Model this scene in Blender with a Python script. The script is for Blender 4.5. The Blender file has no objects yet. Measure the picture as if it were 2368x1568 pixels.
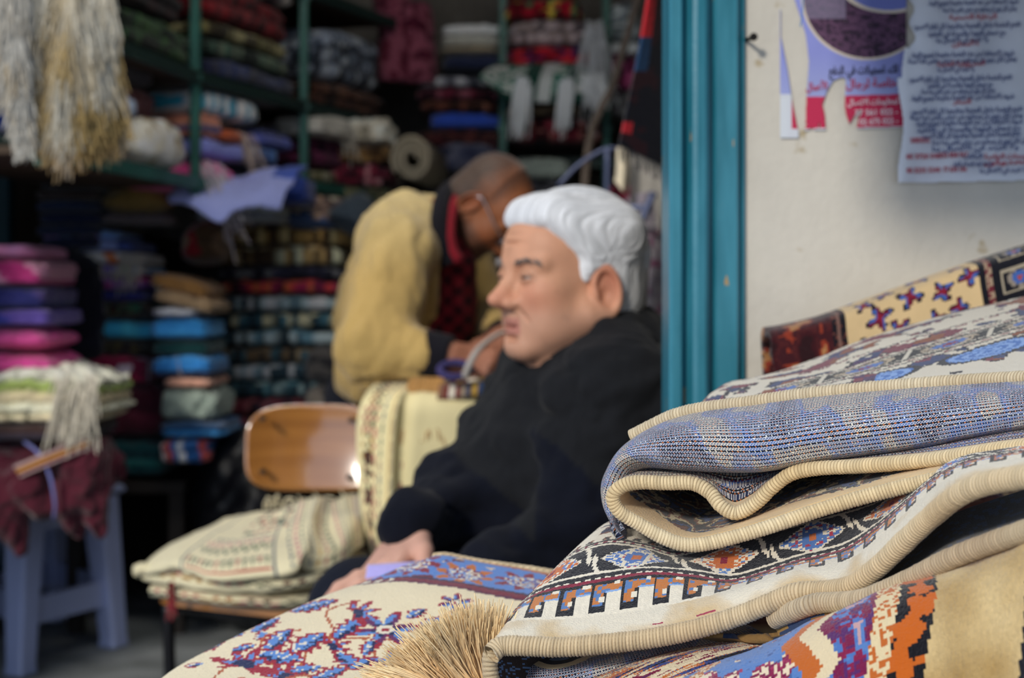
import bpy, math, random
import numpy as np
from mathutils import Vector, Matrix
R = math.radians
rng = np.random.default_rng(7)
SC = bpy.context.scene
COL = SC.collection
FPX, CX, HZ, CAMH = 3512.0, 1184.0, 690.0, 1.05     # focal length in pixels, principal point, horizon row, eye height

def P(px, py, d):
    """world point seen at pixel (px, py) at distance d along the view axis"""
    return np.array([(px - CX) / FPX * d, d, CAMH - (py - HZ) / FPX * d])
def Zp(py, d): return CAMH - (py - HZ) / FPX * d
def Xp(px, d): return (px - CX) / FPX * d

def lin(c):
    c = np.asarray(c, float)
    if c.max() > 1.0: c = c / 255.0
    return np.where(c <= 0.04045, c / 12.92, ((c + 0.055) / 1.055) ** 2.4)
def hexc(s):
    s = s.lstrip('#'); return lin([int(s[i:i+2], 16) for i in (0, 2, 4)])
_C = dict(
    cream='#e9dcc0', ivory='#f0e8d6', gold='#dcbb84', tan='#c8a270', black='#15161d', navy='#1d2547', dnavy='#12162c',
    blue='#4a78bd', lblue='#8fb0de', steel='#5f7ea5', orange='#c9702e', red='#a31f35', dred='#661421', maroon='#4a1626',
    wine='#6d2440', plum='#5a2a4e', pink='#d8599b', magenta='#b52f78', lpink='#e3a3c4', purple='#5d3c92', teal='#1f6b77',
    green='#2d6048', dgreen='#1d3d2c', olive='#5f5a31', sage='#8b9b8e', brown='#5b3b26', dbrown='#33221a', grey='#8d8d92',
    dgrey='#4d4e55', lgrey='#b9bcc2', white='#e4e6ea', khaki='#927b4b', mustard='#c7a65e', sky='#3f8fd0', denim='#3c4c74',
    lilac='#a9b1e6', rose='#b56a6a', yellow='#cdb945', charcoal='#26272b', beige='#c4b69c', dbeige='#93826a', rust='#8a3f22')
C = {k: hexc(v) for k, v in _C.items()}
def col(c):
    if isinstance(c, str): return C[c] if c in C else hexc(c)
    return np.asarray(c, float)

# ---------------------------------------------------------------- noise
def vnoise(p, seed=0):
    """value noise on an (n,3) array, result in 0..1"""
    p = np.asarray(p, float); i = np.floor(p).astype(np.int64); f = p - i; f = f * f * (3 - 2 * f)
    def h(a, b, c):
        n = (a * 374761393 + b * 668265263 + c * 2147483647 + seed * 974711) & 0xffffffff
        n = ((n ^ (n >> 13)) * 1274126177) & 0xffffffff
        return ((n ^ (n >> 16)) & 0xffff) / 65535.0
    r = 0
    for dx in (0, 1):
        for dy in (0, 1):
            for dz in (0, 1):
                w = (f[:, 0] if dx else 1 - f[:, 0]) * (f[:, 1] if dy else 1 - f[:, 1]) * (f[:, 2] if dz else 1 - f[:, 2])
                r = r + w * h(i[:, 0] + dx, i[:, 1] + dy, i[:, 2] + dz)
    return r
def fbm(p, seed=0, o=3):
    r, a, s = 0, 0.5, 0
    for k in range(o): r = r + a * vnoise(np.asarray(p) * 2 ** k + 17.3 * k, seed + k); s += a; a *= .5
    return r / s
def cellrand(*idx, seed=0):
    n = np.zeros(np.broadcast(*idx).shape, np.int64) + seed * 7919 + 13
    for k, a in enumerate(idx):
        n = ((n ^ (np.asarray(a).astype(np.int64) * (374761393 + 2 * k * 1013904223))) * 668265263) & 0xffffffff
        n = n ^ (n >> 15)
    n = (n * 1274126177) & 0xffffffff
    return ((n ^ (n >> 16)) & 0xffff) / 65535.0

# ---------------------------------------------------------------- materials
_M = {}
def _base(name):
    m = bpy.data.materials.new(name); m.use_nodes = True
    nt = m.node_tree; b = nt.nodes['Principled BSDF']; return m, nt, b
def _bump(nt, b, scale, strength, dist=0.002, kind='noise', stretch=None):
    tc = nt.nodes.new('ShaderNodeTexCoord'); src = tc.outputs['Object']
    if stretch:
        mp = nt.nodes.new('ShaderNodeMapping'); mp.inputs['Scale'].default_value = stretch
        nt.links.new(src, mp.inputs[0]); src = mp.outputs[0]
    if kind == 'noise':
        t = nt.nodes.new('ShaderNodeTexNoise'); t.inputs['Detail'].default_value = 4
    else:
        t = nt.nodes.new('ShaderNodeTexVoronoi')
    t.inputs['Scale'].default_value = scale
    nt.links.new(src, t.inputs['Vector'])
    bp = nt.nodes.new('ShaderNodeBump'); bp.inputs['Strength'].default_value = strength; bp.inputs['Distance'].default_value = dist
    nt.links.new(t.outputs[0], bp.inputs['Height']); nt.links.new(bp.outputs[0], b.inputs['Normal'])
def attr_mat(name, rough=.95, scale=300, strength=.5, dist=.002, sheen=0.0, spec=.15, sss=0.0, kind='noise', stretch=None):
    if name in _M: return _M[name]
    m, nt, b = _base(name)
    a = nt.nodes.new('ShaderNodeVertexColor'); a.layer_name = 'Col'
    nt.links.new(a.outputs[0], b.inputs['Base Color'])
    b.inputs['Roughness'].default_value = rough; b.inputs['Specular IOR Level'].default_value = spec
    if sheen: b.inputs['Sheen Weight'].default_value = sheen; b.inputs['Sheen Roughness'].default_value = .5
    if sss:
        b.inputs['Subsurface Weight'].default_value = sss; b.inputs['Subsurface Radius'].default_value = (.012, .005, .003); b.inputs['Subsurface Scale'].default_value = .6
    if strength: _bump(nt, b, scale, strength, dist, kind, stretch)
    _M[name] = m; return m
def plain_mat(name, c, rough=.7, metal=0, spec=.4, var=.12, vscale=6, bump=0, bscale=200, c2=None, stretch=None, coat=0):
    if name in _M: return _M[name]
    m, nt, b = _base(name); c = col(c); c2 = c * (1 - 2 * var) if c2 is None else col(c2)
    tc = nt.nodes.new('ShaderNodeTexCoord'); t = nt.nodes.new('ShaderNodeTexNoise')
    t.inputs['Scale'].default_value = vscale; t.inputs['Detail'].default_value = 5
    src = tc.outputs['Object']
    if stretch:
        mp = nt.nodes.new('ShaderNodeMapping'); mp.inputs['Scale'].default_value = stretch
        nt.links.new(src, mp.inputs[0]); src = mp.outputs[0]
    nt.links.new(src, t.inputs['Vector'])
    r = nt.nodes.new('ShaderNodeValToRGB'); r.color_ramp.elements[0].position = .35; r.color_ramp.elements[1].position = .65
    r.color_ramp.elements[0].color = (*c2, 1); r.color_ramp.elements[1].color = (*c, 1)
    nt.links.new(t.outputs[0], r.inputs[0]); nt.links.new(r.outputs[0], b.inputs['Base Color'])
    b.inputs['Roughness'].default_value = rough; b.inputs['Metallic'].default_value = metal; b.inputs['Specular IOR Level'].default_value = spec
    if coat: b.inputs['Coat Weight'].default_value = coat; b.inputs['Coat Roughness'].default_value = .12
    if bump: _bump(nt, b, bscale, bump)
    _M[name] = m; return m

# ---------------------------------------------------------------- objects
def link(o, parent=None):
    COL.objects.link(o)
    if parent is not None: o.parent = parent
    return o
def tag(o, label=None, cat=None, group=None, kind=None):
    if label: o['label'] = label
    if cat: o['category'] = cat
    if group: o['group'] = group
    if kind: o['kind'] = kind
    return o
def thing(name, label, cat, loc=(0, 0, 0), rotz=0, group=None):
    o = bpy.data.objects.new(name, None); link(o); o.empty_display_size = .05
    o.location = loc; o.rotation_euler = (0, 0, rotz)
    return tag(o, label, cat, group)
def mesh_obj(name, V, F, mat, parent=None, colors=None, face_colors=None, smooth=True, world=True):
    """V (n,3), F list/array of faces. world=True: V is in world space and is converted to the parent's frame"""
    V = np.asarray(V, float)
    if parent is not None and world:
        mw = Matrix.LocRotScale(parent.location, parent.rotation_euler, None)
        if parent.parent is not None:
            pp = parent.parent; mw = Matrix.LocRotScale(pp.location, pp.rotation_euler, None) @ mw
        inv = np.array(mw.inverted()); V = V @ inv[:3, :3].T + inv[:3, 3]
    me = bpy.data.meshes.new(name)
    if isinstance(F, np.ndarray) and F.ndim == 2:
        n, k = F.shape
        me.vertices.add(len(V)); me.vertices.foreach_set('co', V.astype(np.float32).ravel())
        me.loops.add(n * k); me.loops.foreach_set('vertex_index', F.astype(np.int32).ravel())
        me.polygons.add(n); me.polygons.foreach_set('loop_start', np.arange(0, n * k, k, dtype=np.int32))
        me.polygons.foreach_set('loop_total', np.full(n, k, np.int32)); me.update(calc_edges=True)
    else:
        me.from_pydata([tuple(v) for v in V], [], [tuple(int(i) for i in f) for f in F]); me.update()
    if smooth: me.polygons.foreach_set('use_smooth', np.ones(len(me.polygons), bool))
    if colors is not None:
        a = me.color_attributes.new('Col', 'FLOAT_COLOR', 'POINT')
        c = np.ones((len(V), 4), np.float32); c[:, :3] = colors; a.data.foreach_set('color', c.ravel())
    if face_colors is not None:
        a = me.color_attributes.new('Col', 'FLOAT_COLOR', 'CORNER')
        k = F.shape[1]; c = np.ones((len(F), k, 4), np.float32); c[:, :, :3] = np.asarray(face_colors)[:, None, :]
        a.data.foreach_set('color', c.ravel())
    me.materials.append(mat)
    return link(bpy.data.objects.new(name, me), parent)
def grid_faces(nu, nv, wrap=False):
    i = np.arange(nv - 1)[:, None] * nu; j = np.arange(nu if wrap else nu - 1)[None, :]; j2 = (j + 1) % nu
    return np.stack([i + j, i + j2, i + nu + j2, i + nu + j], -1).reshape(-1, 4)

class MB:
    """collects simple solids into one mesh"""
    def __init__(s): s.V = []; s.F = []; s.n = 0
    def add(s, V, F):
        s.V.append(np.asarray(V, float)); s.F += [tuple(int(i) + s.n for i in f) for f in F]; s.n += len(V); return s
    def box(s, c, size, rot=None, bev=0.0):
        hx, hy, hz = np.array(size) / 2
        b = min(bev, hx * .9, hy * .9, hz * .9)
        if b <= 0:
            V = np.array([[x, y, z] for z in (-hz, hz) for y in (-hy, hy) for x in (-hx, hx)])
            F = [(0, 2, 3, 1), (4, 5, 7, 6), (0, 1, 5, 4), (2, 6, 7, 3), (0, 4, 6, 2), (1, 3, 7, 5)]
        else:
            V = []; F = []; rings = []
            for (z, ins) in ((-hz, b), (-hz + b, 0), (hz - b, 0), (hz, b)):
                x, y = hx - ins, hy - ins; bb = b if ins == 0 else b * .5
                ring = [(-x + bb, -y), (x - bb, -y), (x, -y + bb), (x, y - bb), (x - bb, y), (-x + bb, y), (-x, y - bb), (-x, -y + bb)]
                rings.append(len(V)); V += [(p[0], p[1], z) for p in ring]
            for a, c2 in zip(rings, rings[1:]):
                for k in range(8): F.append((a + k, a + (k + 1) % 8, c2 + (k + 1) % 8, c2 + k))
            F.append(tuple(rings[0] + k for k in range(7, -1, -1))); F.append(tuple(rings[-1] + k for k in range(8)))
            V = np.array(V)
        if rot is not None: V = V @ np.array(rot).T
        return s.add(V + np.array(c), F)
    def tube(s, pts, r, n=10, caps=True, squash=None):
        V, F = tube_arrays(pts, r, n, caps); return s.add(V, F)
    def build(s, name, mat, parent=None, smooth=False, colors=None):
        o = mesh_obj(name, np.concatenate(s.V), s.F, mat, parent, smooth=smooth, colors=colors)
        if smooth: pass
        return o
def frames(pts):
    T = np.gradient(pts, axis=0); T /= np.linalg.norm(T, axis=1)[:, None] + 1e-12
    up = np.array([0, 0, 1.0]) if abs(T[0][2]) < .9 else np.array([1.0, 0, 0])
    N = []; n = np.cross(T[0], up); n /= np.linalg.norm(n)
    for t in T:
        n = n - t * np.dot(n, t); n /= np.linalg.norm(n) + 1e-12; N.append(n)
    N = np.array(N); return T, N, np.cross(T, N)
def tube_arrays(pts, r, n=10, caps=True):
    pts = np.asarray(pts, float); m = len(pts); r = np.broadcast_to(np.asarray(r, float), (m,))
    T, N, B = frames(pts); a = np.linspace(0, 2 * np.pi, n, endpoint=False)
    V = pts[:, None] + r[:, None, None] * (np.cos(a)[None, :, None] * N[:, None] + np.sin(a)[None, :, None] * B[:, None])
    F = [tuple(f) for f in grid_faces(n, m, True)[:, ::-1]]
    if caps: F += [tuple(range(n)), tuple(range((m - 1) * n + n - 1, (m - 1) * n - 1, -1))]
    return V.reshape(-1, 3), F
def spline(pts, n, uniform=True):
    """Catmull-Rom through pts, resampled to n points (uniform in arc length)"""
    p = np.asarray(pts, float)
    if len(p) == 2: return p[0] + (p[1] - p[0]) * np.linspace(0, 1, n)[:, None]
    e = np.vstack([2 * p[0] - p[1], p, 2 * p[-1] - p[-2]])
    out = []; K = 24
    for i in range(1, len(e) - 2):
        t = np.linspace(0, 1, K, endpoint=False)[:, None]
        a, b, c, d = e[i - 1], e[i], e[i + 1], e[i + 2]
        out.append(.5 * (2 * b + (c - a) * t + (2 * a - 5 * b + 4 * c - d) * t ** 2 + (3 * b - a - 3 * c + d) * t ** 3))
    q = np.vstack(out + [p[-1:]])
    if not uniform:
        s = np.linspace(0, len(p) - 1, len(q))
    else:
        s = np.concatenate([[0], np.cumsum(np.linalg.norm(np.diff(q, axis=0), axis=1))])
    w = np.linspace(0, s[-1], n)
    return np.stack([np.interp(w, s, q[:, k]) for k in range(q.shape[1])], -1)
def PC(*pts): return np.array([P(*p) for p in pts])
def loft(curves, nu, nv):
    """grid (nv, nu, 3): each curve resampled to nu, splined across; returns grid and the row parameter 0..len-1"""
    cs = np.array([spline(c, nu) for c in curves]); k = len(cs)
    if k == 2:
        t = np.linspace(0, 1, nv); g = cs[0][None] * (1 - t)[:, None, None] + cs[1][None] * t[:, None, None]; return g, t
    e = np.concatenate([2 * cs[:1] - cs[1:2], cs, 2 * cs[-1:] - cs[-2:-1]])
    # rows spread by mean distance between curves
    dist = np.linalg.norm(np.diff(cs, axis=0), axis=2).mean(1); cum = np.concatenate([[0], np.cumsum(dist)])
    vv = np.interp(np.linspace(0, cum[-1], nv), cum, np.arange(k)); g = []
    for v in vv:
        i = min(int(v), k - 2); t = v - i; a, b, c, d = e[i], e[i + 1], e[i + 2], e[i + 3]
        g.append(.5 * (2 * b + (c - a) * t + (2 * a - 5 * b + 4 * c - d) * t * t + (3 * b - a - 3 * c + d) * t ** 3))
    return np.array(g), vv
def gnormals(g):
    du = np.gradient(g, axis=1); dv = np.gradient(g, axis=0); n = np.cross(du, dv)
    return n / (np.linalg.norm(n, axis=2, keepdims=True) + 1e-12)
def glen(g):
    """metric length along u at mid row, per column"""
    m = g[len(g) // 2]; return np.concatenate([[0], np.cumsum(np.linalg.norm(np.diff(m, axis=0), axis=1))])
def sheet(name, g, fcol, mat, parent=None, thick=.004, offset=-1, jitter=0.0, flip=None):
    """grid surface with one colour per face; thick gives real thickness"""
    nv, nu, _ = g.shape; V = g.reshape(-1, 3).copy()
    if jitter:
        V += gnormals(g).reshape(-1, 3) * (rng.random((len(V), 1)) - .5) * jitter
    F = grid_faces(nu, nv)
    if flip is None:                                     # the original surface is the outer side, the thickness grows behind it
        c = V[F].mean(1); n = np.cross(V[F[:, 1]] - V[F[:, 0]], V[F[:, 3]] - V[F[:, 0]]); flip = ((np.array([0, 0, CAMH + .15]) - c) * n).sum() < 0
    if flip: F = F[:, ::-1]
    o = mesh_obj(name, V, F, mat, parent, face_colors=fcol)
    if thick:
        s = o.modifiers.new('thickness', 'SOLIDIFY'); s.thickness = thick; s.offset = offset; s.use_even_offset = False
    return o
def fgrid(g):
    """per-face u (metric), and row / col index grids (flattened like faces)"""
    nv, nu, _ = g.shape; L = glen(g); um = .5 * (L[1:] + L[:-1])
    J, I = np.meshgrid(np.arange(nv - 1), np.arange(nu - 1), indexing='ij')
    return np.broadcast_to(um[None], J.shape).ravel(), J.ravel(), I.ravel()
def pick(pal, r):
    pal = np.array([col(c) for c in pal]); return pal[np.minimum((r * len(pal)).astype(int), len(pal) - 1)]

def binding(name, pts, r, parent, pitch=.0021, n=14, c='#cbb088', c2='#dfcca8', gap='#775d3e', flat=1.0, slant=1.3, seed=0, label=None):
    """overcast edge: a cord wrapped in close slanted stitches"""
    q = np.asarray(pts); L = np.linalg.norm(np.diff(spline(q, 400), axis=0), axis=1).sum()
    m = int(L / pitch * 6); p = spline(q, m); T, N, B = frames(p)
    a = np.linspace(0, 2 * np.pi, n, endpoint=False); s = np.linspace(0, L, m)
    ph = (s[:, None] / pitch + slant * np.cos(a)[None] * .5) ; w = np.abs(np.sin(np.pi * ph))
    st = np.floor(ph); rr = r * (.885 + .13 * w ** .7) * (1 + .05 * (cellrand(st, seed=seed) - .5))
    rr = rr * (1 + .10 * (fbm(np.stack([s * 40, s * 0, s * 0], -1), seed) - .5))[:, None]
    V = p[:, None] + rr[..., None] * (np.cos(a)[None, :, None] * N[:, None] * flat + np.sin(a)[None, :, None] * B[:, None])
    base = col(c) + (col(c2) - col(c)) * (fbm(np.stack([s * 25, s * 0, s * 0], -1), seed + 3)[:, None, None])
    k = np.clip(w * 1.7 + .10, 0, 1)[..., None]; tint = (.86 + .24 * cellrand(st, seed=seed + 9))[..., None]
    cc = (base * tint) * k + col(gap) * (1 - k)  # shade between the stitches is put into the yarn colour
    F = grid_faces(n, m, True)[:, ::-1]
    o = mesh_obj(name, V.reshape(-1, 3), F, attr_mat('stitched_yarn', .85, 900, .5, .001, sheen=.2), parent, colors=cc.reshape(-1, 3))
    if label: o['label'] = label
    return o
def strands(name, roots, dirs, lens, r, colfn, mat, parent, droop=.3, segs=7, n=4, wig=.15, seed=1, world=True):
    """many thin tapering fibres in one mesh (a fringe)"""
    g = np.random.default_rng(seed); V = []; F = []; Cc = []; k = 0; a = np.linspace(0, 2 * np.pi, n, endpoint=False)
    for i, (p, d, l) in enumerate(zip(roots, dirs, lens)):
        t = np.linspace(0, 1, segs)[:, None]; d = np.asarray(d, float); d = d / np.linalg.norm(d)
        w1 = g.normal(0, wig, 3); w2 = g.normal(0, wig, 3)
        q = p + l * (d * t + np.array([0, 0, -droop]) * t ** 2 + w1 * t ** 2 * .6 + w2 * np.sin(t * 5) * .18 * t)
        T, N, B = frames(q); rr = r * (1 - .45 * t[:, 0])
        v = q[:, None] + rr[:, None, None] * (np.cos(a)[None, :, None] * N[:, None] + np.sin(a)[None, :, None] * B[:, None])
        V.append(v.reshape(-1, 3)); F.append(grid_faces(n, segs, True)[:, ::-1] + k); k += segs * n
        Cc.append(np.repeat(colfn(i, t[:, 0]), n, axis=0))
    return mesh_obj(name, np.concatenate(V), np.concatenate(F), mat, parent, colors=np.concatenate(Cc), world=world)

# ---------------------------------------------------------------- implicit surfaces
class SDF:
    """smooth-blended solids evaluated on a grid"""
    def __init__(s, lo, hi, res):
        s.lo = np.array(lo, np.float32); s.res = res; n = np.ceil((np.array(hi) - s.lo) / res).astype(int) + 1
        ax = [s.lo[k] + res * np.arange(n[k], dtype=np.float32) for k in range(3)]
        s.X, s.Y, s.Z = np.meshgrid(*ax, indexing='ij', sparse=True); s.n = n; s.d = np.full(n, 9., np.float32)
    def ell(s, c, r, rot=None):
        x, y, z = s.X - c[0], s.Y - c[1], s.Z - c[2]
        if rot is not None: x, y, z = [rot[0][k] * x + rot[1][k] * y + rot[2][k] * z for k in range(3)]
        k0 = np.sqrt((x / r[0]) ** 2 + (y / r[1]) ** 2 + (z / r[2]) ** 2); k1 = np.sqrt((x / r[0] ** 2) ** 2 + (y / r[1] ** 2) ** 2 + (z / r[2] ** 2) ** 2)
        return k0 * (k0 - 1) / (k1 + 1e-9)
    def cap(s, a, b, ra, rb=None):
        rb = ra if rb is None else rb; a = np.asarray(a, float); b = np.asarray(b, float); ba = b - a
        h = ((s.X - a[0]) * ba[0] + (s.Y - a[1]) * ba[1] + (s.Z - a[2]) * ba[2]) / (ba @ ba); h = np.clip(h, 0, 1)
        return np.sqrt((s.X - a[0] - h * ba[0]) ** 2 + (s.Y - a[1] - h * ba[1]) ** 2 + (s.Z - a[2] - h * ba[2]) ** 2) - (ra + (rb - ra) * h)
    def plane(s, p, nrm): return (s.X - p[0]) * nrm[0] + (s.Y - p[1]) * nrm[1] + (s.Z - p[2]) * nrm[2]
    def add(s, d, k=.02): s.d = smin(s.d, d.astype(np.float32), k); return s
    def sub(s, d, k=.005): s.d = -smin(-s.d, d.astype(np.float32), k); return s
    def inter(s, d, k=.004): s.d = -smin(-s.d, -d.astype(np.float32), k); return s
    def mesh(s):
        f = s.d; n = f.shape; neg = f < 0
        cnt = np.zeros([k - 1 for k in n], np.int8)
        offs = [(a, b, c) for a in (0, 1) for b in (0, 1) for c in (0, 1)]
        for a, b, c in offs: cnt += neg[a:n[0]-1+a, b:n[1]-1+b, c:n[2]-1+c]
        act = np.argwhere((cnt > 0) & (cnt < 8)); idx = np.full(cnt.shape, -1, np.int64); idx[tuple(act.T)] = np.arange(len(act))
        cv = np.stack([f[act[:, 0] + a, act[:, 1] + b, act[:, 2] + c] for a, b, c in offs], 1)
        acc = np.zeros((len(act), 3)); num = np.zeros(len(act)); O = np.array(offs)
        for i in range(8):
            for j in range(i + 1, 8):
                if np.abs(O[i] - O[j]).sum() != 1: continue
                m = (cv[:, i] < 0) != (cv[:, j] < 0); t = cv[:, i] / (cv[:, i] - cv[:, j] + 1e-12)
                acc += np.where(m[:, None], O[i] + t[:, None] * (O[j] - O[i]), 0); num += m
        V = s.lo + s.res * (act + acc / num[:, None]); Fs = []
        for ax in range(3):
            a0 = [slice(None)] * 3; a1 = [slice(None)] * 3; a0[ax] = slice(0, -1); a1[ax] = slice(1, None)
            s0 = neg[tuple(a0)]; s1 = neg[tuple(a1)]; e = np.argwhere(s0 != s1); b, c = [k for k in range(3) if k != ax]
            ok = (e[:, b] > 0) & (e[:, c] > 0) & (e[:, b] < n[b] - 1) & (e[:, c] < n[c] - 1); e = e[ok]
            q = []
            for db, dc in ((-1, -1), (0, -1), (0, 0), (-1, 0)):
                k = e.copy(); k[:, b] += db; k[:, c] += dc; q.append(idx[tuple(k.T)])
            q = np.stack(q, 1); flip = ~s0[tuple(e.T)]
            if ax == 1: flip = ~flip
            q[flip] = q[flip][:, ::-1]; Fs.append(q)
        return V, np.concatenate(Fs)
def smin(a, b, k):
    h = np.clip(.5 + .5 * (b - a) / k, 0, 1); return b + (a - b) * h - k * h * (1 - h)
def rot_axes(x, z):
    """matrix with columns x (forward), y (left), z (up)"""
    x = np.asarray(x, float); x /= np.linalg.norm(x); z = np.asarray(z, float); z = z - x * (x @ z); z /= np.linalg.norm(z)
    return np.stack([x, np.cross(z, x), z], 1)
# ================================================================ camera, light
cd = bpy.data.cameras.new('camera'); cam = bpy.data.objects.new('camera', cd); link(cam)
cam.location = (0, 0, CAMH); cam.rotation_euler = (R(90), 0, 0)
cd.sensor_width = 23.6; cd.lens = 35.0; cd.shift_y = -94 / 2368; cd.clip_start = .05
cd.dof.use_dof = True; cd.dof.focus_distance = .975; cd.dof.aperture_fstop = 4.6; cd.dof.aperture_blades = 7
SC.camera = cam
w = bpy.data.worlds.new('sky'); SC.world = w; w.use_nodes = True
wn = w.node_tree; bg = wn.nodes['Background']
sk = wn.nodes.new('ShaderNodeTexSky'); sk.sky_type = 'PREETHAM' if False else 'HOSEK_WILKIE'
sk.sun_direction = Vector((-.5, -.6, .62)).normalized(); sk.turbidity = 7; sk.ground_albedo = .35
mix = wn.nodes.new('ShaderNodeMix'); mix.data_type = 'RGBA'; mix.inputs[0].default_value = .75
wn.links.new(sk.outputs[0], mix.inputs[6]); mix.inputs[7].default_value = (.62, .76, 1.0, 1)
wn.links.new(mix.outputs[2], bg.inputs[0]); bg.inputs[1].default_value = 1.1
sl = bpy.data.lights.new('sun', 'SUN'); sl.energy = 2.3; sl.angle = R(7); sl.color = (1.0, .93, .82)
so = bpy.data.objects.new('sun', sl); link(so)
so.rotation_euler = Vector((.42, .80, -.42)).to_track_quat('-Z', 'Y').to_euler()
SC.view_settings.view_transform = 'Standard'; SC.view_settings.look = 'None'; SC.view_settings.gamma = 1
SC.view_settings.exposure = -0.10

TUBE = 95.0
# ================================================================ room shell
WALLY = 1.70
JX = Xp(1545, WALLY)                      # left face of the door frame
def plaster(name, c1, c2, stain):
    m, nt, b = _base(name); tc = nt.nodes.new('ShaderNodeTexCoord')
    n1 = nt.nodes.new('ShaderNodeTexNoise'); n1.inputs['Scale'].default_value = 3.2; n1.inputs['Detail'].default_value = 8; n1.inputs['Roughness'].default_value = .65
    r1 = nt.nodes.new('ShaderNodeValToRGB'); r1.color_ramp.elements[0].position = .38; r1.color_ramp.elements[1].position = .62
    r1.color_ramp.elements[0].color = (*col(c2), 1); r1.color_ramp.elements[1].color = (*col(c1), 1)
    n2 = nt.nodes.new('ShaderNodeTexNoise'); n2.inputs['Scale'].default_value = 26; n2.inputs['Detail'].default_value = 3
    r2 = nt.nodes.new('ShaderNodeValToRGB'); r2.color_ramp.elements[0].position = .69; r2.color_ramp.elements[1].position = .76
    mx = nt.nodes.new('ShaderNodeMix'); mx.data_type = 'RGBA'; mx.inputs[7].default_value = (*col(stain), 1)
    for n in (n1, n2): nt.links.new(tc.outputs['Object'], n.inputs['Vector'])
    nt.links.new(n1.outputs[0], r1.inputs[0]); nt.links.new(n2.outputs[0], r2.inputs[0])
    nt.links.new(r2.outputs[0], mx.inputs[0]); nt.links.new(r1.outputs[0], mx.inputs[6]); nt.links.new(mx.outputs[2], b.inputs['Base Color'])
    b.inputs['Roughness'].default_value = .9; b.inputs['Specular IOR Level'].default_value = .2; _bump(nt, b, 90, .35, .003); return m
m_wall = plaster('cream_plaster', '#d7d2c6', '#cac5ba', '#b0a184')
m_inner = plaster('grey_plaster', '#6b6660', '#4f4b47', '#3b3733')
def struct(name, boxes, mat, **k):
    b = MB()
    for c, s in boxes: b.box(c, s)
    return tag(b.build(name, mat), kind='structure', **k)
m_floor = plain_mat('concrete_floor', '#8b9092', .8, spec=.3, c2='#666a6b', vscale=5, bump=.4, bscale=60)
struct('floor', [((0, 3.0, -.05), (9, 14, .1))], m_floor)
struct('wall_front', [((JX + .085 + 1.6, WALLY + .11, 1.5), (3.2, .2, 3.0))], m_wall)
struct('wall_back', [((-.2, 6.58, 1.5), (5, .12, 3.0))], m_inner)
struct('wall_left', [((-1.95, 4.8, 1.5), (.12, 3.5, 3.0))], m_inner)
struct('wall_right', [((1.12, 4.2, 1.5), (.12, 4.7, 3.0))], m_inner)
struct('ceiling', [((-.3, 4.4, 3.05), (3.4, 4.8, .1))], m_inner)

# fluorescent tube added out of view on the ceiling to brighten the shop
tl = thing('tube_light', 'unseen white fluorescent tube added under the ceiling to brighten the shop', 'lamp', (-.35, 3.2, 2.86)); b = MB(); b.box((-.35, 3.2, 2.97), (1.2, .09, .06), bev=.01); b.build('housing', plain_mat('white_enamel', '#d8d8d4', .4), tl)
me_ = bpy.data.materials.new('tube_glow'); me_.use_nodes = True; pb = me_.node_tree.nodes['Principled BSDF']; pb.inputs['Emission Color'].default_value = (1, .96, .88, 1); pb.inputs['Emission Strength'].default_value = TUBE
b = MB(); b.tube([(-.93, 3.2, 2.915), (.23, 3.2, 2.915)], .018, 14); b.build('tube', me_, tl, smooth=True)

# unseen canvas awning added above the frame to cast shade on the wall
aw = thing('canvas_awning', 'unseen canvas awning added to shade the cream wall', 'awning', (.8, 1.4, 1.5)); V = np.array([[.34, 1.70, 1.66], [1.9, 1.70, 1.66], [1.9, 1.16, 1.43], [.12, 1.16, 1.43], [1.9, 1.155, 1.41], [.12, 1.155, 1.41]])
o = mesh_obj('canvas', V, [(0, 1, 2, 3), (3, 2, 4, 5)], plain_mat('awning_canvas', '#7d6a4c', .9), aw, smooth=False); o.modifiers.new('t', 'SOLIDIFY').thickness = .004
b = MB(); b.tube([(.14, 1.17, 1.425), (1.9, 1.17, 1.425)], .012, 10); b.tube([(.36, 1.17, 1.425), (.45, 1.70, 1.50)], .008, 8); b.build('awning_rod', plain_mat('awning_steel', '#8a8a88', .4, metal=.6), aw, smooth=True)

# teal door frame: a planted moulding section run up the jamb
m_teal, nt, b = _base('teal_paint')
tc = nt.nodes.new('ShaderNodeTexCoord'); mp = nt.nodes.new('ShaderNodeMapping'); mp.inputs['Scale'].default_value = (1, 1, .12)
n1 = nt.nodes.new('ShaderNodeTexNoise'); n1.inputs['Scale'].default_value = 60; n1.inputs['Detail'].default_value = 6
r1 = nt.nodes.new('ShaderNodeValToRGB'); r1.color_ramp.elements[0].color = (*hexc('#1d6a7c'), 1); r1.color_ramp.elements[1].color = (*hexc('#3c8ba0'), 1)
r1.color_ramp.elements[0].position = .3; r1.color_ramp.elements[1].position = .75
mp2 = nt.nodes.new('ShaderNodeMapping'); mp2.inputs['Scale'].default_value = (1, 1, .25)
n2 = nt.nodes.new('ShaderNodeTexNoise'); n2.inputs['Scale'].default_value = 95; n2.inputs['Detail'].default_value = 3
r2 = nt.nodes.new('ShaderNodeValToRGB'); r2.color_ramp.elements[0].position = .70; r2.color_ramp.elements[1].position = .73
mx = nt.nodes.new('ShaderNodeMix'); mx.data_type = 'RGBA'; mx.inputs[7].default_value = (*hexc('#a98d5e'), 1)
nt.links.new(tc.outputs['Object'], mp.inputs[0]); nt.links.new(mp.outputs[0], n1.inputs['Vector']); nt.links.new(n1.outputs[0], r1.inputs[0])
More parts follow.
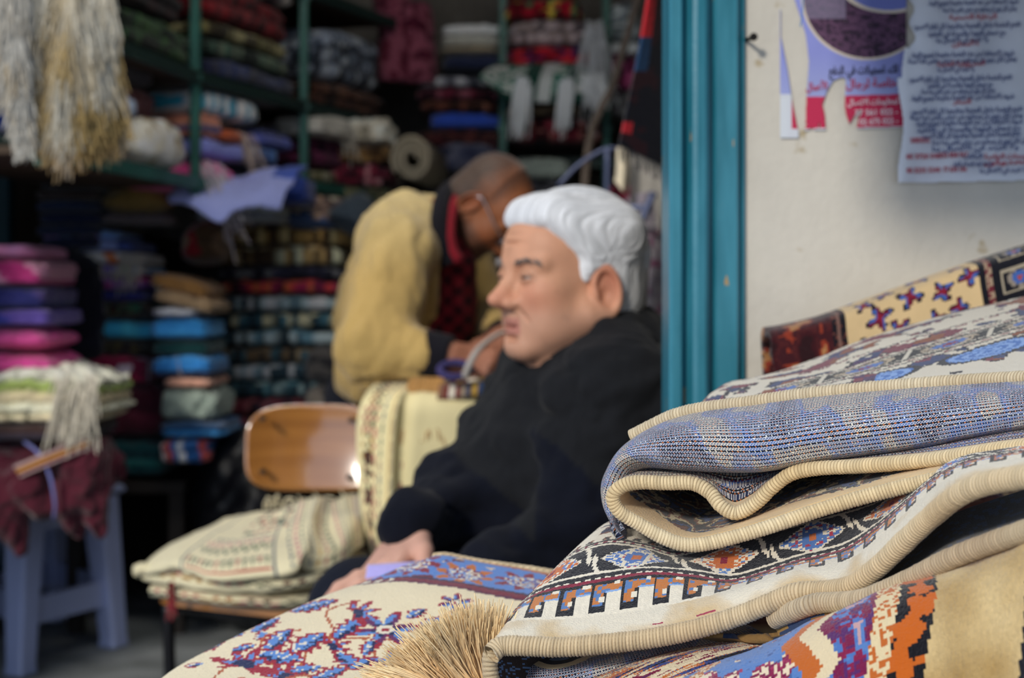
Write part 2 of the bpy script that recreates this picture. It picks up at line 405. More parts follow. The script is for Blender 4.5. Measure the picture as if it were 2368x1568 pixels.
nt.links.new(tc.outputs['Object'], mp2.inputs[0]); nt.links.new(mp2.outputs[0], n2.inputs['Vector']); nt.links.new(n2.outputs[0], r2.inputs[0])
nt.links.new(r2.outputs[0], mx.inputs[0]); nt.links.new(r1.outputs[0], mx.inputs[6]); nt.links.new(mx.outputs[2], b.inputs['Base Color'])
b.inputs['Roughness'].default_value = .38; _bump(nt, b, 120, .15, .002)
x0 = JX; mm = .001
sec = [(0, 60), (0, -22), (3, -25), (13, -25), (16, -20), (17, -10), (19, -9), (22, -15), (26, -24), (31, -26), (40, -25), (44, -21), (46, -8), (49, -8),
       (51, -14), (53, -17), (76, -17), (79, -14), (80, -6), (82, -5), (84, -8), (86, -7), (86, 60)]
sec = np.array(sec) * mm; n = len(sec); V = np.array([[x0 + a, WALLY + .01 + c, z] for z in (-.0, 2.72) for a, c in sec])
F = [(i, i + 1, n + i + 1, n + i) for i in range(n - 1)] + [tuple(range(n - 1, -1, -1)), tuple(range(n, 2 * n))]
tag(mesh_obj('door_frame', V, F, m_teal, smooth=False), 'tall teal painted door frame moulding with chipped edges beside the cream wall', 'door frame', kind='structure')
# nail in the wall
nb = MB(); a = P(1738, 88, WALLY - .004); nb.tube([a + [-.006, .02, 0], a + [0, -.012, -.001]], .0022); nb.tube([a + [0, -.012, -.001], a + [.0005, -.0145, -.001]], .0045)
tag(nb.build('nail', plain_mat('rusty_iron', '#2f2c2a', .6, metal=.6)), 'small dark nail stuck in the cream wall beside the teal frame', 'nail')

# ---------------------------------------------------------------- posters
def paper(name, label, outline, z_off, canvas_fn, nu, nv, x0, x1, y0, y1, keep, curl=None):
    """sheet pasted on the wall: cells of a fine grid kept where keep() says so, coloured by canvas_fn(px, py)"""
    px = np.linspace(x0, x1, nu); py = np.linspace(y0, y1, nv); PX, PY = np.meshgrid(px, py)
    d = WALLY + .008 - z_off - (curl(PX, PY) if curl else 0)
    V = np.stack([(PX - CX) / FPX * WALLY, d + 0 * PX, CAMH - (PY - HZ) / FPX * WALLY], -1).reshape(-1, 3)
    F = grid_faces(nu, nv); cx = .25 * (PX[:-1, :-1] + PX[1:, 1:] + PX[:-1, 1:] + PX[1:, :-1]).ravel(); cy = .25 * (PY[:-1, :-1] + PY[1:, 1:] + PY[:-1, 1:] + PY[1:, :-1]).ravel()
    k = keep(cx, cy); F = F[k]; fc = canvas_fn(cx[k], cy[k])
    used, inv = np.unique(F, return_inverse=True); F = inv.reshape(F.shape)
    o = mesh_obj(name, V[used], F, attr_mat('printed_paper', .7, 30, .12, .003, spec=.3), face_colors=fc, smooth=False)
    s = o.modifiers.new('thickness', 'SOLIDIFY'); s.thickness = .0006
    return tag(o, label, 'poster')
def inside(px, py, poly):
    r = np.zeros(px.shape, bool); j = len(poly) - 1
    for i in range(len(poly)):
        xi, yi = poly[i]; xj, yj = poly[j]
        c = ((yi > py) != (yj > py)) & (px < (xj - xi) * (py - yi) / (yj - yi + 1e-9) + xi); r ^= c; j = i
    return r
tear1 = [(1700, -60), (1822, -60), (1852, 30), (1867, 80), (1874, 140), (1868, 230), (1866, 297), (1850, 305), (1846, 290), (1836, 240), (1824, 160), (1808, 80), (1808, 20), (1780, -10)]
tear2 = [(1930, 184), (1950, 176), (1960, 180), (1957, 240), (1960, 262), (1968, 285), (1985, 255), (1996, 250), (1990, 270), (1984, 300), (1960, 330), (1915, 330), (1910, 262), (1905, 240), (1915, 210)]
def pos1_keep(x, y):
    k = (x > 1807) & (x < 2100) & (y < np.where(x < 1850, 318, 300 - (x - 1860) * .03))
    return k & ~inside(x, y, tear1) & ~inside(x, y, tear2) & ~((y > 283) & (x > 1866) & (x < 1900) & (cellrand((x // 7), (y // 7), seed=3) > .75))
def pos1(x, y):
    c = np.zeros((len(x), 3)) + col('#8b92d4'); n = fbm(np.stack([x / 90, y / 160, x * 0], -1), 5)[:, None]
    c = c * (.82 + .4 * n); c += np.clip((y - 120) / 300, 0, .3)[:, None] * (col('#b9c4dc') - c)
    e = np.hypot((x - 2010) / 152, (y + 12) / 146)
    dark = pick(['#4a3350', '#3a2740', '#6b4a68', '#553a55', '#2c2033', '#8a6d80'], fbm(np.stack([x / 14, y / 9, x * 0], -1), 9)) * .8
    sky_ = (np.hypot((x - 2060) / 108, (y + 38) / 62) < 1)
    m = e < 1; c[m] = dark[m]; c[m & sky_] = col('#6f79bd')
    up = m & (y < 40) & (x < 1960); c[up] = c[up] * .5 + col('#8d86a0') * .5
    ring = (np.abs(e - 1) < .022) | ((np.abs(np.hypot((x - 2060) / 108, (y + 38) / 62) - 1) < .06) & m); c[ring] = col('#cfc3b5')
    band = (y > 222 - (x - 1866) * .028) & (y < 298) & (x > 1822); c[band] = col('#c02c52')
    low = (y >= 296 - (x - 1866) * .025) | ((x < 1834) & (y > 215)); c[low] = col('#cfd4dd')
    w_ = (x < 1824) & (y > 225); c[w_] = col('#d2d8e0'); return c
paper('advert_poster', 'torn lilac and red advert with a dark round picture pasted on the wall', None, .0, pos1, 300, 260, 1800, 2104, -50, 322, pos1_keep)
def pos2_keep(x, y):
    edge = 2083 + 6 * np.sin(y / 37) + np.where(y < 110, 24 + 8 * np.sin(y / 11), 0) + np.where((y >= 110) & (y < 180), 10, 0)
    return (x > edge) & (y < 423 - (x - 2080) * .022) & (x < 2480)
def pos2(x, y):
    n = fbm(np.stack([x / 60, y / 100, x * 0], -1), 15)[:, None]; c = (np.zeros((len(x), 3)) + col('#dfe4ee')) * (.86 + .25 * n)
    return c
paper('notice_sheet', 'large creased white notice with blue and red printed lines on the wall', None, .003, pos2, 220, 240, 2070, 2484, -50, 426, pos2_keep,
      curl=lambda X, Y: .004 * np.exp(-((X - 2090) / 22) ** 2) + .0015 * np.sin(X / 17 + Y / 90))
posters = {o.name: o for o in COL.objects if o.name in ('advert_poster', 'notice_sheet')}

# Arabic lettering: joined presentation forms, laid out right to left
_AF = {'ا': (0xFE8D, 0xFE8E), 'أ': (0xFE83, 0xFE84), 'ة': (0xFE93, 0xFE94), 'د': (0xFEA9, 0xFEAA), 'ذ': (0xFEAB, 0xFEAC), 'ر': (0xFEAD, 0xFEAE), 'ز': (0xFEAF, 0xFEB0), 'و': (0xFEED, 0xFEEE), 'ى': (0xFEEF, 0xFEF0),
       'ب': 0xFE8F, 'ت': 0xFE95, 'ث': 0xFE99, 'ج': 0xFE9D, 'ح': 0xFEA1, 'خ': 0xFEA5, 'س': 0xFEB1, 'ش': 0xFEB5, 'ص': 0xFEB9, 'ض': 0xFEBD, 'ط': 0xFEC1, 'ع': 0xFEC9, 'غ': 0xFECD,
       'ف': 0xFED1, 'ق': 0xFED5, 'ك': 0xFED9, 'ل': 0xFEDD, 'م': 0xFEE1, 'ن': 0xFEE5, 'ه': 0xFEE9, 'ي': 0xFEF1, 'ئ': 0xFE89}
def arabic(t):
    out = []
    for wd in t.split(' '):
        if not any(c in _AF for c in wd): out.append(wd); continue
        g = []; i = 0; prev = False
        while i < len(wd):
            c = wd[i]
            if c == 'ل' and i + 1 < len(wd) and wd[i + 1] in 'اأ':
                b0 = 0xFEFB if wd[i + 1] == 'ا' else 0xFEF7; g.append(chr(b0 + (1 if prev else 0))); prev = False; i += 2; continue
            f = _AF.get(c)
            if f is None: g.append(c); prev = False
            elif isinstance(f, tuple): g.append(chr(f[1] if prev else f[0])); prev = False
            else:
                nx = i + 1 < len(wd) and wd[i + 1] in _AF
                g.append(chr(f + (3 if prev and nx else 1 if prev else 2 if nx else 0))); prev = nx
            i += 1
        out.append(''.join(g[::-1]))
    return ' '.join(out[::-1])
def letters(name, txt, px, py, hpx, c, parent, off, wpx=None, slope=0.0, ar=True, align='CENTER'):
    cu = bpy.data.curves.new(name, 'FONT'); cu.body = arabic(txt) if ar else txt; cu.align_x = align; cu.size = hpx / FPX * WALLY * 1.25
    cu.extrude = .0002; cu.resolution_u = 2; cu.offset = .00025
    o = bpy.data.objects.new(name, cu); link(o, parent); p = P(px, py, WALLY); o.location = (p[0], WALLY + .0075 - off, p[2]); o.rotation_euler = (R(90), slope, 0)
    bpy.context.view_layer.update()
    if wpx:
        w0 = o.dimensions.x
        if w0 > 0: o.scale.x = (wpx / FPX * WALLY) / w0
    _LT.setdefault((parent.name, c), []).append(o); return o
_LT = {}
def flush_letters():
    """all lettering of one colour on one poster becomes one mesh part"""
    bpy.context.view_layer.update(); dg = bpy.context.evaluated_depsgraph_get()
    for (pn, c), os_ in _LT.items():
        V = []; F = []; n = 0
        for o in os_:
            me = o.evaluated_get(dg).to_mesh(); mw = o.matrix_world
            V += [tuple(mw @ v.co) for v in me.vertices]; F += [tuple(i + n for i in p.vertices) for p in me.polygons]; n = len(V)
            o.evaluated_get(dg).to_mesh_clear()
        mesh_obj('printed_text', V, F, plain_mat('ink_' + c, c, .7, var=.02), bpy.data.objects[pn], smooth=False)
        for o in os_: bpy.data.objects.remove(o)
a1 = posters['advert_poster']; a2 = posters['notice_sheet']
letters('printed_line', 'لك. تسهيلات في الدفع', 2000, 168, 22, '#1c2136', a1, .0008, 160, R(-2))
letters('printed_line', 'خاصة لرجال', 2018, 200, 23, '#b8304e', a1, .0008, 118, R(-2))
letters('printed_line', 'الأعمال', 1892, 206, 20, '#b8304e', a1, .0008, 50, R(-4))
letters('printed_line', 'لمعلومات الاتصال', 2022, 240, 16, '#e3c9d2', a1, .0008, 118, R(-2))
letters('printed_line', '37 561 022 -', 2030, 264, 15, '#e3c9d2', a1, .0008, 100, R(-2), ar=False)
letters('printed_line', '02 675 022 -', 2036, 285, 15, '#e3c9d2', a1, .0008, 90, R(-2), ar=False)
B_, R_ = '#324a86', '#b34a5e'
W = ['شروط الاستفادة من هذه الخدمة مفتوحة لجميع الزبناء', 'يمكن لكل زبون ان يستفيد من عرض خاص مدة سنة', 'تقدم الخدمة داخل المدينة وخارجها كل ايام الاسبوع', 'مع ضمان الجودة والسرعة في التنفيذ', 'ولا تتردد في الاتصال بنا']
rows = [(2250, 8, 210, B_, 0), (2265, 24, 170, B_, 1), (2250, 42, 110, R_, 'الرعاية الصحية'), (2235, 62, 250, B_, 2), (2235, 80, 180, B_, 3), (2225, 95, 120, B_, 4), (2232, 104, 60, R_, 'الأسنان'),
        (2225, 128, 240, B_, 0), (2225, 142, 250, B_, 1), (2222, 150, 110, R_, 'المسؤولية المدنية'), (2210, 163, 85, B_, 4), (2220, 184, 240, B_, 2), (2220, 199, 150, B_, 3), (2215, 213, 170, B_, 1), (2225, 228, 240, B_, 0), (2225, 238, 42, R_, 'السفر'),
        (2235, 258, 260, B_, 2), (2235, 272, 260, B_, 1), (2240, 286, 250, B_, 0), (2240, 301, 240, B_, 3), (2245, 315, 230, B_, 2), (2270, 330, 230, B_, 1), (2255, 345, 200, B_, 4), (2335, 364, 120, R_, 'المصحات الخاصة'), (2250, 364, 44, B_, 'الهاتف'), (2250, 381, 90, B_, 3), (2330, 378, 110, R_, 'العنوان'), (2320, 396, 110, B_, 4)]
for x, y, wd, c, t in rows: letters('printed_line', t if isinstance(t, str) else W[t], x, y + 2, 13, c, a2, .0085, wd, R(-1.5))
for x, y, wd, t in ((2135, 365, 80, '05 3720 048'), (2205, 362, 66, '053 858 967'), (2135, 397, 78, '05 5235 5240'), (2208, 395, 54, '77 630 186'), (2128, 328, 44, '5/850202')):
    letters('printed_line', t, x, y + 2, 13, R_, a2, .0085, wd, R(-1.5), ar=False)
flush_letters()
# thread hanging at the top of the wall
b = MB(); b.tube(spline(PC((1856, -40, 1.6), (1857, 0, 1.6), (1855, 35, 1.6), (1851, 62, 1.6)), 20), .0006, 5)
tag(b.build('loose_thread', plain_mat('blue_thread', '#3f86c4', .8)), 'short bright blue thread dangling over the torn advert', 'thread')
# ================================================================ shop fittings
m_green = plain_mat('green_metal', '#2a6359', .45, var=.15, vscale=9)
WL = [np.array(v) for v in ((-1.20, 3.05), (-1.116, 3.6), (-.955, 4.6), (-.726, 5.3), (-.46, 5.95))]   # line of the shelf fronts on the left
def on_wall(px, seg):
    """point of the left shelf line seen in pixel column px"""
    a, b = WL[seg], WL[seg + 1]; k = (px - CX) / FPX; t = (k * a[1] - a[0]) / ((b[0] - a[0]) - k * (b[1] - a[1])); return a + (b - a) * t
def post(px, d, label, x=None, y0=0, w=.03):
    b = MB(); z0 = 1.365 if d < 5.9 else 1.30; b.box((Xp(px, d), d, (z0 + 3.0) / 2), (w, w, 3.0 - z0), bev=.004)
    for z in (1.39, 1.72, 2.1): b.box((Xp(px, d), d, z), (w + .012, w + .012, .02))
    return tag(b.build('shelf_post', m_green), label, 'post', 'green shelf posts')
post(95, 3.62, 'short visible green shelf post behind the hanging fleece'); post(452, 4.62, 'green shelf post beside the white bundled fleece')
post(703, 5.32, 'green shelf post left of the grey carpets and pale crumpled cloth'); post(1163, 6.0, 'green shelf post on the back wall left of the hanging green rug')
post(1402, 6.0, 'green shelf post on the back wall behind the leaning pole')
def shelf_board(name, pts, depth, z, label):
    """board following the shelf line, with a green front rail part"""
    t = thing(name, label, 'shelf', (pts[0][0], pts[0][1], z), 0, 'shelves of the shop')
    p = np.array(pts); d = np.gradient(p, axis=0); d /= np.linalg.norm(d, axis=1)[:, None]; nrm = np.stack([-d[:, 1], d[:, 0]], 1); q = p + nrm * depth
    for (nm, a, b_, z0, z1, m) in (('board', p, q, z - .02, z, plain_mat('shelf_wood', '#4a3a2c', .7, bump=.2)), ('front_rail', p - nrm * .008, p + nrm * .006, z - .034, z + .004, m_green if z < 1.5 else plain_mat('dark_rail', '#1c3430', .6))):
        V = np.concatenate([np.c_[a, np.full(len(a), z0)], np.c_[b_, np.full(len(a), z0)], np.c_[b_, np.full(len(a), z1)], np.c_[a, np.full(len(a), z1)]]); n = len(a); F = []
        for i in range(n - 1):
            for k in range(4): k2 = (k + 1) % 4; F.append((k * n + i, k * n + i + 1, k2 * n + i + 1, k2 * n + i))
        F += [(0, n, 2 * n, 3 * n), (4 * n - 1, 3 * n - 1, 2 * n - 1, n - 1)]
        mesh_obj(nm, V, F, m, t, smooth=False)
    return t
ZA, ZB, ZC = 1.415, 1.735, 2.14
shelf_board('wall_shelf', WL[1:4], .45, ZA, 'lower green shelf board on the left carrying the blue cloth and white bundle')
shelf_board('wall_shelf', WL[0:5], .45, ZB, 'middle dark shelf board on the left carrying the red and green carpets')
shelf_board('wall_shelf', [WL[3], WL[4]], .45, 1.46, 'narrow shelf board in the far left corner under the pale crumpled cloth')
BY = 6.0
shelf_board('wall_shelf', WL[0:5], .45, ZC, 'topmost shelf board on the left above the carpets')
bk = [(-.46, BY), (.2, BY), (1.0, BY)]
shelf_board('wall_shelf', bk, .48, 1.60, 'long shelf on the back wall under the green rug with white tassels')
shelf_board('wall_shelf', bk, .48, 1.33, 'lower shelf on the back wall behind the bending man')

# ================================================================ folded textiles
m_cloth = attr_mat('folded_cloth', .95, 220, .6, .003, sheen=.25); m_carpet = attr_mat('folded_carpet', .98, 160, .8, .004, sheen=.1)
def sty(kind, *pal, **k): return dict(kind=kind, pal=[col(c) for c in pal], **k)
def textile(name, label, cat, group, c, w, dep, h, yaw, style, layers=3, seed=0, roll=0.0, sag=.12, ex=(.28, .36), soft=.014, fringe=None, tie=None, parent=None, nu=150, nv=36, pitch=0.0, lobe=.055):
    """folded stack of cloth: c is the middle of the bottom front edge; local x runs along the front, y goes into the shelf"""
    o = thing(name, label, cat, (c[0], c[1], c[2]), yaw, group); o.rotation_euler = (pitch, roll, yaw)
    sp = lambda v, e: np.sign(v) * np.abs(v) ** e
    def even(a0, a1, e, sx, sy, n, closed):                # angles giving evenly spaced points on the superellipse
        a = np.linspace(a0, a1, 6001); p = np.stack([sp(np.cos(a), e) * sx, sp(np.sin(a), e) * sy], 1); s = np.concatenate([[0], np.cumsum(np.hypot(*np.diff(p, axis=0).T))])
        return np.interp(np.linspace(0, s[-1], n, endpoint=not closed), s, a)
    th = even(0, 2 * np.pi, ex[0], w, dep * .6, nu, True); ph = even(-np.pi / 2, np.pi / 2, ex[1], dep * .14, h / 2, nv, False)
    PH, TH = np.meshgrid(ph, th, indexing='ij')
    r = sp(np.cos(PH), ex[1]); x = r * sp(np.cos(TH), ex[0]); y = r * sp(np.sin(TH), ex[0]); z = sp(np.sin(PH), ex[1])
    zz = (z + 1) / 2; lay = np.clip((zz * layers).astype(int), 0, layers - 1); fr = zz * layers - lay
    g = np.random.default_rng(seed + 100); lo = g.normal(0, 1, (layers + 1, 3))
    s = 1 - lobe * (1 - np.sin(np.pi * np.clip(fr, 0, 1)) ** .5) * (r > .55)
    x = x * s + lo[lay, 0] * .018 * (r > .5); y = y * s + lo[lay, 1] * .025 * (r > .5)
    pts = np.stack([x * w * 9, y * dep * 9, z * h * 6], -1).reshape(-1, 3) + seed * 3.7
    n1 = fbm(pts * .55, seed).reshape(x.shape) - .5; n2 = fbm(pts * 2.3, seed + 5).reshape(x.shape) - .5
    X = x * w / 2; Y = dep / 2 + y * dep / 2; Zl = zz * h
    Zl = Zl + zz * (n1 * h * .38 - sag * h * (x ** 2) + n2 * soft * .8); X = X + n2 * soft * .8; Y = Y - n2 * soft * 1.4
    Zl = np.maximum(Zl, 0.001 * (zz > .02))
    if style.get('dome'): Zl = Zl * (1 - .45 * (x ** 2 * .6 + y ** 2 * .4) * (zz > .4))
    V = np.stack([X, Y, Zl], -1).reshape(-1, 3)
    u = (x * .5 + .5).ravel(); zr = (Zl / max(h, 1e-6)).ravel(); layr = lay.ravel(); frr = fr.ravel(); front = (np.sin(TH) < 0).ravel()
    pal = np.array(style['pal']); k = len(pal); kd = style['kind']
    arc = np.where(np.abs(x) > .97, y * dep / 2, x * w / 2).ravel() if kd in ('carpet',) else (x * w).ravel()
    if kd == 'plain': cc = pal[0] * (.85 + .35 * fbm(V * 30, seed))[:, None]
    elif kd == 'layers': cc = pal[(layr) % k] * (.85 + .3 * fbm(V * 40, seed))[:, None]
    elif kd == 'bands':
        q = np.floor(u * style.get('n', 9) + .35 * layr).astype(int); cc = pal[(cellrand(q, layr if style.get('mix') else layr * 0, seed=seed) * k).astype(int)]
    elif kd == 'carpet':
        cs = style.get('cell', .022); q = np.floor((arc + .02 * layr) / cs).astype(int); q2 = np.floor(zr * layers * 1.3).astype(int)
        cc = pal[(cellrand(q, q2, layr, seed=seed) ** style.get('pow', 1.0) * k).astype(int)]
        edge = (frr < .08) | (frr > .95); cc = np.where((edge & (np.abs(layr) >= 0))[:, None], pal[-1] * .55 + cc * .25, cc)  # creases between fold layers darkened in the colour, as their shade
    elif kd == 'checks':
        q = (np.floor(u * style.get('n', 8)) + np.floor(zr * layers)).astype(int); cc = pal[q % k]
    elif kd == 'mottle':
        cc = pal[np.minimum((np.clip((fbm(V * style.get('f', 28), seed) - .2) / .6, 0, .999) * k).astype(int), k - 1)]
    cc = np.minimum(cc * 1.3, .82) * (.9 + .2 * fbm(V * 60, seed + 8))[:, None]
    F = grid_faces(nu, nv, True)
    Fs = np.concatenate([F, ]); mesh_obj('folds', V, Fs, m_carpet if kd == 'carpet' else m_cloth, o, colors=cc, world=False)
    if fringe:
        fx0, fx1, fl, fc, nn = fringe; rs = []; ds = []; ls = []
        for i in range(nn * 2):
            t = g.random(); xx = (fx0 + (fx1 - fx0) * t) * w / 2; rs.append(np.array([xx, g.random() * dep * .10 - .006, h * (.55 + .4 * g.random())])); ds.append([g.normal(0, .12), -.55, -.55]); ls.append(fl * (.6 + .6 * g.random()))
        f_ = col(fc); strands('fringe', rs, ds, ls, .0026, lambda i, t: f_ * (.85 + .25 * cellrand(i, seed=3)) * np.ones((len(t), 1)), m_cloth, o, droop=.85, n=5, wig=.28, seed=seed, world=False)
    if tie:
        tx, tc = tie; a = np.linspace(0, 2 * np.pi, 40, endpoint=False); e = ex[1]
        px_ = np.full(40, tx * w / 2) + .01 * np.sin(a * 2); ring = np.stack([px_, dep / 2 + sp(np.cos(a), e) * dep / 2 * 1.01, h / 2 + sp(np.sin(a), e) * h / 2 * 1.06 + .002], -1)
        b = MB(); V_, F_ = tube_arrays(np.vstack([ring, ring[:1]]), .0032, 6, False); b.add(V_, F_); ob = mesh_obj('tie_string', V_, F_, plain_mat('string_' + str(tc), tc, .9), o, world=False); ob['label'] = 'pale string tied round the fold'
    return o
_seed = [10]
def stackitems(x0, x1, d, yb, items, dep=.4, yaw=0.0, group=None, bright=1.0, cellw=None):
    """items bottom to top at pixel columns x0..x1, each (height in pixels, label, style, extras)"""
    y = yb; out = []
    for it in items:
        hp, label, style = it[:3]; ex = dict(it[3]) if len(it) > 3 else {}
        style = dict(style, pal=[np.minimum(q * bright, .85) for q in style['pal']])
        if cellw and style['kind'] == 'carpet': style['cell'] = cellw; style['pow'] = .9
        _seed[0] += 1; xa, xb = x0 + ex.pop('l', 0), x1 + ex.pop('r', 0); dd = d + ex.pop('dd', 0)
        nm = ex.pop('name', 'folded_carpet' if style['kind'] == 'carpet' else 'folded_blanket'); ct = ex.pop('cat', 'carpet' if style['kind'] == 'carpet' else 'blanket')
        lay = ex.pop('layers', max(1, int(hp / 16))); ex.setdefault('dep', dep)
        c = P((xa + xb) / 2, y, dd); out.append(textile(nm, label, ct, ex.pop('group', group), c, (xb - xa) / FPX * dd, h=hp / FPX * dd * 1.0, yaw=ex.pop('yaw', yaw), style=style, layers=lay, seed=_seed[0], **ex)); y -= hp
    return out
def wallitem(px0, px1, seg, z0, h, label, style, **ex):
    """item on the left shelves between two pixel columns, its front following the shelf line"""
    a, b = on_wall(px0, seg), on_wall(px1, seg); _seed[0] += 1; ln = np.linalg.norm(b - a); yaw = math.atan2(b[1] - a[1], b[0] - a[0])
    nm = ex.pop('name', 'folded_carpet' if style['kind'] == 'carpet' else 'folded_blanket'); ct = ex.pop('cat', 'carpet' if style['kind'] == 'carpet' else 'blanket')
    m = (a + b) / 2; ins = ex.pop('inset', .01); nx = np.array([-(b - a)[1], (b - a)[0]]) / ln; m = m + nx * ins
    ex.setdefault('dep', .38)
    return textile(nm, label, ct, ex.pop('group', 'carpets on the left shelves'), (m[0], m[1], z0), ln * .97, h=h, yaw=yaw, style=style, layers=ex.pop('layers', max(1, int(h / .045))), seed=_seed[0], **ex)
cp = lambda *p, **k: sty('carpet', *p, **k)
# --- left shelves, middle board
z = ZB + .002
wallitem(285, 460, 1, z, .12, 'very dark green carpet lying on the middle left shelf nearest the fleece', cp('#1f3a22', '#0f1f14', '#2c4a24', '#0c140e'))
wallitem(285, 445, 1, z + .12, .09, 'near black folded carpet lying between the dark green and the grey dotted carpets', cp('#1b1418', '#2a1a1c', '#120d10', '#120d10'))
wallitem(255, 425, 1, z + .21, .10, 'grey and white dotted carpet sloping away beside the hanging fleece', cp('#8d8a94', '#4a4652', '#b9b6bd', '#5a545f', '#211d24'))
wallitem(330, 470, 1, z + .31, .11, 'dark crimson spotted carpet topping the pile behind the hanging fleece', cp('#5c1a2e', '#2a1220', '#7a3444', '#1d0d16'))
wallitem(470, 700, 2, z, .07, 'dark blue folded cloth at the bottom of the middle left shelf', sty('mottle', '#1b2a58', '#131a3a', '#0e1228'))
wallitem(475, 695, 2, z + .07, .06, 'grey green patterned carpet above the dark blue cloth', cp('#3f5a4c', '#5d6a58', '#22302a', '#1a221e'))
wallitem(480, 690, 2, z + .13, .055, 'pale olive and brown thin carpet on the left shelf below the red blankets', cp('#6a6442', '#8b8460', '#3c3524', '#2a2418'))
wallitem(470, 690, 2, z + .185, .13, 'thick dark red carpet on the left shelf between the two green posts', cp('#6b0f18', '#4a0c14', '#7c1a22', '#2a080c'), layers=2)
wallitem(475, 570, 2, z + .315, .08, 'bright red folded blanket lying on the thick dark red carpet', sty('plain', '#8c1220'), layers=2)
wallitem(570, 700, 2, z + .315, .10, 'grey and cream dotted carpet at the top between the green posts', cp('#a39c98', '#5a5560', '#c9c2bc', '#3a3640'))
wallitem(470, 610, 2, z + .40, .09, 'dark wine carpet lying on the bright red blanket', cp('#3a1420', '#26101a', '#5a2a34', '#160a10'))
# --- left shelves, lower board
z = ZA + .002
wallitem(175, 290, 1, z, .055, 'dull green folded cloth on the lower left shelf under the blue cloth', sty('plain', '#4b5a4e'), layers=1)
wallitem(180, 290, 1, z + .05, .075, 'royal blue folded cloth on the lower left shelf below the fleece tips', sty('plain', '#2f4a96'), layers=2)
wallitem(255, 330, 1, z + .12, .07, 'pale blue grey folded cloth peeking out beside the fleece', sty('plain', '#93a3bd'), layers=1)
wallitem(325, 440, 1, z + .0, .145, 'white mottled fleece bundle beside the first green post', sty('mottle', '#8c7a58', '#c9c5b8', '#e4e4e0', '#d8d6cc', f=22), layers=1, ex=(.6, .7), name='fleece_bundle', cat='fleece', dep=.2, inset=-.01)
wallitem(325, 440, 1, z + .0, .17, 'brown grey folded blanket stacked behind the white fleece bundle', sty('layers', '#6f6350', '#84775f', '#584c3e'), layers=4, inset=.22, dep=.2)
wallitem(330, 452, 1, z + .172, .085, 'dull rose and brown blanket on top of the brown grey blanket', sty('layers', '#7d4a4a', '#55463c', '#6a5a4c'), inset=.12)
wallitem(300, 440, 1, z + .258, .05, 'dark slate folded cloth under the middle left shelf', sty('plain', '#2e2c34'), layers=1, inset=.1)
G2 = 'scarves on the left shelf'
wallitem(462, 560, 2, z - .03, .10, 'bright pink cushion cover on the shelf between the green posts', sty('plain', '#d24a8c'), layers=1, group=G2, ex=(.5, .8), fringe=(-.9, .1, .13, '#d9cfd6', 14))
wallitem(545, 650, 2, z - .03, .055, 'coral and olive rolled cloth right of the pink cushion cover', sty('mottle', '#c0575c', '#77705a', '#d67a72', '#8d6a86'), layers=2, group=G2)
wallitem(640, 702, 2, z, .08, 'grey white striped towel against the second green post', sty('bands', '#7d8194', '#c2c4c8', '#5d6384', n=6), group=G2)
wallitem(468, 590, 2, z + .07, .06, 'lavender folded scarf above the pink cushion cover', sty('plain', '#7d84c8'), layers=1, group=G2)
wallitem(520, 590, 2, z + .13, .045, 'burnt orange folded scarf in the middle of the scarf pile', sty('plain', '#b4562c'), layers=1, group=G2, fringe=(.2, .9, .08, '#c9b6a8', 8))
wallitem(462, 525, 2, z + .13, .075, 'salmon and navy striped scarf beside the first green post', sty('layers', '#c47a62', '#3a4270', '#cf8d72'), layers=4, group=G2)
wallitem(585, 660, 2, z + .08, .06, 'blue and white striped scarf in the middle of the right scarf pile', sty('bands', '#4a78b8', '#e0e4ea', '#3a4a86', n=7), group=G2)
wallitem(600, 695, 2, z + .14, .06, 'indigo folded scarves near the second green post', sty('layers', '#3f4e9a', '#5b62a8', '#2d3870'), layers=3, group=G2)
wallitem(462, 620, 2, z + .20, .085, 'turquoise and white wavy striped scarf on top of the scarf pile', sty('bands', '#3a9ab8', '#e2e6e4', '#2d7f9a', '#d8dcd6', n=16, mix=1), group=G2)
wallitem(470, 680, 2, z + .285, .03, 'thin grey brown cloth directly under the middle left shelf', sty('plain', '#5e5450'), layers=1)
# --- far left corner segment
z = ZB + .002
G3 = 'carpets in the far left corner'
wallitem(740, 895, 3, z + .10, .20, 'grey blue mottled carpet high in the far left corner', cp('#8a94a6', '#3e4858', '#a8b0ba', '#5a6474', '#20242c'), group=G3, layers=3)
wallitem(725, 905, 3, z, .10, 'rust brown carpet under the grey blue mottled one in the corner', cp('#4a2a20', '#33201a', '#5c3c2c', '#1e1410'), group=G3)
z = 1.462
wallitem(715, 905, 3, z, .055, 'olive and beige carpet low in the far left corner', cp('#7a7654', '#94907a', '#5a5638', '#35321f'), group=G3)
wallitem(725, 905, 3, z + .055, .13, 'deep plum carpet in the far left corner above the olive one', cp('#4a1838', '#3a1430', '#5c2442', '#24101e'), group=G3, layers=2)
wallitem(725, 890, 3, z + .185, .035, 'grey lilac flecked carpet edge on the plum carpet', cp('#8a8490', '#a8a2a8', '#6a6470'), group=G3, layers=1)
wallitem(712, 800, 3, z + .165, .075, 'white folded throw behind the second green post', sty('plain', '#b8b4aa'), layers=3, group=G3, inset=-.05, dep=.2)
wallitem(790, 925, 3, z + .215, .055, 'pinkish beige carpet with small flowers in the far left corner', cp('#a88f80', '#7d6a60', '#b8a698', '#5c4c48'), group=G3)
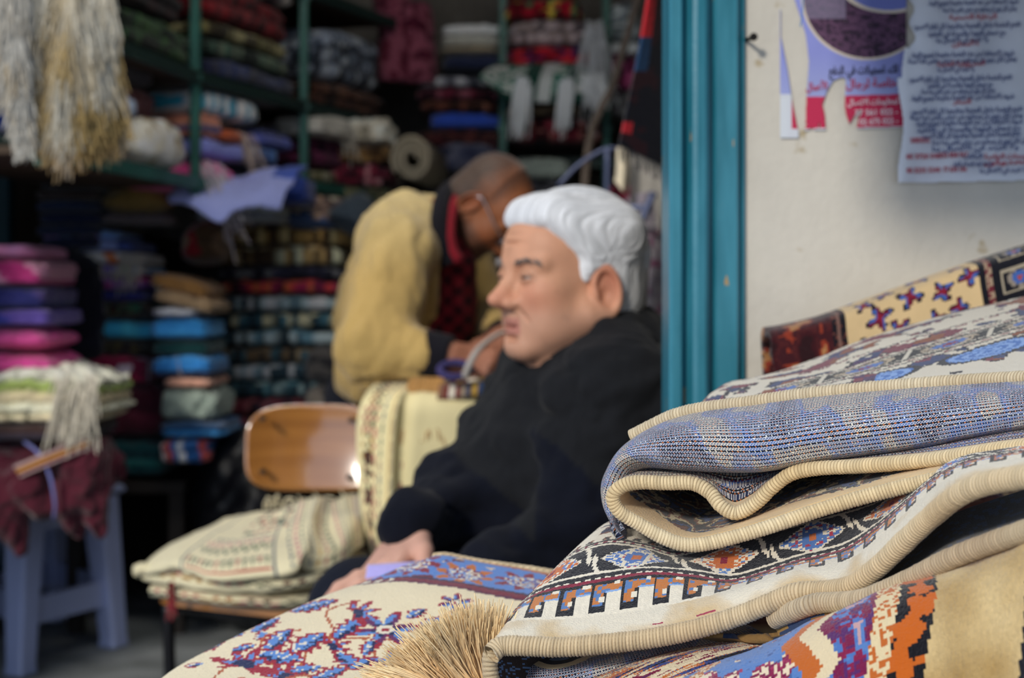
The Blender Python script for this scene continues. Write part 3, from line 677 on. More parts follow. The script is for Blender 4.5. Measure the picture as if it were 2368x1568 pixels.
# below that shelf
stackitems(722, 905, 5.55, 466, [
    (36, 'olive green patterned carpet lowest beside the rolled beige rug', cp('#5a5c44', '#2e4438', '#77745a', '#2c2a20')),
    (52, 'dark red carpet with pale flecks behind the bending man', cp('#7a2438', '#4a1a2a', '#b07a80', '#5c1c2c', '#2a1018')),
    (44, 'brown and ochre carpet below the pale crumpled cloth', cp('#6a4c2c', '#8a6a40', '#4a3420', '#3a2818')),
    (62, 'pale crumpled cotton cloth draped on the corner carpets', sty('mottle', '#8f8878', '#c9c2b0', '#dcd6c6', '#b8ae98', f=20), dict(layers=2, soft=.045, fringe=(-.2, .2, .09, '#cfc8ba', 8), name='crumpled_cloth', cat='cloth'))], group='pile under the corner shelf', dep=.34)
# maroon rolls hanging in the corner
for i, (x0_, y0_, y1_, lb) in enumerate(((915, -20, 190, 'left one of the two burgundy rolled carpets standing on the corner shelf'), (965, 20, 195, 'right one of the two burgundy rolled carpets standing on the corner shelf'))):
    b0, b1 = P(x0_, y1_, 6.02), P(x0_ - 12, y0_, 6.05); m = 40; p = spline([b0, (b0 + b1) / 2 + [.012, -.012, 0], b1], m); V, F = tube_arrays(p, .075 * (1 + .05 * np.sin(np.linspace(0, 9, m))), 40)
    cc = pick(['#6a2038', '#4a1628', '#8a4a5c', '#5c1c30', '#38121e'], fbm(V * 24, 40 + i)); tag(mesh_obj('rolled_carpet', V, F, m_carpet, colors=cc), lb, 'carpet', 'burgundy rolled carpets')
# --- back wall
z0 = 6.0
stackitems(1020, 1160, 6.02, 158, [
    (36, 'navy folded blanket on the back shelf below the white cloths', sty('layers', '#1c2440', '#2a3048'), dict(layers=2)),
    (18, 'sandy beige folded sheet on the navy blanket', sty('plain', '#8a7f6c')),
    (24, 'grey white folded sheet above the sandy beige sheet', sty('plain', '#a9a89e'), dict(layers=2)),
    (26, 'brightest white folded cloth topping the small pile on the back shelf', sty('plain', '#cfd2d2'), dict(layers=2))], group='white cloths on the back shelf', dep=.36)
stackitems(960, 1160, 6.0, 345, [
    (48, 'dark maroon flowered carpet low on the back shelf left of the post', cp('#2c1a20', '#4a2024', '#5c3430', '#1c1014')),
    (40, 'vivid blue folded blanket on the back wall shelf', sty('plain', '#2c4aa8'), dict(l=32, layers=2)),
    (26, 'brown red carpet directly above the vivid blue blanket', cp('#6a3c30', '#8a5a48', '#4a2820', '#2c1814'), dict(l=10)),
    (30, 'wine red flecked carpet above the brown red carpet', cp('#5c2030', '#7a4450', '#3a1620', '#20101a')),
    (30, 'grey and white flowered carpet topping the pile over the blue blanket', cp('#8a8a92', '#b4b4b8', '#5a5c66', '#3c3e48'), dict(r=-30))], group='carpets beside the back post', dep=.40)
stackitems(1172, 1396, 5.9, 328, [
    (62, 'dark crimson flowered carpet under the hanging green rug', cp('#5c1a28', '#7a2c38', '#8a5450', '#3a1018', '#1e0a10'), dict(layers=2)),
    (24, 'tan folded carpet just under the green rug', cp('#8a7860', '#a8967c', '#5a4c3c'), dict(r=-40)),
    (88, 'dark green carpet core below the green and white rug', cp('#1e3830', '#16241f', '#2a4a40', '#101a16'), dict(layers=2)),
    (50, 'strong red patterned carpet on top of the green and white rug', cp('#a8182c', '#86142a', '#2a2050', '#c22a34', '#5c0c18'), dict(layers=2)),
    (62, 'pinkish grey patterned carpet with a white fringe on the red carpet', cp('#8a7a78', '#a8989a', '#6a5c5c', '#4a4246'), dict(layers=2, fringe=(.62, .98, .20, '#d2d6dc', 34))),
    (50, 'red and green bordered carpet topping the right back pile', cp('#a01428', '#7c1020', '#2a6a4a', '#c8b84a', '#500a14'), dict(l=-8, r=-50, layers=2)),
    (34, 'multicoloured embroidered carpet at the upper edge of the back pile', cp('#2a2a6a', '#a02a2a', '#c8a83a', '#2a6a4a', '#1a1a2a'), dict(r=-60))], group='carpets under and over the green rug', dep=.42)
# green rug lying over the pile with two white tassels
gr = thing('prayer_rug', 'green and white rug draped over the back pile with two long white tassels', 'rug', P(1250, 235, 5.85))
g_, vv = loft([PC((1108, 182, 5.84), (1180, 232, 5.80), (1240, 236, 5.78), (1320, 238, 5.78), (1392, 232, 5.82)), PC((1112, 172, 5.85), (1170, 190, 5.80), (1250, 182, 5.79), (1330, 176, 5.79), (1396, 190, 5.82)), PC((1140, 150, 5.95), (1190, 148, 5.92), (1260, 146, 5.9), (1330, 146, 5.9), (1388, 160, 5.92))], 70, 24)
u, J, I = fgrid(g_); fr = I / 69; n_ = fbm(np.stack([u * 60, J * .5, u * 0], -1), 4)
cc = np.where((n_ > .5)[:, None], col('#d9dcd6'), col('#3c7a68')); bar = (np.abs(fr - .42) < .07) | (np.abs(fr - .74) < .03) | (J > 20) | (J < 3); cc[bar] = col('#1e4a3e'); cc[(np.abs(fr - .53) < .05)] = col('#cfd4d2')
sheet('pile', g_, cc, m_carpet, gr, .008)
for (px_, y0_, y1_) in ((1212, 175, 292), (1312, 178, 285)):
    rs = [P(px_ + rng.normal(0, 9), y0_ + rng.random() * 30, 5.775) for _ in range(46)]; ds = [[-.09 + rng.normal(0, .05), -.04, -1] for _ in rs]; ls = [(y1_ - y0_) / FPX * 5.77 * (.6 + .35 * rng.random()) for _ in rs]
    strands('tassel', rs, ds, ls, .0042, lambda i, t: col('#dfe3e6') * np.ones((len(t), 1)), m_cloth, gr, droop=.2, wig=.06, n=5)
strands('fringe', [P(1340 + 50 * rng.random(), 165 + 35 * rng.random(), 5.78) for _ in range(60)], [[.3, -.2, -.5]] * 60, [.07] * 60, .004, lambda i, t: col('#dfe3e6') * np.ones((len(t), 1)), m_cloth, gr, droop=.5, n=5)
stackitems(1410, 1482, 6.0, 270, [
    (60, 'grey folded carpet right of the leaning pole on the back shelf', cp('#5a5a5c', '#3c3c40', '#77777a')), (85, 'plum pink carpet half hidden by the leaning pole', cp('#7a2a50', '#5c1e3c', '#94406a', '#38142a'), dict(layers=2)),
    (30, 'white folded sheet right of the leaning pole', sty('plain', '#bcc2c4')), (100, 'grey and white knotted carpet at the top right of the pole', cp('#8a9296', '#b4bcbe', '#5a6468', '#3c4448'))], group='pile right of the pole', dep=.36)
stackitems(975, 1300, 5.92, 470, [
    (60, 'dark grey flecked carpet low behind the bending man', cp('#3c3c44', '#5a5a60', '#2a2a30', '#1c1c22')), (46, 'brown black flecked carpet under the grey navy cloth', cp('#4a4440', '#2c2a2c', '#6a6058', '#1c1a1c'), dict(r=-60))], group='pile under the back shelf', dep=.3)
stackitems(990, 1165, 5.88, 396, [(62, 'slate navy crumpled cloth beside the rolled beige rug', sty('mottle', '#2c3048', '#3e4258', '#56586a', '#23263a', f=14), dict(layers=3, soft=.03, name='crumpled_cloth', cat='cloth'))], dep=.3)
stackitems(1185, 1320, 5.9, 412, [(50, 'pale sage folded cloth below the back shelf', sty('plain', '#8b958c'), dict(layers=2))], dep=.3)
# rolled rug with its spiral end toward the viewer
rr = thing('rolled_rug', 'rolled beige rug showing its spiral end behind the bending man', 'rug', P(952, 415, 5.5))
a = np.linspace(0, 2 * np.pi * 2.6, 160); rad = .022 + .052 * a / a[-1]; c0 = P(952, 366, 5.46); V = []
for yy in (0, .02, .5):
    for k in (-.0085, .0085): V.append(np.stack([c0[0] + (rad + k) * np.cos(a) * .95 + (.05 if yy == .5 else 0), np.full(160, c0[1] + yy), c0[2] + (rad + k) * np.sin(a) * 1.12], -1))
V = np.array(V); F = []; m = 160; idx = lambda r, i: r * m + i
for i in range(m - 1):
    for r0, r1 in ((0, 1), (1, 3), (3, 5), (5, 4), (4, 2), (2, 0)): F.append((idx(r0, i), idx(r1, i), idx(r1, i + 1), idx(r0, i + 1)))
vf = V.reshape(-1, 3); cc = col('#b7ab94') * (.8 + .4 * fbm(vf * 60, 2))[:, None]; cc[np.repeat(np.arange(6) % 2 == 0, m)] *= .62
mesh_obj('roll', vf, F, m_carpet, rr, colors=cc)
# leaning wooden pole
b = MB(); b.tube(spline([P(1330, 640, 4.75) * [1, 1, 0] + [0, 0, .02], P(1352, 430, 4.75), P(1420, 190, 4.72), P(1492, -60, 4.7)], 30), .013, 10)
tag(b.build('wooden_pole', plain_mat('old_wood', '#5b5048', .8, var=.2, vscale=30), smooth=True), 'long thin wooden pole leaning behind the white haired man', 'pole')
# dark hanging with a red edge, just inside the door
hg = thing('hanging_rug', 'near black hanging rug with a red edge beside the teal door frame', 'rug', P(1500, 380, 2.5))
g_, vv = loft([PC((1512, -60, 2.45), (1545, -60, 2.5), (1600, -60, 2.55)), PC((1480, 120, 2.45), (1540, 120, 2.49), (1600, 120, 2.55)), PC((1450, 260, 2.45), (1540, 260, 2.49), (1600, 260, 2.55)), PC((1434, 335, 2.45), (1530, 380, 2.49), (1600, 402, 2.55))], 50, 80)
u, J, I = fgrid(g_); f = I / 49; cc = np.zeros((len(u), 3)) + col('#10121c'); cc[fbm(np.stack([u * 30, J * .12, u * 0], -1), 3) > .62] = col('#26121a')
cc[(f < .16) & (J < 26)] = col('#b3242e'); cc[(f < .16) & (J >= 26) & (J < 40)] = col('#1d3a5c'); cc[(f < .1) & (J > 62) & (J < 70)] = col('#a3242e')
sheet('field', g_, cc, m_carpet, hg, .006)
strands('fringe', [g_[-1, i] for i in range(0, 30)], [[0, 0, -1]] * 30, [.02] * 30, .0012, lambda i, t: col('#22242c') * np.ones((len(t), 1)), m_cloth, hg)
# lilac grey hanging rug with white threads, behind the seated man
lr = thing('hanging_rug', 'lilac grey hanging rug with a long white fringe behind the seated man', 'rug', P(1500, 800, 3.9))
g_, vv = loft([PC((1448, 455, 3.9), (1490, 445, 3.84), (1575, 440, 3.95)), PC((1450, 600, 3.9), (1500, 600, 3.82), (1575, 600, 3.95)), PC((1440, 760, 3.9), (1500, 770, 3.8), (1575, 780, 3.95)), PC((1445, 960, 3.9), (1500, 960, 3.82), (1575, 960, 3.95))], 40, 90)
u, J, I = fgrid(g_); n_ = fbm(np.stack([u * 26, J * .25, u * 0], -1), 12); cc = col('#8f8894') * (.8 + .3 * n_)[:, None]; cc[n_ > .63] = col('#7d4a68'); cc[(J > 48) & (J < 54)] = col('#a8a08c'); cc[(n_ < .33)] = col('#b4aeb4')
sheet('field', g_, cc, m_carpet, lr, .01)
rs = [P(1455 + 110 * rng.random(), 352 + 20 * rng.random(), 3.86) for _ in range(130)]
strands('fringe', rs, [[.05, -.03, -1]] * 130, [.12 + .06 * rng.random() for _ in rs], .0016, lambda i, t: col('#a8a49e') * np.ones((len(t), 1)), m_cloth, lr, droop=.1, wig=.05, n=4)
tc_ = thing('ivory_cloth', 'ivory cloth strip hanging from the bar beside the dark hanging rug', 'cloth', P(1437, 440, 3.8))
g_, vv = loft([PC((1426, 342, 3.8), (1440, 340, 3.78), (1456, 342, 3.8)), PC((1424, 400, 3.8), (1440, 400, 3.77), (1456, 405, 3.8)), PC((1420, 418, 3.8), (1438, 440, 3.77), (1448, 448, 3.8))], 14, 24)
u, J, I = fgrid(g_); sheet('cloth', g_, np.zeros((len(u), 3)) + col('#e2d6bc'), m_cloth, tc_, .003)
stackitems(1405, 1478, 3.95, 468, [(42, 'small wine red folded cloth under the ivory strip', sty('plain', '#5a1626'), dict(layers=2))], dep=.2)
# metal stand the rug hangs on
b = MB(); mt = plain_mat('blue_grey_steel', '#4f5878', .4, metal=.3)
for q, r in (((P(1512, 445, 3.7), P(1470, 560, 3.7), P(1448, 760, 3.7)), .010), ((P(1405, 478, 3.75), P(1508, 482, 3.72)), .009), ((P(1290, 430, 3.9), P(1340, 380, 3.9), P(1400, 345, 3.9), P(1430, 345, 3.9)), .006), ((P(1405, 345, 3.9), P(1400, 760, 3.9)), .008), ((P(1430, 345, 3.9), P(1580, 345, 3.9)), .008)):
    b.tube(spline(q, 16), r, 8)
for px_ in (1400, 1448): b.tube([P(px_, 755, 3.9 if px_ == 1400 else 3.7), P(px_, 755, 3.9 if px_ == 1400 else 3.7) * [1, 1, 0]], .008, 8)
tag(b.build('folding_stand', mt, smooth=True), 'blue grey metal folding stand carrying cloths behind the seated man', 'stand')
bg_ = MB(); bg_.box(P(1500, 815, 3.65), (.07, .04, .045), bev=.012); bg_.box(P(1525, 795, 3.63), (.04, .04, .05), bev=.015)
# ================================================================ floor stacks on the left
G5 = 'rolled and folded cloths on the plastic stool'
stool_d = 4.22
# lower left: plastic stool
st = thing('plastic_stool', 'pale blue grey plastic stool under the maroon bundle', 'stool', (Xp(150, 4.35), 4.42, 0))
m_pl = plain_mat('pale_plastic', '#a9b4dc', .38, var=.03)
corners = {(-1, -1): (Xp(48, 4.24), 4.24), (1, -1): (Xp(262, 4.58), 4.58), (-1, 1): (Xp(-60, 4.62), 4.62), (1, 1): (Xp(130, 4.95), 4.95)}
cen = np.mean(list(corners.values()), axis=0)
topc = {k: np.array(v) * .80 + cen * .20 for k, v in corners.items()}; HS = .455
def tleg(bot, top, w0, w1):
    b = MB(); V = []; a_ = np.array(bot); t_ = np.array(top); ex_ = (np.array(corners[(1, -1)]) - np.array(corners[(-1, -1)])); ex_ /= np.linalg.norm(ex_); ey_ = np.array([-ex_[1], ex_[0]])
    for (p, zz, w_) in ((a_, 0, w0 * 1.12), (a_, .03, w0), (t_, HS, w1)):
        for sx, sy in ((-1, -1), (1, -1), (1, 1), (-1, 1)): q = p + ex_ * sx * w_ / 2 + ey_ * sy * w_ / 2; V.append([q[0], q[1], zz])
    F = [(3, 2, 1, 0), (8, 9, 10, 11)] + [(r * 4 + k, r * 4 + (k + 1) % 4, r * 4 + 4 + (k + 1) % 4, r * 4 + 4 + k) for r in (0, 1) for k in range(4)]
    return V, F
for k in corners:
    V, F = tleg(corners[k], topc[k], .062, .085); o = mesh_obj('leg', V, F, m_pl, st, smooth=False); bv = o.modifiers.new('b', 'BEVEL'); bv.width = .008; bv.segments = 2
order = [(-1, -1), (1, -1), (1, 1), (-1, 1)]
for i in range(4):
    a_, b_ = np.array(corners[order[i]]) * .93 + cen * .07, np.array(corners[order[(i + 1) % 4]]) * .93 + cen * .07; dr = (b_ - a_) / np.linalg.norm(b_ - a_); m_ = (a_ + b_) / 2
    bb = MB(); rot = np.array([[dr[0], -dr[1], 0], [dr[1], dr[0], 0], [0, 0, 1]]); bb.box((m_[0], m_[1], .165), (np.linalg.norm(b_ - a_), .022, .075), rot); bb.build('stretcher', m_pl, st); bb = MB(); bb.box((m_[0], m_[1], .42), (np.linalg.norm(b_ - a_) * .85, .022, .06), rot); bb.build('seat_apron', m_pl, st)
bb = MB(); dr = (np.array(corners[(1, -1)]) - np.array(corners[(-1, -1)])); dr /= np.linalg.norm(dr); rot = np.array([[dr[0], -dr[1], 0], [dr[1], dr[0], 0], [0, 0, 1]]); bb.box((cen[0], cen[1], HS + .01), (.36, .36, .03), rot, bev=.012); bb.build('seat', m_pl, st)
# maroon bundle tied on the stool
yw = math.atan2(dr[1], dr[0])
mbn = thing('tied_bundle', 'maroon velvet bundle with striped band tied with string on the plastic stool', 'bundle', P(130, 1150, 4.2))
s_ = SDF(P(-60, 1310, 3.95) + [-.12, -.06, 0], P(330, 1000, 4.5) + [.04, .12, .02], .0065)
s_.add(s_.ell(P(110, 1090, 4.22), (.20, .19, .105)), .02).add(s_.ell(P(20, 1110, 4.16), (.13, .15, .10)), .04)
for a_, b_, ra, rb in ((P(0, 1150, 4.05), P(45, 1275, 4.07), .085, .022), (P(190, 1075, 4.06), P(235, 1225, 4.08), .085, .024), (P(140, 1130, 4.05), P(185, 1235, 4.10), .06, .02), (P(220, 1050, 4.14), P(305, 1095, 4.16), .07, .02), (P(70, 1130, 4.03), P(95, 1170, 4.04), .07, .04)): s_.add(s_.cap(a_, b_, ra, rb), .022)
s_.sub(s_.cap(P(112, 1060, 4.0), P(126, 1190, 4.0), .012), .03)
V, F = s_.mesh(); n_ = np.abs(fbm(V * [16, 16, 10], 5, 3) - .5) * 2; V = V + (V - P(120, 1120, 4.3)) * ((n_ - .3) * .16)[:, None]
mesh_obj('wrapping', V, F, m_cloth, mbn, colors=pick(['#421722', '#551f2e', '#5e2a36'], fbm(V * 9, 6)))
b = MB(); b.tube(spline(PC((55, 1020, 4.05), (90, 1050, 3.985), (115, 1100, 3.965), (127, 1165, 3.975), (125, 1200, 4.0)), 30), .0045, 8); b.build('tie_string', plain_mat('lilac_string', '#7a80c0', .9), mbn, smooth=True)
g_, vv = loft([PC((30, 1078, 4.0), (110, 1045, 3.975), (205, 1010, 4.02)), PC((45, 1104, 3.97), (120, 1072, 3.955), (212, 1036, 4.0))], 40, 10)
u, J, I = fgrid(g_); sheet('striped_band', g_, pick(['#b59a9a', '#5a2434', '#a8763c', '#b8863c', '#5a2434', '#b59a9a'], J / 9.0), m_cloth, mbn, .004)
yS = 1012
stackitems(-70, 190, 4.02, 1022, [
    (38, 'dark striped cloth squeezed between the maroon bundle and cream throw', sty('layers', '#2a2430', '#3a2a28', '#5a4a3a'), dict(layers=2)),
    (125, 'cream woven throw with a green stripe and knotted fringe on the stool pile', sty('layers', '#cfc3a4', '#d9d0b8', '#c2b594', '#8fa05a', '#ddd5c2'), dict(layers=5, r=40, fringe=(.30, .98, .085, '#ddd6c6', 60), soft=.045, lobe=.2, name='woven_throw', cat='throw'))], group=None, dep=.42)
stackitems(-75, 108, 4.1, 872, [
    (58, 'lower bright pink rolled blanket on the left stool pile', sty('plain', '#cf4a92'), dict(layers=1, ex=(.3, .9), r=6)),
    (60, 'upper bright pink rolled blanket on the left stool pile', sty('plain', '#c94a8e'), dict(layers=1, ex=(.3, .9))),
    (42, 'royal blue and violet folded blanket above the pink rolls', sty('bands', '#3a3f9a', '#5a4a98', '#33398c', n=4), dict(r=8, layers=2)),
    (52, 'navy and violet checked blanket in the left pile', sty('bands', '#2c2f6c', '#4a3f78', '#262a5c', n=4), dict(r=-6, layers=3)),
    (66, 'magenta and rose checked blanket high in the left pile', sty('bands', '#a83272', '#c05a90', '#9c2c68', '#c88aa8', n=4), dict(r=-6, layers=4)),
    (30, 'pale pink folded blanket topping the left pile', sty('plain', '#d88ab8'), dict(r=-30, layers=3))], group=G5, dep=.36)
# scarf stack behind
G6 = 'scarves stacked behind the pink blankets'
stackitems(105, 330, 4.75, 1105, [
    (92, 'dark teal striped bundle at the foot of the scarf stack', sty('layers', '#12383c', '#1a4a4a', '#0f2a30'), dict(layers=4, l=120, r=45)),
    (122, 'large dark maroon tied parcel in the middle stack', sty('layers', '#3a1420', '#4a1a28', '#34121e'), dict(layers=4, l=80, r=42, tie=(-.3, '#8a7480'))),
    (70, 'crimson flowered shawl above the large maroon parcel', sty('mottle', '#4a1024', '#7a1c3a', '#5c1630', '#a89aa8', f=18), dict(layers=3, l=40, r=10)),
    (36, 'dark olive and black shawl under the turquoise one', sty('mottle', '#22201c', '#3a3420', '#1a1618'), dict(layers=2, l=30)),
    (44, 'turquoise shawl with an orange and mauve corner', sty('bands', '#2f86c4', '#2f86c4', '#8a6a80', '#3a90cc', n=5), dict(layers=1, l=40, r=35)),
    (44, 'black shawl with green and orange figures', sty('mottle', '#141218', '#2a2420', '#1e4a3a', '#5c3018', '#181418', f=26), dict(layers=2, l=30, tie=(.1, '#9a8a90'))),
    (28, 'navy folded shawl below the magenta one', sty('plain', '#22245c'), dict(l=25)),
    (34, 'magenta and violet folded shawl in the scarf stack', sty('bands', '#a02c70', '#6a3490', '#8a2c78', n=3), dict(l=10, layers=2)),
    (24, 'multicoloured striped scarf with green and blue checks', sty('bands', '#3a78c0', '#2f9a6a', '#c9cfe0', '#5a4a9a', '#dfe3ea', n=14), dict(fringe=(-.9, .9, .032, '#cfc6bc', 26))),
    (30, 'white and orange fringed scarf on the striped scarf', sty('bands', '#dfe4ec', '#c4623a', '#aebcd8', n=8), dict(layers=2, fringe=(.5, 1, .06, '#d8d2c8', 16))),
    (26, 'slate blue scarf near the top of the scarf stack', sty('bands', '#4a5a9a', '#2f3f78', '#6a7ab8', n=5), dict(r=-20)),
    (24, 'violet and steel blue scarf topping the scarf stack', sty('bands', '#6a58a8', '#5878b0', '#8068b0', n=4), dict(l=-15, r=-55))], group=G6, dep=.36, bright=1.6)
G7 = 'cloths in the low pile beside the scarf stack'
stackitems(345, 490, 4.62, 1075, [
    (62, 'red white and blue towel crumpled at the foot of the low pile', sty('bands', '#3a86c0', '#b04a48', '#d8d8de', '#2a5a94', n=7), dict(l=20, r=-10, layers=2, soft=.03)),
    (38, 'bright blue towel under the sage cloth', sty('layers', '#3a86c4', '#23446a'), dict(l=20, r=30)),
    (78, 'sage grey cloth hanging out of the low pile', sty('plain', '#7f8c84'), dict(l=20, r=10, layers=1, soft=.03)),
    (22, 'salmon folded cloth between the sage and the blue ones', sty('plain', '#b88a78'), dict(l=30, layers=1)),
    (52, 'bright blue folded shawl with dark underside in the low pile', sty('layers', '#1c2a48', '#2f78bc', '#3a86c8'), dict(layers=3, tie=(-.05, '#a8a4b0'))),
    (38, 'dark green and purple folded shawl in the low pile', sty('bands', '#123a3c', '#3a1a5c', '#14343a', n=2), dict(r=-10, layers=2)),
    (52, 'sky blue folded shawl near the top of the low pile', sty('plain', '#3a90d2'), dict(l=-5, r=-12, layers=2)),
    (22, 'white rumpled scarf with dark spots under the tan blankets', sty('mottle', '#3a2a3c', '#c9cad2', '#8a8a98', f=20), dict(r=-40)),
    (34, 'light tan folded blanket tilted on the low pile', sty('plain', '#a88c6a'), dict(roll=.24, layers=2)),
    (38, 'golden brown folded blanket tilted on top of the low pile', sty('plain', '#8a6438'), dict(roll=.26, l=-10, r=-14, layers=2))], group=G7, dep=.34)
b = thing('low_bench', 'dark low wooden bench under the scarf stack and low pile', 'bench', (Xp(330, 4.8), 4.82, 0)); xa, xb = Xp(120, 4.62), Xp(408, 4.62)
q = MB(); q.box(((xa + xb) / 2, 4.98, .46), (xb - xa, .50, .035)); q.build('bench_top', plain_mat('dark_bench', '#2a231e', .7), b)
for x_ in (xa + .03, xb - .03):
    for y_ in (4.77, 5.19): q = MB(); q.box((x_, y_, .221), (.045, .045, .442)); q.build('leg', plain_mat('dark_bench', '#2a231e', .7), b)
# carpets stack
G8 = 'carpets in the tall stack behind the chair'
cols = [('lowest wine and teal patterned carpet of the tall stack', '#3a1c28', '#1f3a40', '#5c2c34', '#141a20'), ('dark red flecked carpet low in the tall stack', '#4a1c24', '#2c2028', '#6a3a3c', '#1a1014'),
        ('grey teal carpet of the tall stack under the striped grey one', '#3c5a60', '#24383e', '#6a7a78', '#18242a'), ('grey and blue striped carpet of the tall stack', '#5a6a72', '#34464e', '#8a9290', '#1c282e'),
        ('dark brown and teal carpet of the tall stack', '#4a3c2c', '#284048', '#6a5a44', '#1c1c1c'), ('blue grey carpet with pale dots in the tall stack', '#46606a', '#7a8686', '#2a3c44', '#1a2428'),
        ('teal and sand carpet of the tall stack below the grey one', '#2f4a52', '#8a8068', '#1f343c', '#141e22'), ('pale grey blue carpet of the tall stack below the red one', '#6a7678', '#3a4a50', '#98a09c', '#1e282c')]
items = [(40, lb, cp(*[np.minimum(col(q) * 2.7, .8) for q in c_]), dict(layers=1, l=rng.integers(-12, 12), r=rng.integers(-14, 14))) for lb, *c_ in cols]
items += [(34, 'dark red carpet with orange medallions in the tall stack', cp(*[np.minimum(col(q) * 2.3, .8) for q in ('#6a1a34', '#8a2c2c', '#4a1428', '#a8442c', '#240c16')]), dict(layers=1)), (30, 'navy edged carpet above the dark red one in the tall stack', cp(*[np.minimum(col(q) * 2.3, .8) for q in ('#2a2a38', '#4a4a4c', '#1c1c28', '#14141c')]), dict(layers=1)),
          (50, 'brown gold and grey figured carpet in the tall stack', cp(*[np.minimum(col(q) * 2.3, .8) for q in ('#7a6440', '#a89878', '#4a3c28', '#8a7a5c', '#2a2018')]), dict(layers=1)), (44, 'ochre and black figured carpet near the top of the tall stack', cp(*[np.minimum(col(q) * 2.3, .8) for q in ('#6a5430', '#3a2c1c', '#94805a', '#241a12')]), dict(layers=1, r=15)),
          (76, 'thick brown grey carpet with twisted pattern topping the tall stack', cp(*[np.minimum(col(q) * 2.3, .8) for q in ('#7a6658', '#5a4a42', '#9a8a7a', '#4a3e40', '#332a28')]), dict(layers=2, l=-10, r=18))]
stackitems(492, 792, 5.25, 1000, items, group=G8, dep=.42, cellw=.021)
stackitems(700, 790, 4.9, 960, [(70, 'grey brown lumpy sack beside the tall stack', sty('mottle', '#4a4440', '#5c5650', '#3a3634', f=12), dict(layers=1, dd=.0, ex=(.6, .7), name='cloth_sack', cat='sack')), (80, 'dark grey lumpy sack on the grey brown one', sty('mottle', '#3c3a3c', '#55504c', '#2c2a2c', f=12), dict(layers=1, ex=(.6, .7), name='cloth_sack', cat='sack'))], dep=.2)
textile('denim_cushion', 'blue denim cushion lying on the thick brown carpet', 'cushion', None, P(715, 538, 5.25), .27, .36, .12, .1, sty('plain', '#3f5276', dome=1), layers=1, seed=300, ex=(.5, .9), roll=.12)
textile('grey_cushion', 'dark slate cushion lying behind the denim cushion', 'cushion', None, P(800, 540, 5.15), .18, .3, .14, 0, sty('plain', '#3a444e', dome=1), layers=1, seed=301, ex=(.5, .9), roll=.35)
textile('folded_cloth', 'sage white folded cloth under the lilac cloth', 'cloth', None, P(545, 508, 4.85), .27, .3, .055, 0, sty('layers', '#77808a', '#a0a89c'), layers=2, seed=302)
lc = thing('lilac_cloth', 'pale lilac cloth spread over the pile below the green post', 'cloth', P(520, 500, 4.6))
g_, vv = loft([PC((392, 462, 4.62), (440, 480, 4.58), (505, 512, 4.55), (545, 480, 4.58), (600, 475, 4.62), (650, 485, 4.66)), PC((388, 450, 4.64), (450, 452, 4.6), (510, 470, 4.58), (560, 455, 4.62), (610, 440, 4.66), (662, 440, 4.7)), PC((405, 430, 4.72), (460, 426, 4.7), (520, 425, 4.72), (570, 418, 4.74), (620, 405, 4.76), (690, 395, 4.8)), PC((430, 418, 4.8), (480, 412, 4.8), (540, 405, 4.84), (590, 398, 4.86), (640, 384, 4.88), (710, 382, 4.9))], 60, 40)
g_ = g_ + np.array([0, 0, 1.0]) * ((fbm(g_.reshape(-1, 3) * 16, 8).reshape(40, 60) - .5) * .035)[..., None]
u, J, I = fgrid(g_); cc = np.zeros((len(u), 3)) + col('#b4beff'); cc[(I > 46) & (J > 18)] = col('#4f68c8'); sheet('cloth', g_, cc, m_cloth, lc, .012)
textile('folded_cloth', 'dark blue folded cloth under the right end of the lilac cloth', 'cloth', None, P(665, 470, 4.98), .13, .25, .10, 0, sty('plain', '#2c3f86'), layers=2, seed=303)
textile('khaki_cushion', 'khaki gold cushion in the dark below the left shelf', 'cushion', None, P(312, 498, 4.75), .22, .3, .13, .15, sty('plain', '#7d6738', dome=1), layers=1, seed=304, ex=(.4, .8))
textile('folded_blanket', 'grey lavender blanket under the khaki cushion', 'blanket', None, P(312, 515, 4.74), .23, .3, .03, .15, sty('plain', '#5c5458'), layers=1, seed=305)
# dark mass: black filler bulks added for the unlit void between the stacks
textile('dark_hide_bundle', 'nearly black bulk added to fill the dark void between the stacks', 'bundle', None, P(360, 700, 5.27), .38, .4, .26, 0, sty('plain', '#15100e'), layers=1, seed=306, ex=(.5, .6))
textile('dark_crate', 'black heap added under the bulk that fills the dark void', 'heap', None, P(360, 1010, 5.27) * [1, 1, 0], .42, .4, Zp(700, 5.27), 0, sty('plain', '#1a1614'), layers=3, seed=307, ex=(.3, .3))
textile('wrapped_bundle', 'brown wrapped bundle with a red end beside the tall stack', 'bundle', None, P(478, 612, 4.85), .16, .3, .15, .2, sty('mottle', '#6a5440', '#4a3828', '#7a1a24', '#8a7458', f=14), layers=2, seed=308, ex=(.5, .7))
stackitems(78, 232, 4.7, 575, [(h_, lb, sty('plain', c_), dict(layers=2, l=int(rng.integers(-6, 8)), r=int(rng.integers(-8, 8)))) for h_, lb, c_ in (
    (30, 'lowest dark navy denim garment of the dim folded stack', '#1c2440'), (26, 'second navy denim garment of the dim folded stack', '#26304c'), (30, 'middle midnight blue garment of the dim folded stack', '#1e2846'), (28, 'slate blue garment above the middle of the dim stack', '#2a3654'),
    (24, 'thin brown grey garment in the dim folded stack', '#3c3434'), (32, 'charcoal garment near the top of the dim stack', '#34343c'), (30, 'greyish violet garment topping the dim folded stack', '#3a3a4c'))], group='dim denim stack under the shelf', dep=.34)
stackitems(78, 232, 4.7, 1110, [(268, 'dark wrapped bale carrying the denim stack', sty('plain', '#1a1a22'), dict(layers=3)), (267, 'dark upper bale directly under the denim stack', sty('plain', '#20202c'), dict(layers=3))], group='bales in the dark', dep=.34)
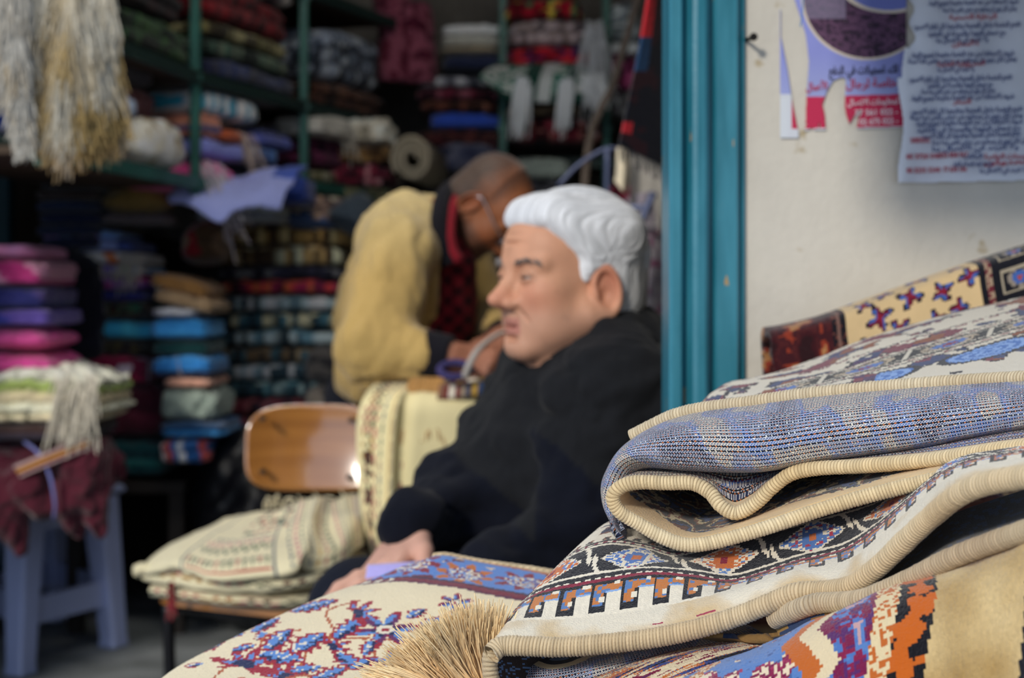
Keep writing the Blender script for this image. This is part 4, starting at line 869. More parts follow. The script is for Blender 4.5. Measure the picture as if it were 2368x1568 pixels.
# teal upright in the far left
b = MB(); b.box((Xp(2, 5.0), 5.0, 1.4), (.075, .06, 2.8), bev=.006); tag(b.build('teal_upright', plain_mat('dark_teal_wood', '#14424c', .5)), 'dark teal wooden upright at the left edge behind the pink pile', 'post')
# small white tag like cloth
textile('white_tuft', 'small white tuft of wool standing on the tan blankets', 'wool', None, P(372, 672, 4.72), .05, .05, .05, 0, sty('plain', '#d8d2c2'), layers=1, seed=309, ex=(.8, .9), nu=40, nv=16)
# black garbage bag
bgm = plain_mat('black_polythene', '#0d0e14', .42, spec=.4, var=.1, bump=.25, bscale=14)
s_ = SDF((-1.12, 4.40, -.02), (-.50, 5.20, .70), .012)
s_.add(s_.ell((-.82, 4.8, .26), (.19, .24, .26)), .05).add(s_.ell((-.88, 4.8, .46), (.12, .14, .16)), .08).add(s_.ell((-.72, 4.75, .2), (.15, .2, .2)), .06).add(s_.cap((-.86, 4.8, .54), (-.82, 4.78, .64), .05, .03), .05)
s_.inter(-(s_.Z + 0 * s_.X + 0 * s_.Y - .0), .01); V, F = s_.mesh()
V = V + (V - [-.82, 4.8, .25]) * ((fbm(V * 9, 31) - .5) * .35)[:, None]; V[:, 2] = np.maximum(V[:, 2], .001)
tag(mesh_obj('garbage_bag', V, F, bgm), 'black plastic sack slumped on the floor behind the chair', 'bag')
# ================================================================ fleece hanging top left
fl = thing('hanging_fleece', 'long haired cream and tan fleece hanging at the top left', 'fleece', P(150, 200, 2.9))
m_wool = attr_mat('wool', .95, 120, .4, .003, sheen=.3)
def fleece(name, rows, cols_fn, seed, nlock, ll):
    g = np.random.default_rng(seed); g_, vv = loft([PC(*r) for r in rows], 46, 60)
    g_ = g_ + np.array([0, -1, 0]) * ((fbm(g_.reshape(-1, 3) * [30, 30, 9], seed).reshape(60, 46) - .4) * .06)[..., None]
    u, J, I = fgrid(g_); o = sheet(name, g_, cols_fn(I / 45, J / 59), m_wool, fl, .02)
    rs = []; ds = []; ls = []; fi = []
    for k in range(nlock):
        j, i = g.integers(0, 58), g.integers(0, 46); rs.append(g_[j, i] + [0, -.004, 0]); ds.append([g.normal(0, .16), -.16 - .12 * g.random(), -1]); ls.append(ll * (.5 + g.random())); fi.append((i / 45, j / 59))
    fi = np.array(fi); cc = cols_fn(fi[:, 0], fi[:, 1]) * (.8 + .35 * g.random((len(fi), 1)))
    strands('wool_locks', rs, ds, ls, .0017, lambda i, t: cc[i][None] * (1 - .12 * t[:, None]), m_wool, fl, droop=.35, wig=.12, n=5, seed=seed)
def fc1(x, y):
    n = fbm(np.stack([x * 5, y * 5, x * 0], -1), 3)[:, None]; c = col('#d8d3c4') + (col('#b59a62') - col('#d8d3c4')) * np.clip((n - .36) * 4 * (.45 + .9 * np.asarray(y)[:, None]), 0, 1)
    g = np.clip(1 - np.abs(np.asarray(x) - .12) / .16, 0, 1)[:, None] * np.clip(1.5 - 1.2 * np.asarray(y)[:, None], 0, 1) * .7; c = c + (col('#77746c') - c) * g
    t = np.clip((np.asarray(y) - .82) * 7, 0, 1)[:, None] * .6; return c + (col('#94724a') - c) * t
def fc2(x, y):
    n = fbm(np.stack([x * 4, y * 6, x * 0], -1), 8)[:, None]; return col('#d6d2c8') + (col('#c0aa84') - col('#d6d2c8')) * np.clip((n - .45) * 3, 0, 1)
fleece('hide', [[(76, -60, 2.9), (160, -60, 2.88), (262, -60, 2.92)], [(78, 60, 2.9), (165, 60, 2.87), (270, 60, 2.92)], [(84, 160, 2.9), (170, 160, 2.86), (280, 150, 2.92)], [(95, 235, 2.9), (180, 240, 2.87), (284, 225, 2.92)], [(105, 285, 2.9), (150, 315, 2.88), (280, 272, 2.92)]], fc1, 61, 9000, .05)
fleece('leg_strip', [[(4, -60, 2.88), (40, -60, 2.86), (74, -60, 2.88)], [(8, 60, 2.88), (40, 60, 2.85), (74, 60, 2.88)], [(10, 130, 2.88), (42, 140, 2.85), (72, 140, 2.88)], [(36, 220, 2.88), (56, 225, 2.86), (78, 220, 2.88)], [(48, 285, 2.88), (62, 300, 2.87), (80, 290, 2.88)]], fc2, 62, 3200, .042)
# ================================================================ people
m_skin = attr_mat('skin', .55, 260, .25, .0012, spec=.35, sss=.12)
m_hair = attr_mat('hair', .6, 200, .3, .001, spec=.3, sheen=.2)
m_wear = attr_mat('wool_coat', .95, 420, .5, .0015, sheen=.04); m_jacket = attr_mat('cotton_jacket', .9, 300, .5, .0015, sheen=.2)
def head_sdf(fat=0.0, res=.0021, nose=1.0):
    s = SDF((-.13, -.105, -.215), (.145, .105, .135), res)
    s.add(s.ell((-.014, 0, .035), (.097, .075, .084)), .001)
    s.add(s.ell((.030, 0, -.020), (.066, .062, .085)), .03)
    s.add(s.ell((.050, 0, .045), (.042, .058, .045)), .03)                      # forehead
    for sy in (-1, 1):
        s.add(s.cap((.002, sy * (.054 + fat), -.050), (.074, sy * .016, -.098), .019 + fat * .6, .017), .025)   # jaw
        s.add(s.ell((.058, sy * .038, -.022), (.030, .026, .026)), .022)        # cheekbone
        s.add(s.ell((.046, sy * (.040 + fat * .6), -.062), (.032, .022, .032)), .02)   # cheek / jowl
        s.add(s.cap((.090, sy * .012, .020), (.074, sy * .050, .018), .0085, .008), .014)     # brow ridge
        s.sub(s.ell((.098, sy * .031, .001), (.017, .017, .013)), .012)
        s.add(s.cap((.094, sy * .022, -.036), (.070, sy * .036, -.064), .006, .004), .014)    # fold beside the nose
    s.add(s.ell((.070, 0, -.066), (.022, .030, .028)), .02)                      # muzzle
    s.add(s.ell((.074, 0, -.098), (.018, .021, .014)), .014)                     # chin
    s.add(s.cap((.088, 0, .012), (.106, 0, -.020), .0085, .011), .012)           # nose bridge
    s.add(s.ell((.112, 0, -.032), (.0165 * nose, .0135, .0125)), .010)
    for sy in (-1, 1):
        s.add(s.ell((.101, sy * .0135, -.038), (.0125, .0085, .0085)), .006); s.sub(s.ell((.106, sy * .007, -.046), (.006, .0038, .004)), .004)
    LX = -.0095
    s.add(s.cap((.0975 + LX, -.011, -.0625), (.0975 + LX, .011, -.0625), .0052), .006).add(s.cap((.093 + LX, -.022, -.067), (.098 + LX, 0, -.0625), .0035, .005), .005).add(s.cap((.093 + LX, .022, -.067), (.098 + LX, 0, -.0625), .0035, .005), .005)
    s.add(s.cap((.0925 + LX, -.018, -.0750), (.0965 + LX, 0, -.0772), .0038, .0062), .006).add(s.cap((.0925 + LX, .018, -.0750), (.0965 + LX, 0, -.0772), .0038, .0062), .006)
    s.sub(s.ell((.105 + LX, 0, -.0695), (.0115, .0175, .0022)), .003)              # parted lips
    s.sub(s.ell((.098 + LX, 0, -.0875), (.008, .016, .005)), .008)
    for sy in (-1, 1):
        s.sub(s.cap((.096, sy * .024, -.044), (.072, sy * .041, -.072), .0012), .007)   # nasolabial line
        s.sub(s.cap((.088, sy * .022, -.018), (.078, sy * .044, -.017), .0012), .006)   # under-eye line
        s.sub(s.cap((.060, sy * .054, -.02), (.048, sy * .056, -.055), .0008), .009)    # cheek crease
    for zz in (.048, .060): s.sub(s.cap((.0935, -.034, zz), (.0935, .034, zz), .0012), .007)
    for sy in (-1, 1):                                                           # lids
        c = (.0815, sy * .0315, .001)
        up = s.ell(c, (.0145, .0165, .0142)); up = -smin(-up, s.plane((0, 0, c[2] + .0002), (0, 0, 1.)) , .002); s.add(up, .005)
        lo = s.ell(c, (.0142, .0160, .0140)); lo = -smin(-lo, s.plane((0, 0, c[2] - .0040), (0, 0, -1.)), .002); s.add(lo, .006)
        # ear: rim, bowl, lobe
        ec = np.array([-.016, sy * .077, -.016])
        x, y, z = s.X - ec[0], s.Y - ec[1], s.Z - ec[2]; xl = .95 * x - sy * .31 * y; yl = .31 * x * sy + .95 * y; zl = z * .98 + .18 * xl; xl = xl - .18 * z
        k0 = np.sqrt((xl / .0185) ** 2 + (zl / .0315) ** 2); rim = np.sqrt(((k0 - 1) * .0215) ** 2 + (yl - sy * .004) ** 2) - .0048
        bowl = np.sqrt((np.maximum(k0 - .9, 0) * .02) ** 2 + (yl + sy * .003) ** 2) - .0045
        s.add(bowl, .004).add(rim, .005).add(s.ell((ec[0] + .006, ec[1], ec[2] - .034), (.010, .006, .011)), .007)
        s.sub(s.ell((ec[0] + .003, ec[1] + sy * .004, ec[2] - .006), (.007, .007, .010)), .006)
        s.add(s.ell((ec[0] + .016, ec[1] - sy * .003, ec[2] - .006), (.006, .006, .009)), .006)
    s.add(s.cap((-.020, 0, -.060), (-.052, 0, -.215), .056 + fat, .064 + fat), .03)
    s.add(s.cap((.035, 0, -.080), (-.01, 0, -.15), .026 + fat, .048 + fat), .03)
    return s
def skin_cols(V, base, red, lip, stub=None, stubw=0.0, spots=.1):
    x, y, z = V.T; n = fbm(V * 45, 2); c = col(base) * (.88 + .24 * n)[:, None]
    def blob(p, r): return np.clip(1 - np.sqrt(((V - p) ** 2 / np.array(r) ** 2).sum(1)), 0, 1)[:, None]
    for p, r, w in (((.115, 0, -.034), (.03, .028, .025), .55), ((.07, .042, -.03), (.05, .035, .035), .5), ((.07, -.042, -.03), (.05, .035, .035), .5), ((-.014, .085, 0), (.04, .025, .05), .6), ((-.014, -.085, 0), (.04, .025, .05), .6)):
        c = c + (col(red) - c) * blob(p, r) * w
    l = ((np.abs(z + .0695) < .0115) & (np.abs(y) < .022 ) & (x > .0855)); c[l] = c[l] * .35 + col(lip) * .65
    if stub is not None:
        b = np.clip((-.035 - z) / .02, 0, 1) * (z > -.125) * (x > -.02 + .0); b = b * (.6 + .6 * n); c = c + (col(stub) - c) * np.clip(b * stubw, 0, 1)[:, None]
    socket_shade = blob((.088, .031, .0), (.016, .024, .014)) + blob((.088, -.031, .0), (.016, .024, .014)); c = c * (1 - .22 * np.clip(socket_shade * 2, 0, 1))  # eye sockets darkened in the skin colour, as shade under the brow
    sp = fbm(V * 120, 7) > .74; c[sp] *= 1 - spots; return c
def eye(name, parent, c, M, gaze, iris='#3a2a1e', r=.0122):
    th, ph = np.meshgrid(np.linspace(0, 2 * np.pi, 24, endpoint=False), np.linspace(0, np.pi, 17)); g = np.array(gaze, float); g /= np.linalg.norm(g)
    D = np.stack([np.cos(ph), np.sin(ph) * np.cos(th), np.sin(ph) * np.sin(th)], -1).reshape(-1, 3); Mx = rot_axes(g, (0, 0, 1)); Dl = D @ Mx.T
    a = D[:, 0]; cc = np.zeros((len(D), 3)) + col('#aca29a'); cc[a > .80] = col(iris); cc[a > .965] = col('#0a0a0c')
    return mesh_obj(name, (np.array(c) + Dl * r) @ M[0].T + M[1], grid_faces(24, 17, True), attr_mat('eyeball', .15, 10, 0, spec=.6), parent, colors=cc)
def hand_caps(s, w, d, nrm, side, curl=(.5, .6, .5), L=1.0, spread=.10, k=.006):
    """palm, four bent fingers and a thumb blended into s; w wrist, d wrist->knuckles, nrm back of the hand"""
    w = np.array(w, float); d = np.array(d, float) / np.linalg.norm(d); nrm = np.array(nrm, float); nrm = nrm - d * (nrm @ d); nrm /= np.linalg.norm(nrm); t = np.cross(nrm, d) * side
    kn = [w + d * .088 * L + t * o * L + nrm * h for o, h in ((.031, -.002), (.010, .003), (-.011, .002), (-.030, -.004))]
    for q in kn: s.add(s.cap(w + t * ((q - w) @ t) * .62, q, .0135 * L, .0105 * L), .012)
    s.add(s.ell(w + d * .045 * L, (.030 * L,) * 3), .014) if False else None
    lens = [(.042, .026, .021), (.046, .029, .022), (.043, .027, .022), (.034, .021, .019)]
    for i, q in enumerate(kn):
        a = 0.0; p = q; ax = d + t * spread * (1.5 - i)
        ax /= np.linalg.norm(ax); rr = (.0098, .0100, .0095, .0085)[i] * L
        for j in range(3):
            a += curl[j] * (1 + .12 * (i - 1.5)); v = ax * math.cos(a) - nrm * math.sin(a); p2 = p + v * lens[i][j] * L; s.add(s.cap(p, p2, rr * (1 - .08 * j), rr * (.92 - .08 * j)), k if j else .008); p = p2
    b0 = w + d * .018 * L + t * .020 * L; b1 = w + d * .050 * L + t * .047 * L - nrm * .010; b2 = b1 + (d * .75 + t * .30 - nrm * .35) * .034 * L; b3 = b2 + (d * .9 - t * .05 - nrm * .35) * .026 * L
    s.add(s.cap(b0, b1, .016 * L, .0125 * L), .012).add(s.cap(b1, b2, .0115 * L, .0105 * L), .006).add(s.cap(b2, b3, .0105 * L, .0085 * L), .004)
    return kn
def join(parts):
    V = []; F = []; Cc = []; n = 0
    for v, f, c in parts: V.append(v); F.append(f + n); Cc.append(c); n += len(v)
    return np.concatenate(V), np.concatenate(F), np.concatenate(Cc)
def wrinkle(V, F, amp, seed, st=(14, 14, 14), amp2=.002, sharp=True):
    me = bpy.data.meshes.new('t'); me.from_pydata(V.tolist(), [], F.tolist()); me.update(); n = np.zeros(len(V) * 3, np.float32); me.vertices.foreach_get('normal', n); bpy.data.meshes.remove(me); n = n.reshape(-1, 3)
    a = fbm(V * np.array(st) + .35 * np.sin(V[:, [2, 0, 1]] * 11), seed, 3); a = np.abs(a - .5) * 2 if sharp else a; return V + n * ((a - .35) * amp + (fbm(V * 70, seed + 4) - .5) * amp2)[:, None], n

# ---------------------------------------------------------------- seated man with white hair
psi = R(30); f1 = np.array([-math.cos(psi), -math.sin(psi), .02]); M1 = rot_axes(f1, (0.02, 0.0, 1)); H1 = P(1313, 645, 2.10); M1 = M1 * .96
man1 = thing('person', 'seated person with swept back white hair in a black and navy coat, facing left', 'person', (H1[0] + .03, 2.15, 0))
s = head_sdf(fat=.006, nose=1.12); V, F = s.mesh(); cc = skin_cols(V, '#cf9879', '#bd6450', '#a8504e', '#a98a7c', .3)
parts1 = [(V @ M1.T + H1, F, cc)]
# hands
hA = SDF(P(900, 1400, 1.98) - [.10, .12, .03], P(1000, 1180, 1.98) + [.06, .12, .03], .0024)
wA = P(958, 1215, 1.98); hand_caps(hA, wA, P(893, 1300, 1.93) - wA, (-.7, -.6, .35), 1, (.25, .35, .3)); eA = P(1058, 1150, 2.10) - wA; hA.add(hA.cap(wA + eA * .4, wA, .030, .027), .02); V, F = hA.mesh(); parts1.append((V, F, col('#d0a08c') * (.85 + .3 * fbm(V * 60, 3))[:, None]))
wB = P(1085, 1348, 1.84); hB = SDF(wB - [.24, .10, .09], wB + [.10, .10, .10], .0024)
hand_caps(hB, wB, P(800, 1345, 1.79) - wB, (-.1, -.3, 1), -1, (.28, .5, .4)); hB.add(hB.cap(wB + (P(1350, 1215, 1.94) - wB) * .25, wB, .032, .027), .02); V, F = hB.mesh(); parts1.append((V, F, col('#cf9f8a') * (.85 + .3 * fbm(V * 60, 3))[:, None]))
# torso and limbs under the clothes
def body1(s, g):
    s.add(s.ell(P(1350, 1010, 2.17), (.145 - g, .165 - g, .20 - g)), .05).add(s.ell(P(1335, 1200, 2.14), (.175 - g, .165 - g, .17 - g)), .08)
    s.add(s.ell(P(1345, 1330, 2.2), (.185 - g, .19 - g, .13 - g)), .06)
    s.add(s.cap(P(1420, 855, 2.10), P(1432, 925, 2.00), .088 - g, .088 - g), .06).add(s.cap(P(1340, 870, 2.2), P(1252, 945, 2.28), .085 - g, .085 - g), .06)
    s.add(s.cap(P(1405, 800, 2.15), P(1370, 900, 2.16), .088 - g, .12 - g), .04)
def arms1(s, g):
    s.add(s.cap(P(1432, 930, 1.99), P(1350, 1215, 1.94), .082 - g, .064 - g), .05).add(s.cap(P(1350, 1215, 1.94), P(1100, 1348, 1.845), .062 - g, .046 - g), .03)
    s.add(s.cap(P(1244, 960, 2.27), P(1062, 1150, 2.10), .078 - g, .060 - g), .05).add(s.cap(P(1058, 1150, 2.10), P(952, 1222, 1.975), .058 - g, .046 - g), .03)
def legs1(s, g):
    for a_, b_, c_ in ((P(1330, 1360, 2.12), P(830, 1415, 2.0), (-.20, 2.02, .08)), (P(1300, 1350, 2.32), P(900, 1420, 2.22), (-.15, 2.26, .08))):
        s.add(s.cap(a_, b_, .092 - g, .066 - g), .04).add(s.cap(b_, c_, .064 - g, .046 - g), .02)
lo1, hi1 = (-.34, 1.72, -.01), (.36, 2.52, 1.06)
s = SDF(lo1, hi1, .012); body1(s, .03); arms1(s, .028); legs1(s, .022); V, F = s.mesh(); parts1.append((V, F, np.zeros((len(V), 3)) + col('#c89880')))
V, F, cc = join(parts1); mesh_obj('body', V, F, m_skin, man1, colors=cc)
for sy in (-1, 1): eye('eye', man1, (.0815, sy * .0315, .001), (M1, H1), (1, -.15, -.03))
# coat
s = SDF(lo1, hi1, .0055); body1(s, 0); arms1(s, 0)
s.inter(s.plane((0, 0, .56), (0, 0, -1.)), .02)
nk = H1 + M1 @ np.array([-.035, 0, -.13]); ntop = H1 + M1 @ np.array([.05, 0, .06])
s.sub(s.cap(nk, ntop, .060, .085), .012)
V, F = s.mesh(); V0 = V.copy(); V, nrm = wrinkle(V, F, .034, 21, (10, 10, 15), .0015)
px_ = CX + V[:, 0] / V[:, 1] * FPX; py_ = HZ + (CAMH - V[:, 2]) / V[:, 1] * FPX
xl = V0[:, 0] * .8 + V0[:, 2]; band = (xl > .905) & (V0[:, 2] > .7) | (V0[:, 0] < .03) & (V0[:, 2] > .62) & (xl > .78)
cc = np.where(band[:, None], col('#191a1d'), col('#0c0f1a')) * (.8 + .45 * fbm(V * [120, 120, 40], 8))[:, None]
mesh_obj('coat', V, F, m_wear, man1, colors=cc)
# raised collar round the neck
cpts = [H1 + M1 @ np.array(p) for p in ((.062, -.02, -.145), (.035, -.075, -.125), (-.03, -.092, -.085), (-.088, -.055, -.055), (-.105, 0, -.048), (-.09, .055, -.058), (-.03, .092, -.092), (.035, .080, -.130), (.068, .025, -.155))]
inn = [H1 + M1 @ np.array(p) for p in ((.05, -.02, -.20), (.03, -.085, -.19), (-.04, -.11, -.17), (-.11, -.07, -.15), (-.13, 0, -.145), (-.115, .07, -.15), (-.04, .11, -.175), (.03, .095, -.20), (.06, .03, -.225))]
g_, vv = loft([cpts, [(a * .55 + b * .45) for a, b in zip(cpts, inn)], inn], 90, 18); u, J, I = fgrid(g_)
cl = sheet('collar', g_, col('#1b1c1f') * (.8 + .4 * fbm(np.stack([u * 300, J * 2., u * 0], -1), 3))[:, None], m_wear, man1, .012, 0)
shp = [H1 + M1 @ np.array(p) for p in ((-.085, .052, -.06), (-.03, .084, -.092), (.03, .070, -.128), (.06, .02, -.145))]; g_, vv = loft([[p + [0, 0, .012] for p in shp], [p - [0, 0, .03] for p in shp]], 40, 6); u, J, I = fgrid(g_)
sc_ = sheet('shirt_collar', g_, np.zeros((len(u), 3)) + col('#a99cc8'), m_wear, man1, .003, 0)
s = SDF(lo1, hi1, .009); legs1(s, 0); s.add(s.ell(P(1345, 1345, 2.2), (.17, .18, .11)), .06); s.inter(s.plane((0, 0, .09), (0, 0, -1.)), .01); V, F = s.mesh(); V, _ = wrinkle(V, F, .014, 22, (10, 10, 10))
mesh_obj('trousers', V, F, m_wear, man1, colors=np.zeros((len(V), 3)) + col('#141824'))
for q in ((-.20, 2.02), (-.15, 2.26)):
    s = SDF((q[0] - .24, q[1] - .10, -.005), (q[0] + .10, q[1] + .08, .16), .006); s.add(s.ell((q[0] - .09, q[1] - .02, .035), (.13, .048, .036)), .02).add(s.cap((q[0], q[1], .05), (q[0], q[1], .12), .046, .05), .03); s.inter(s.plane((0, 0, .002), (0, 0, -1.)), .004); V, F = s.mesh()
    mesh_obj('shoe', V, F, attr_mat('leather', .4, 60, .2), man1, colors=np.zeros((len(V), 3)) + col('#191512'))
# hair: a combed cap with grooves plus fine strands swept back from the brow
hc = np.array([-.016, 0, .036]); hr = np.array([.107, .085, .094])
s = SDF((-.14, -.11, -.13), (.12, .11, .15), .0022)
s.add(s.ell(hc, hr), .001).add(s.ell((-.052, 0, -.028), (.068, .074, .068)), .03)
s.add(s.cap((.052, -.034, .086), (.052, .036, .086), .030, .030), .03).add(s.cap((.030, .045, .075), (-.05, .055, .07), .03, .035), .03)
# hairline: forehead, temple, sideburn, round the ear
X, Y, Z = s.X, s.Y, s.Z
s.inter(smin(-(Z - (.066 - 3.2 * np.maximum(-(X - .070), 0) * .30) + 0 * Y) , (X - .030) + np.abs(Y) * 0 + np.maximum(-(Z + .0) * .55, 0), .008), .022)
for sy in (-1, 1):
    s.sub(s.ell((-.010, sy * .088, -.022), (.030, .030, .038)), .006); s.sub(s.ell((.016, sy * .085, -.055), (.045, .05, .040)), .006)
s.inter(s.plane((-.06, 0, -.082), (.35, 0, -.93)), .006)
V, F = s.mesh()
D = V - hc; ang = np.arctan2(D[:, 2], D[:, 0]); lat = D[:, 1] / hr[1]
gro = fbm(np.stack([lat * 44 + ang * 1.2, ang * 1.8, lat * 5], -1), 31, 3); nn = D / np.linalg.norm(D, axis=1)[:, None]; V = V + nn * ((gro - .5) * .007)[:, None]
tone = fbm(np.stack([lat * 34 + ang, ang * 2, lat], -1), 5, 3); back = np.clip((-D[:, 0] - .01) / .09 - D[:, 2] * 3, 0, 1)
cc = col('#e6e7ea') * (.60 + .62 * tone)[:, None]; cc = cc + (col('#7d786c') - cc) * (back * .75)[:, None]  # back of the hair coloured darker to stand in for its shaded side
mesh_obj('hair', V @ M1.T + H1, F, m_hair, man1, colors=cc)
g = np.random.default_rng(5); V = []; F = []; Cc = []; k = 0
for i in range(1500):
    side = g.uniform(-1, 1); a0 = g.uniform(R(38), R(150)); ln = g.uniform(R(35), R(80)); t = np.linspace(0, 1, 9); aa = a0 + ln * t; sl = np.clip(side * (1 - .12 * t), -.97, .97); cr = np.sqrt(1 - sl ** 2)
    q = hc + np.stack([np.cos(aa) * cr * hr[0], sl * hr[1], np.sin(aa) * cr * hr[2]], 1) * (1.0 + .03 * np.sin(t * 3 + i) * .4 + g.uniform(-.005, .028))[..., None] if False else hc + np.stack([np.cos(aa) * cr * hr[0], sl * hr[1], np.sin(aa) * cr * hr[2]], 1) * (1 + g.uniform(-.01, .035) + .02 * np.sin(t * 2.5))[:, None]
    if abs(side) > .8 and (q[:, 2] < .02).any(): continue
    if (q[0, 0] > .03 and q[0, 2] < .08): continue
    v, f = tube_arrays(q, .0011 * (1 - .5 * t), 4, False); V.append(v); F.append(np.array(f) + k); k += len(v); Cc.append(np.tile(col('#eceef2') * g.uniform(.72, 1.05), (len(v), 1)))
V = np.concatenate(V); o = mesh_obj('hair_strands', V @ M1.T + H1, np.concatenate(F), m_hair, man1, colors=np.concatenate(Cc))
# eyebrows
for sy in (-1, 1):
    rs = []; ds = []
    for i in range(120):
        t = g.random(); p = np.array([.0985 - .020 * t ** 1.6, sy * (.012 + .040 * t), (.0185) + .005 * math.sin(t * 2.6) + g.normal(0, .0018)]); rs.append(M1 @ p + H1); ds.append(M1 @ np.array([.25, sy * (.8), .35 * (1 - t) - .1]))
    strands('eyebrow', rs, ds, [.010] * len(rs), .0006, lambda i, t: col('#857d78') * np.ones((len(t), 1)), m_hair, man1, droop=.2, segs=4, n=4)
# paper in his hand
pp = thing('paper_slip', 'pale lilac slip of paper held in the hand of the seated person', 'paper', P(890, 1318, 1.80))
g_, vv = loft([PC((845, 1338, 1.775), (900, 1330, 1.775), (965, 1318, 1.78)), PC((850, 1306, 1.80), (905, 1302, 1.80), (970, 1298, 1.805))], 14, 8); u, J, I = fgrid(g_); sheet('sheet', g_, np.zeros((len(u), 3)) + col('#b9aff0'), m_cloth, pp, .0008)
# stool under him
b = MB(); q = P(1345, 1420, 2.22); b.box((q[0] + .03, 2.22, .50), (.36, .36, .035), bev=.01)
for sx in (-1, 1):
    for sy in (-1, 1): b.tube([(q[0] + .03 + sx * .13, 2.22 + sy * .13, .49), (q[0] + .03 + sx * .16, 2.22 + sy * .16, 0)], .017, 10)
tag(b.build('wooden_stool', plain_mat('stool_wood', '#5a3d26', .6)), 'plain wooden stool under the person with white hair', 'stool')

# ---------------------------------------------------------------- man bending over the cloth
f2 = np.array([.50, -.16, -.85]); M2 = rot_axes(f2, (.86, -.30, .50)) * .95; H2 = P(1096, 462, 3.42) - M2 @ np.array([-.014, -.079, -.004])
man2 = thing('person', 'person with glasses in a mustard jacket bending over embroidered cloth', 'person', (-.32, 3.6, 0))
s = head_sdf(fat=0.0, nose=1.0); V, F = s.mesh(); cc = skin_cols(V, '#8e5636', '#8a4630', '#7a3f34', '#3a2f2c', .75)
x, y, z = V.T; hm = np.clip((.030 - x) / .03, 0, 1) * np.clip((z - .0) / .03, 0, 1); hm = np.maximum(hm, np.clip((-.02 - x) / .03, 0, 1) * np.clip((z + .06) / .03, 0, 1)); cc = cc + (col('#2c2320') - cc) * (hm * (.55 + .35 * fbm(V * 160, 3)))[:, None]
parts2 = [(V @ M2.T + H2, F, cc)]
wR = P(1040, 826, 3.19); hR = SDF(wR - [.04, .12, .10], wR + [.20, .10, .09], .0028); hand_caps(hR, wR, (.9, -.12, -.18), (.1, -.75, .65), 1, (.55, .8, .6)); hR.add(hR.cap(wR - [.05, 0, -.01], wR, .034, .030), .02); V, F = hR.mesh(); parts2.append((V, F, col('#9a6650') * (.85 + .3 * fbm(V * 60, 3))[:, None]))
wL = P(1168, 782, 3.46); hL = SDF(wL - [.14, .20, .14], wL + [.09, .10, .08], .0028); hand_caps(hL, wL, (-.35, -.75, -.5), (.3, -.45, .8), -1, (.5, .7, .5)); hL.add(hL.cap(wL + [.03, .05, .04], wL, .034, .030), .02); V, F = hL.mesh(); parts2.append((V, F, col('#94604a') * (.85 + .3 * fbm(V * 60, 3))[:, None]))
def body2(s, g):
    s.add(s.ell(P(940, 585, 3.56), (.115 - g, .20 - g, .125 - g)), .04).add(s.ell(P(896, 735, 3.60), (.128 - g, .19 - g, .16 - g)), .07).add(s.ell(P(876, 865, 3.66), (.105 - g, .17 - g, .10 - g)), .06)
    s.add(s.ell(P(1005, 645, 3.55), (.075 - g, .17 - g, .14 - g)), .06)
    s.add(s.cap(P(935, 520, 3.5), P(920, 575, 3.40), .075 - g, .085 - g), .06).add(s.cap(P(985, 520, 3.62), P(1050, 600, 3.74), .07 - g, .08 - g), .06)
def arms2(s, g):
    s.add(s.cap(P(925, 580, 3.36), P(858, 800, 3.24), .088 - g, .080 - g), .018).add(s.cap(P(858, 800, 3.24), P(982, 822, 3.205), .078 - g, .058 - g), .025)
    s.add(s.cap(P(1058, 610, 3.74), P(1120, 745, 3.68), .082 - g, .072 - g), .05).add(s.cap(P(1120, 745, 3.68), P(1160, 770, 3.52), .066 - g, .05 - g), .03)
def legs2(s, g):
    for y_ in (3.70, 3.85): s.add(s.cap((-.335, y_, .80), (-.33, y_, .46), .10 - g, .075 - g), .04).add(s.cap((-.33, y_, .46), (-.36, y_, .08), .075 - g, .055 - g), .03)
lo2, hi2 = (-.52, 3.10, -.01), (.14, 4.02, 1.34)
s = SDF(lo2, hi2, .013); body2(s, .025); arms2(s, .026); legs2(s, .02); V, F = s.mesh(); parts2.append((V, F, np.zeros((len(V), 3)) + col('#7a4a34')))
V, F, cc = join(parts2); mesh_obj('body', V, F, m_skin, man2, colors=cc)
for sy in (-1, 1): eye('eye', man2, (.0815, sy * .0315, .001), (M2, H2), (1, 0, -.4))
s = SDF(lo2, hi2, .006); body2(s, 0); arms2(s, 0); s.inter(s.plane(P(880, 950, 3.62), (.15, 0, -.98)), .02)
op = [P(1045, 560, 3.42), P(1065, 690, 3.42), P(1085, 860, 3.40)]                      # open front
s.sub(s.cap(op[0], op[1], .035, .040), .02).sub(s.cap(op[1], op[2], .040, .05), .02); s.sub(s.cap(H2 + M2 @ np.array([-.04, 0, -.12]), H2, .062, .09), .01)
V, F = s.mesh(); V, nrm = wrinkle(V, F, .024, 44, (14, 12, 8), .002); cc = col('#b3965c') * (.84 + .3 * fbm(V * 9, 6))[:, None]
cc = cc + (col('#c9b98a') - cc) * np.clip((V[:, 2:3] - 1.10) * 3, 0, .6)  # upper jacket lightened by height: light from above put into the colour
mesh_obj('jacket', V, F, m_jacket, man2, colors=cc)
s = SDF(lo2, hi2, .007); s.add(s.ell(P(1030, 690, 3.54), (.075, .12, .17)), .03).add(s.cap(P(1010, 560, 3.50), P(1040, 620, 3.47), .07, .06), .03); V, F = s.mesh(); pl = (np.floor(V[:, 0] / .022) + np.floor(V[:, 2] / .022)) % 2
mesh_obj('shirt', V, F, m_wear, man2, colors=np.where(pl[:, None] > 0, col('#7a1c26'), col('#3a1218')))
def roll(name, pts, r, c, parent, m=40, sq=1.0):
    p = spline(pts, m); V, F = tube_arrays(p, r, 16); return mesh_obj(name, V, F, m_wear, parent, colors=col(c) * (.85 + .3 * fbm(V * 60, 4))[:, None])
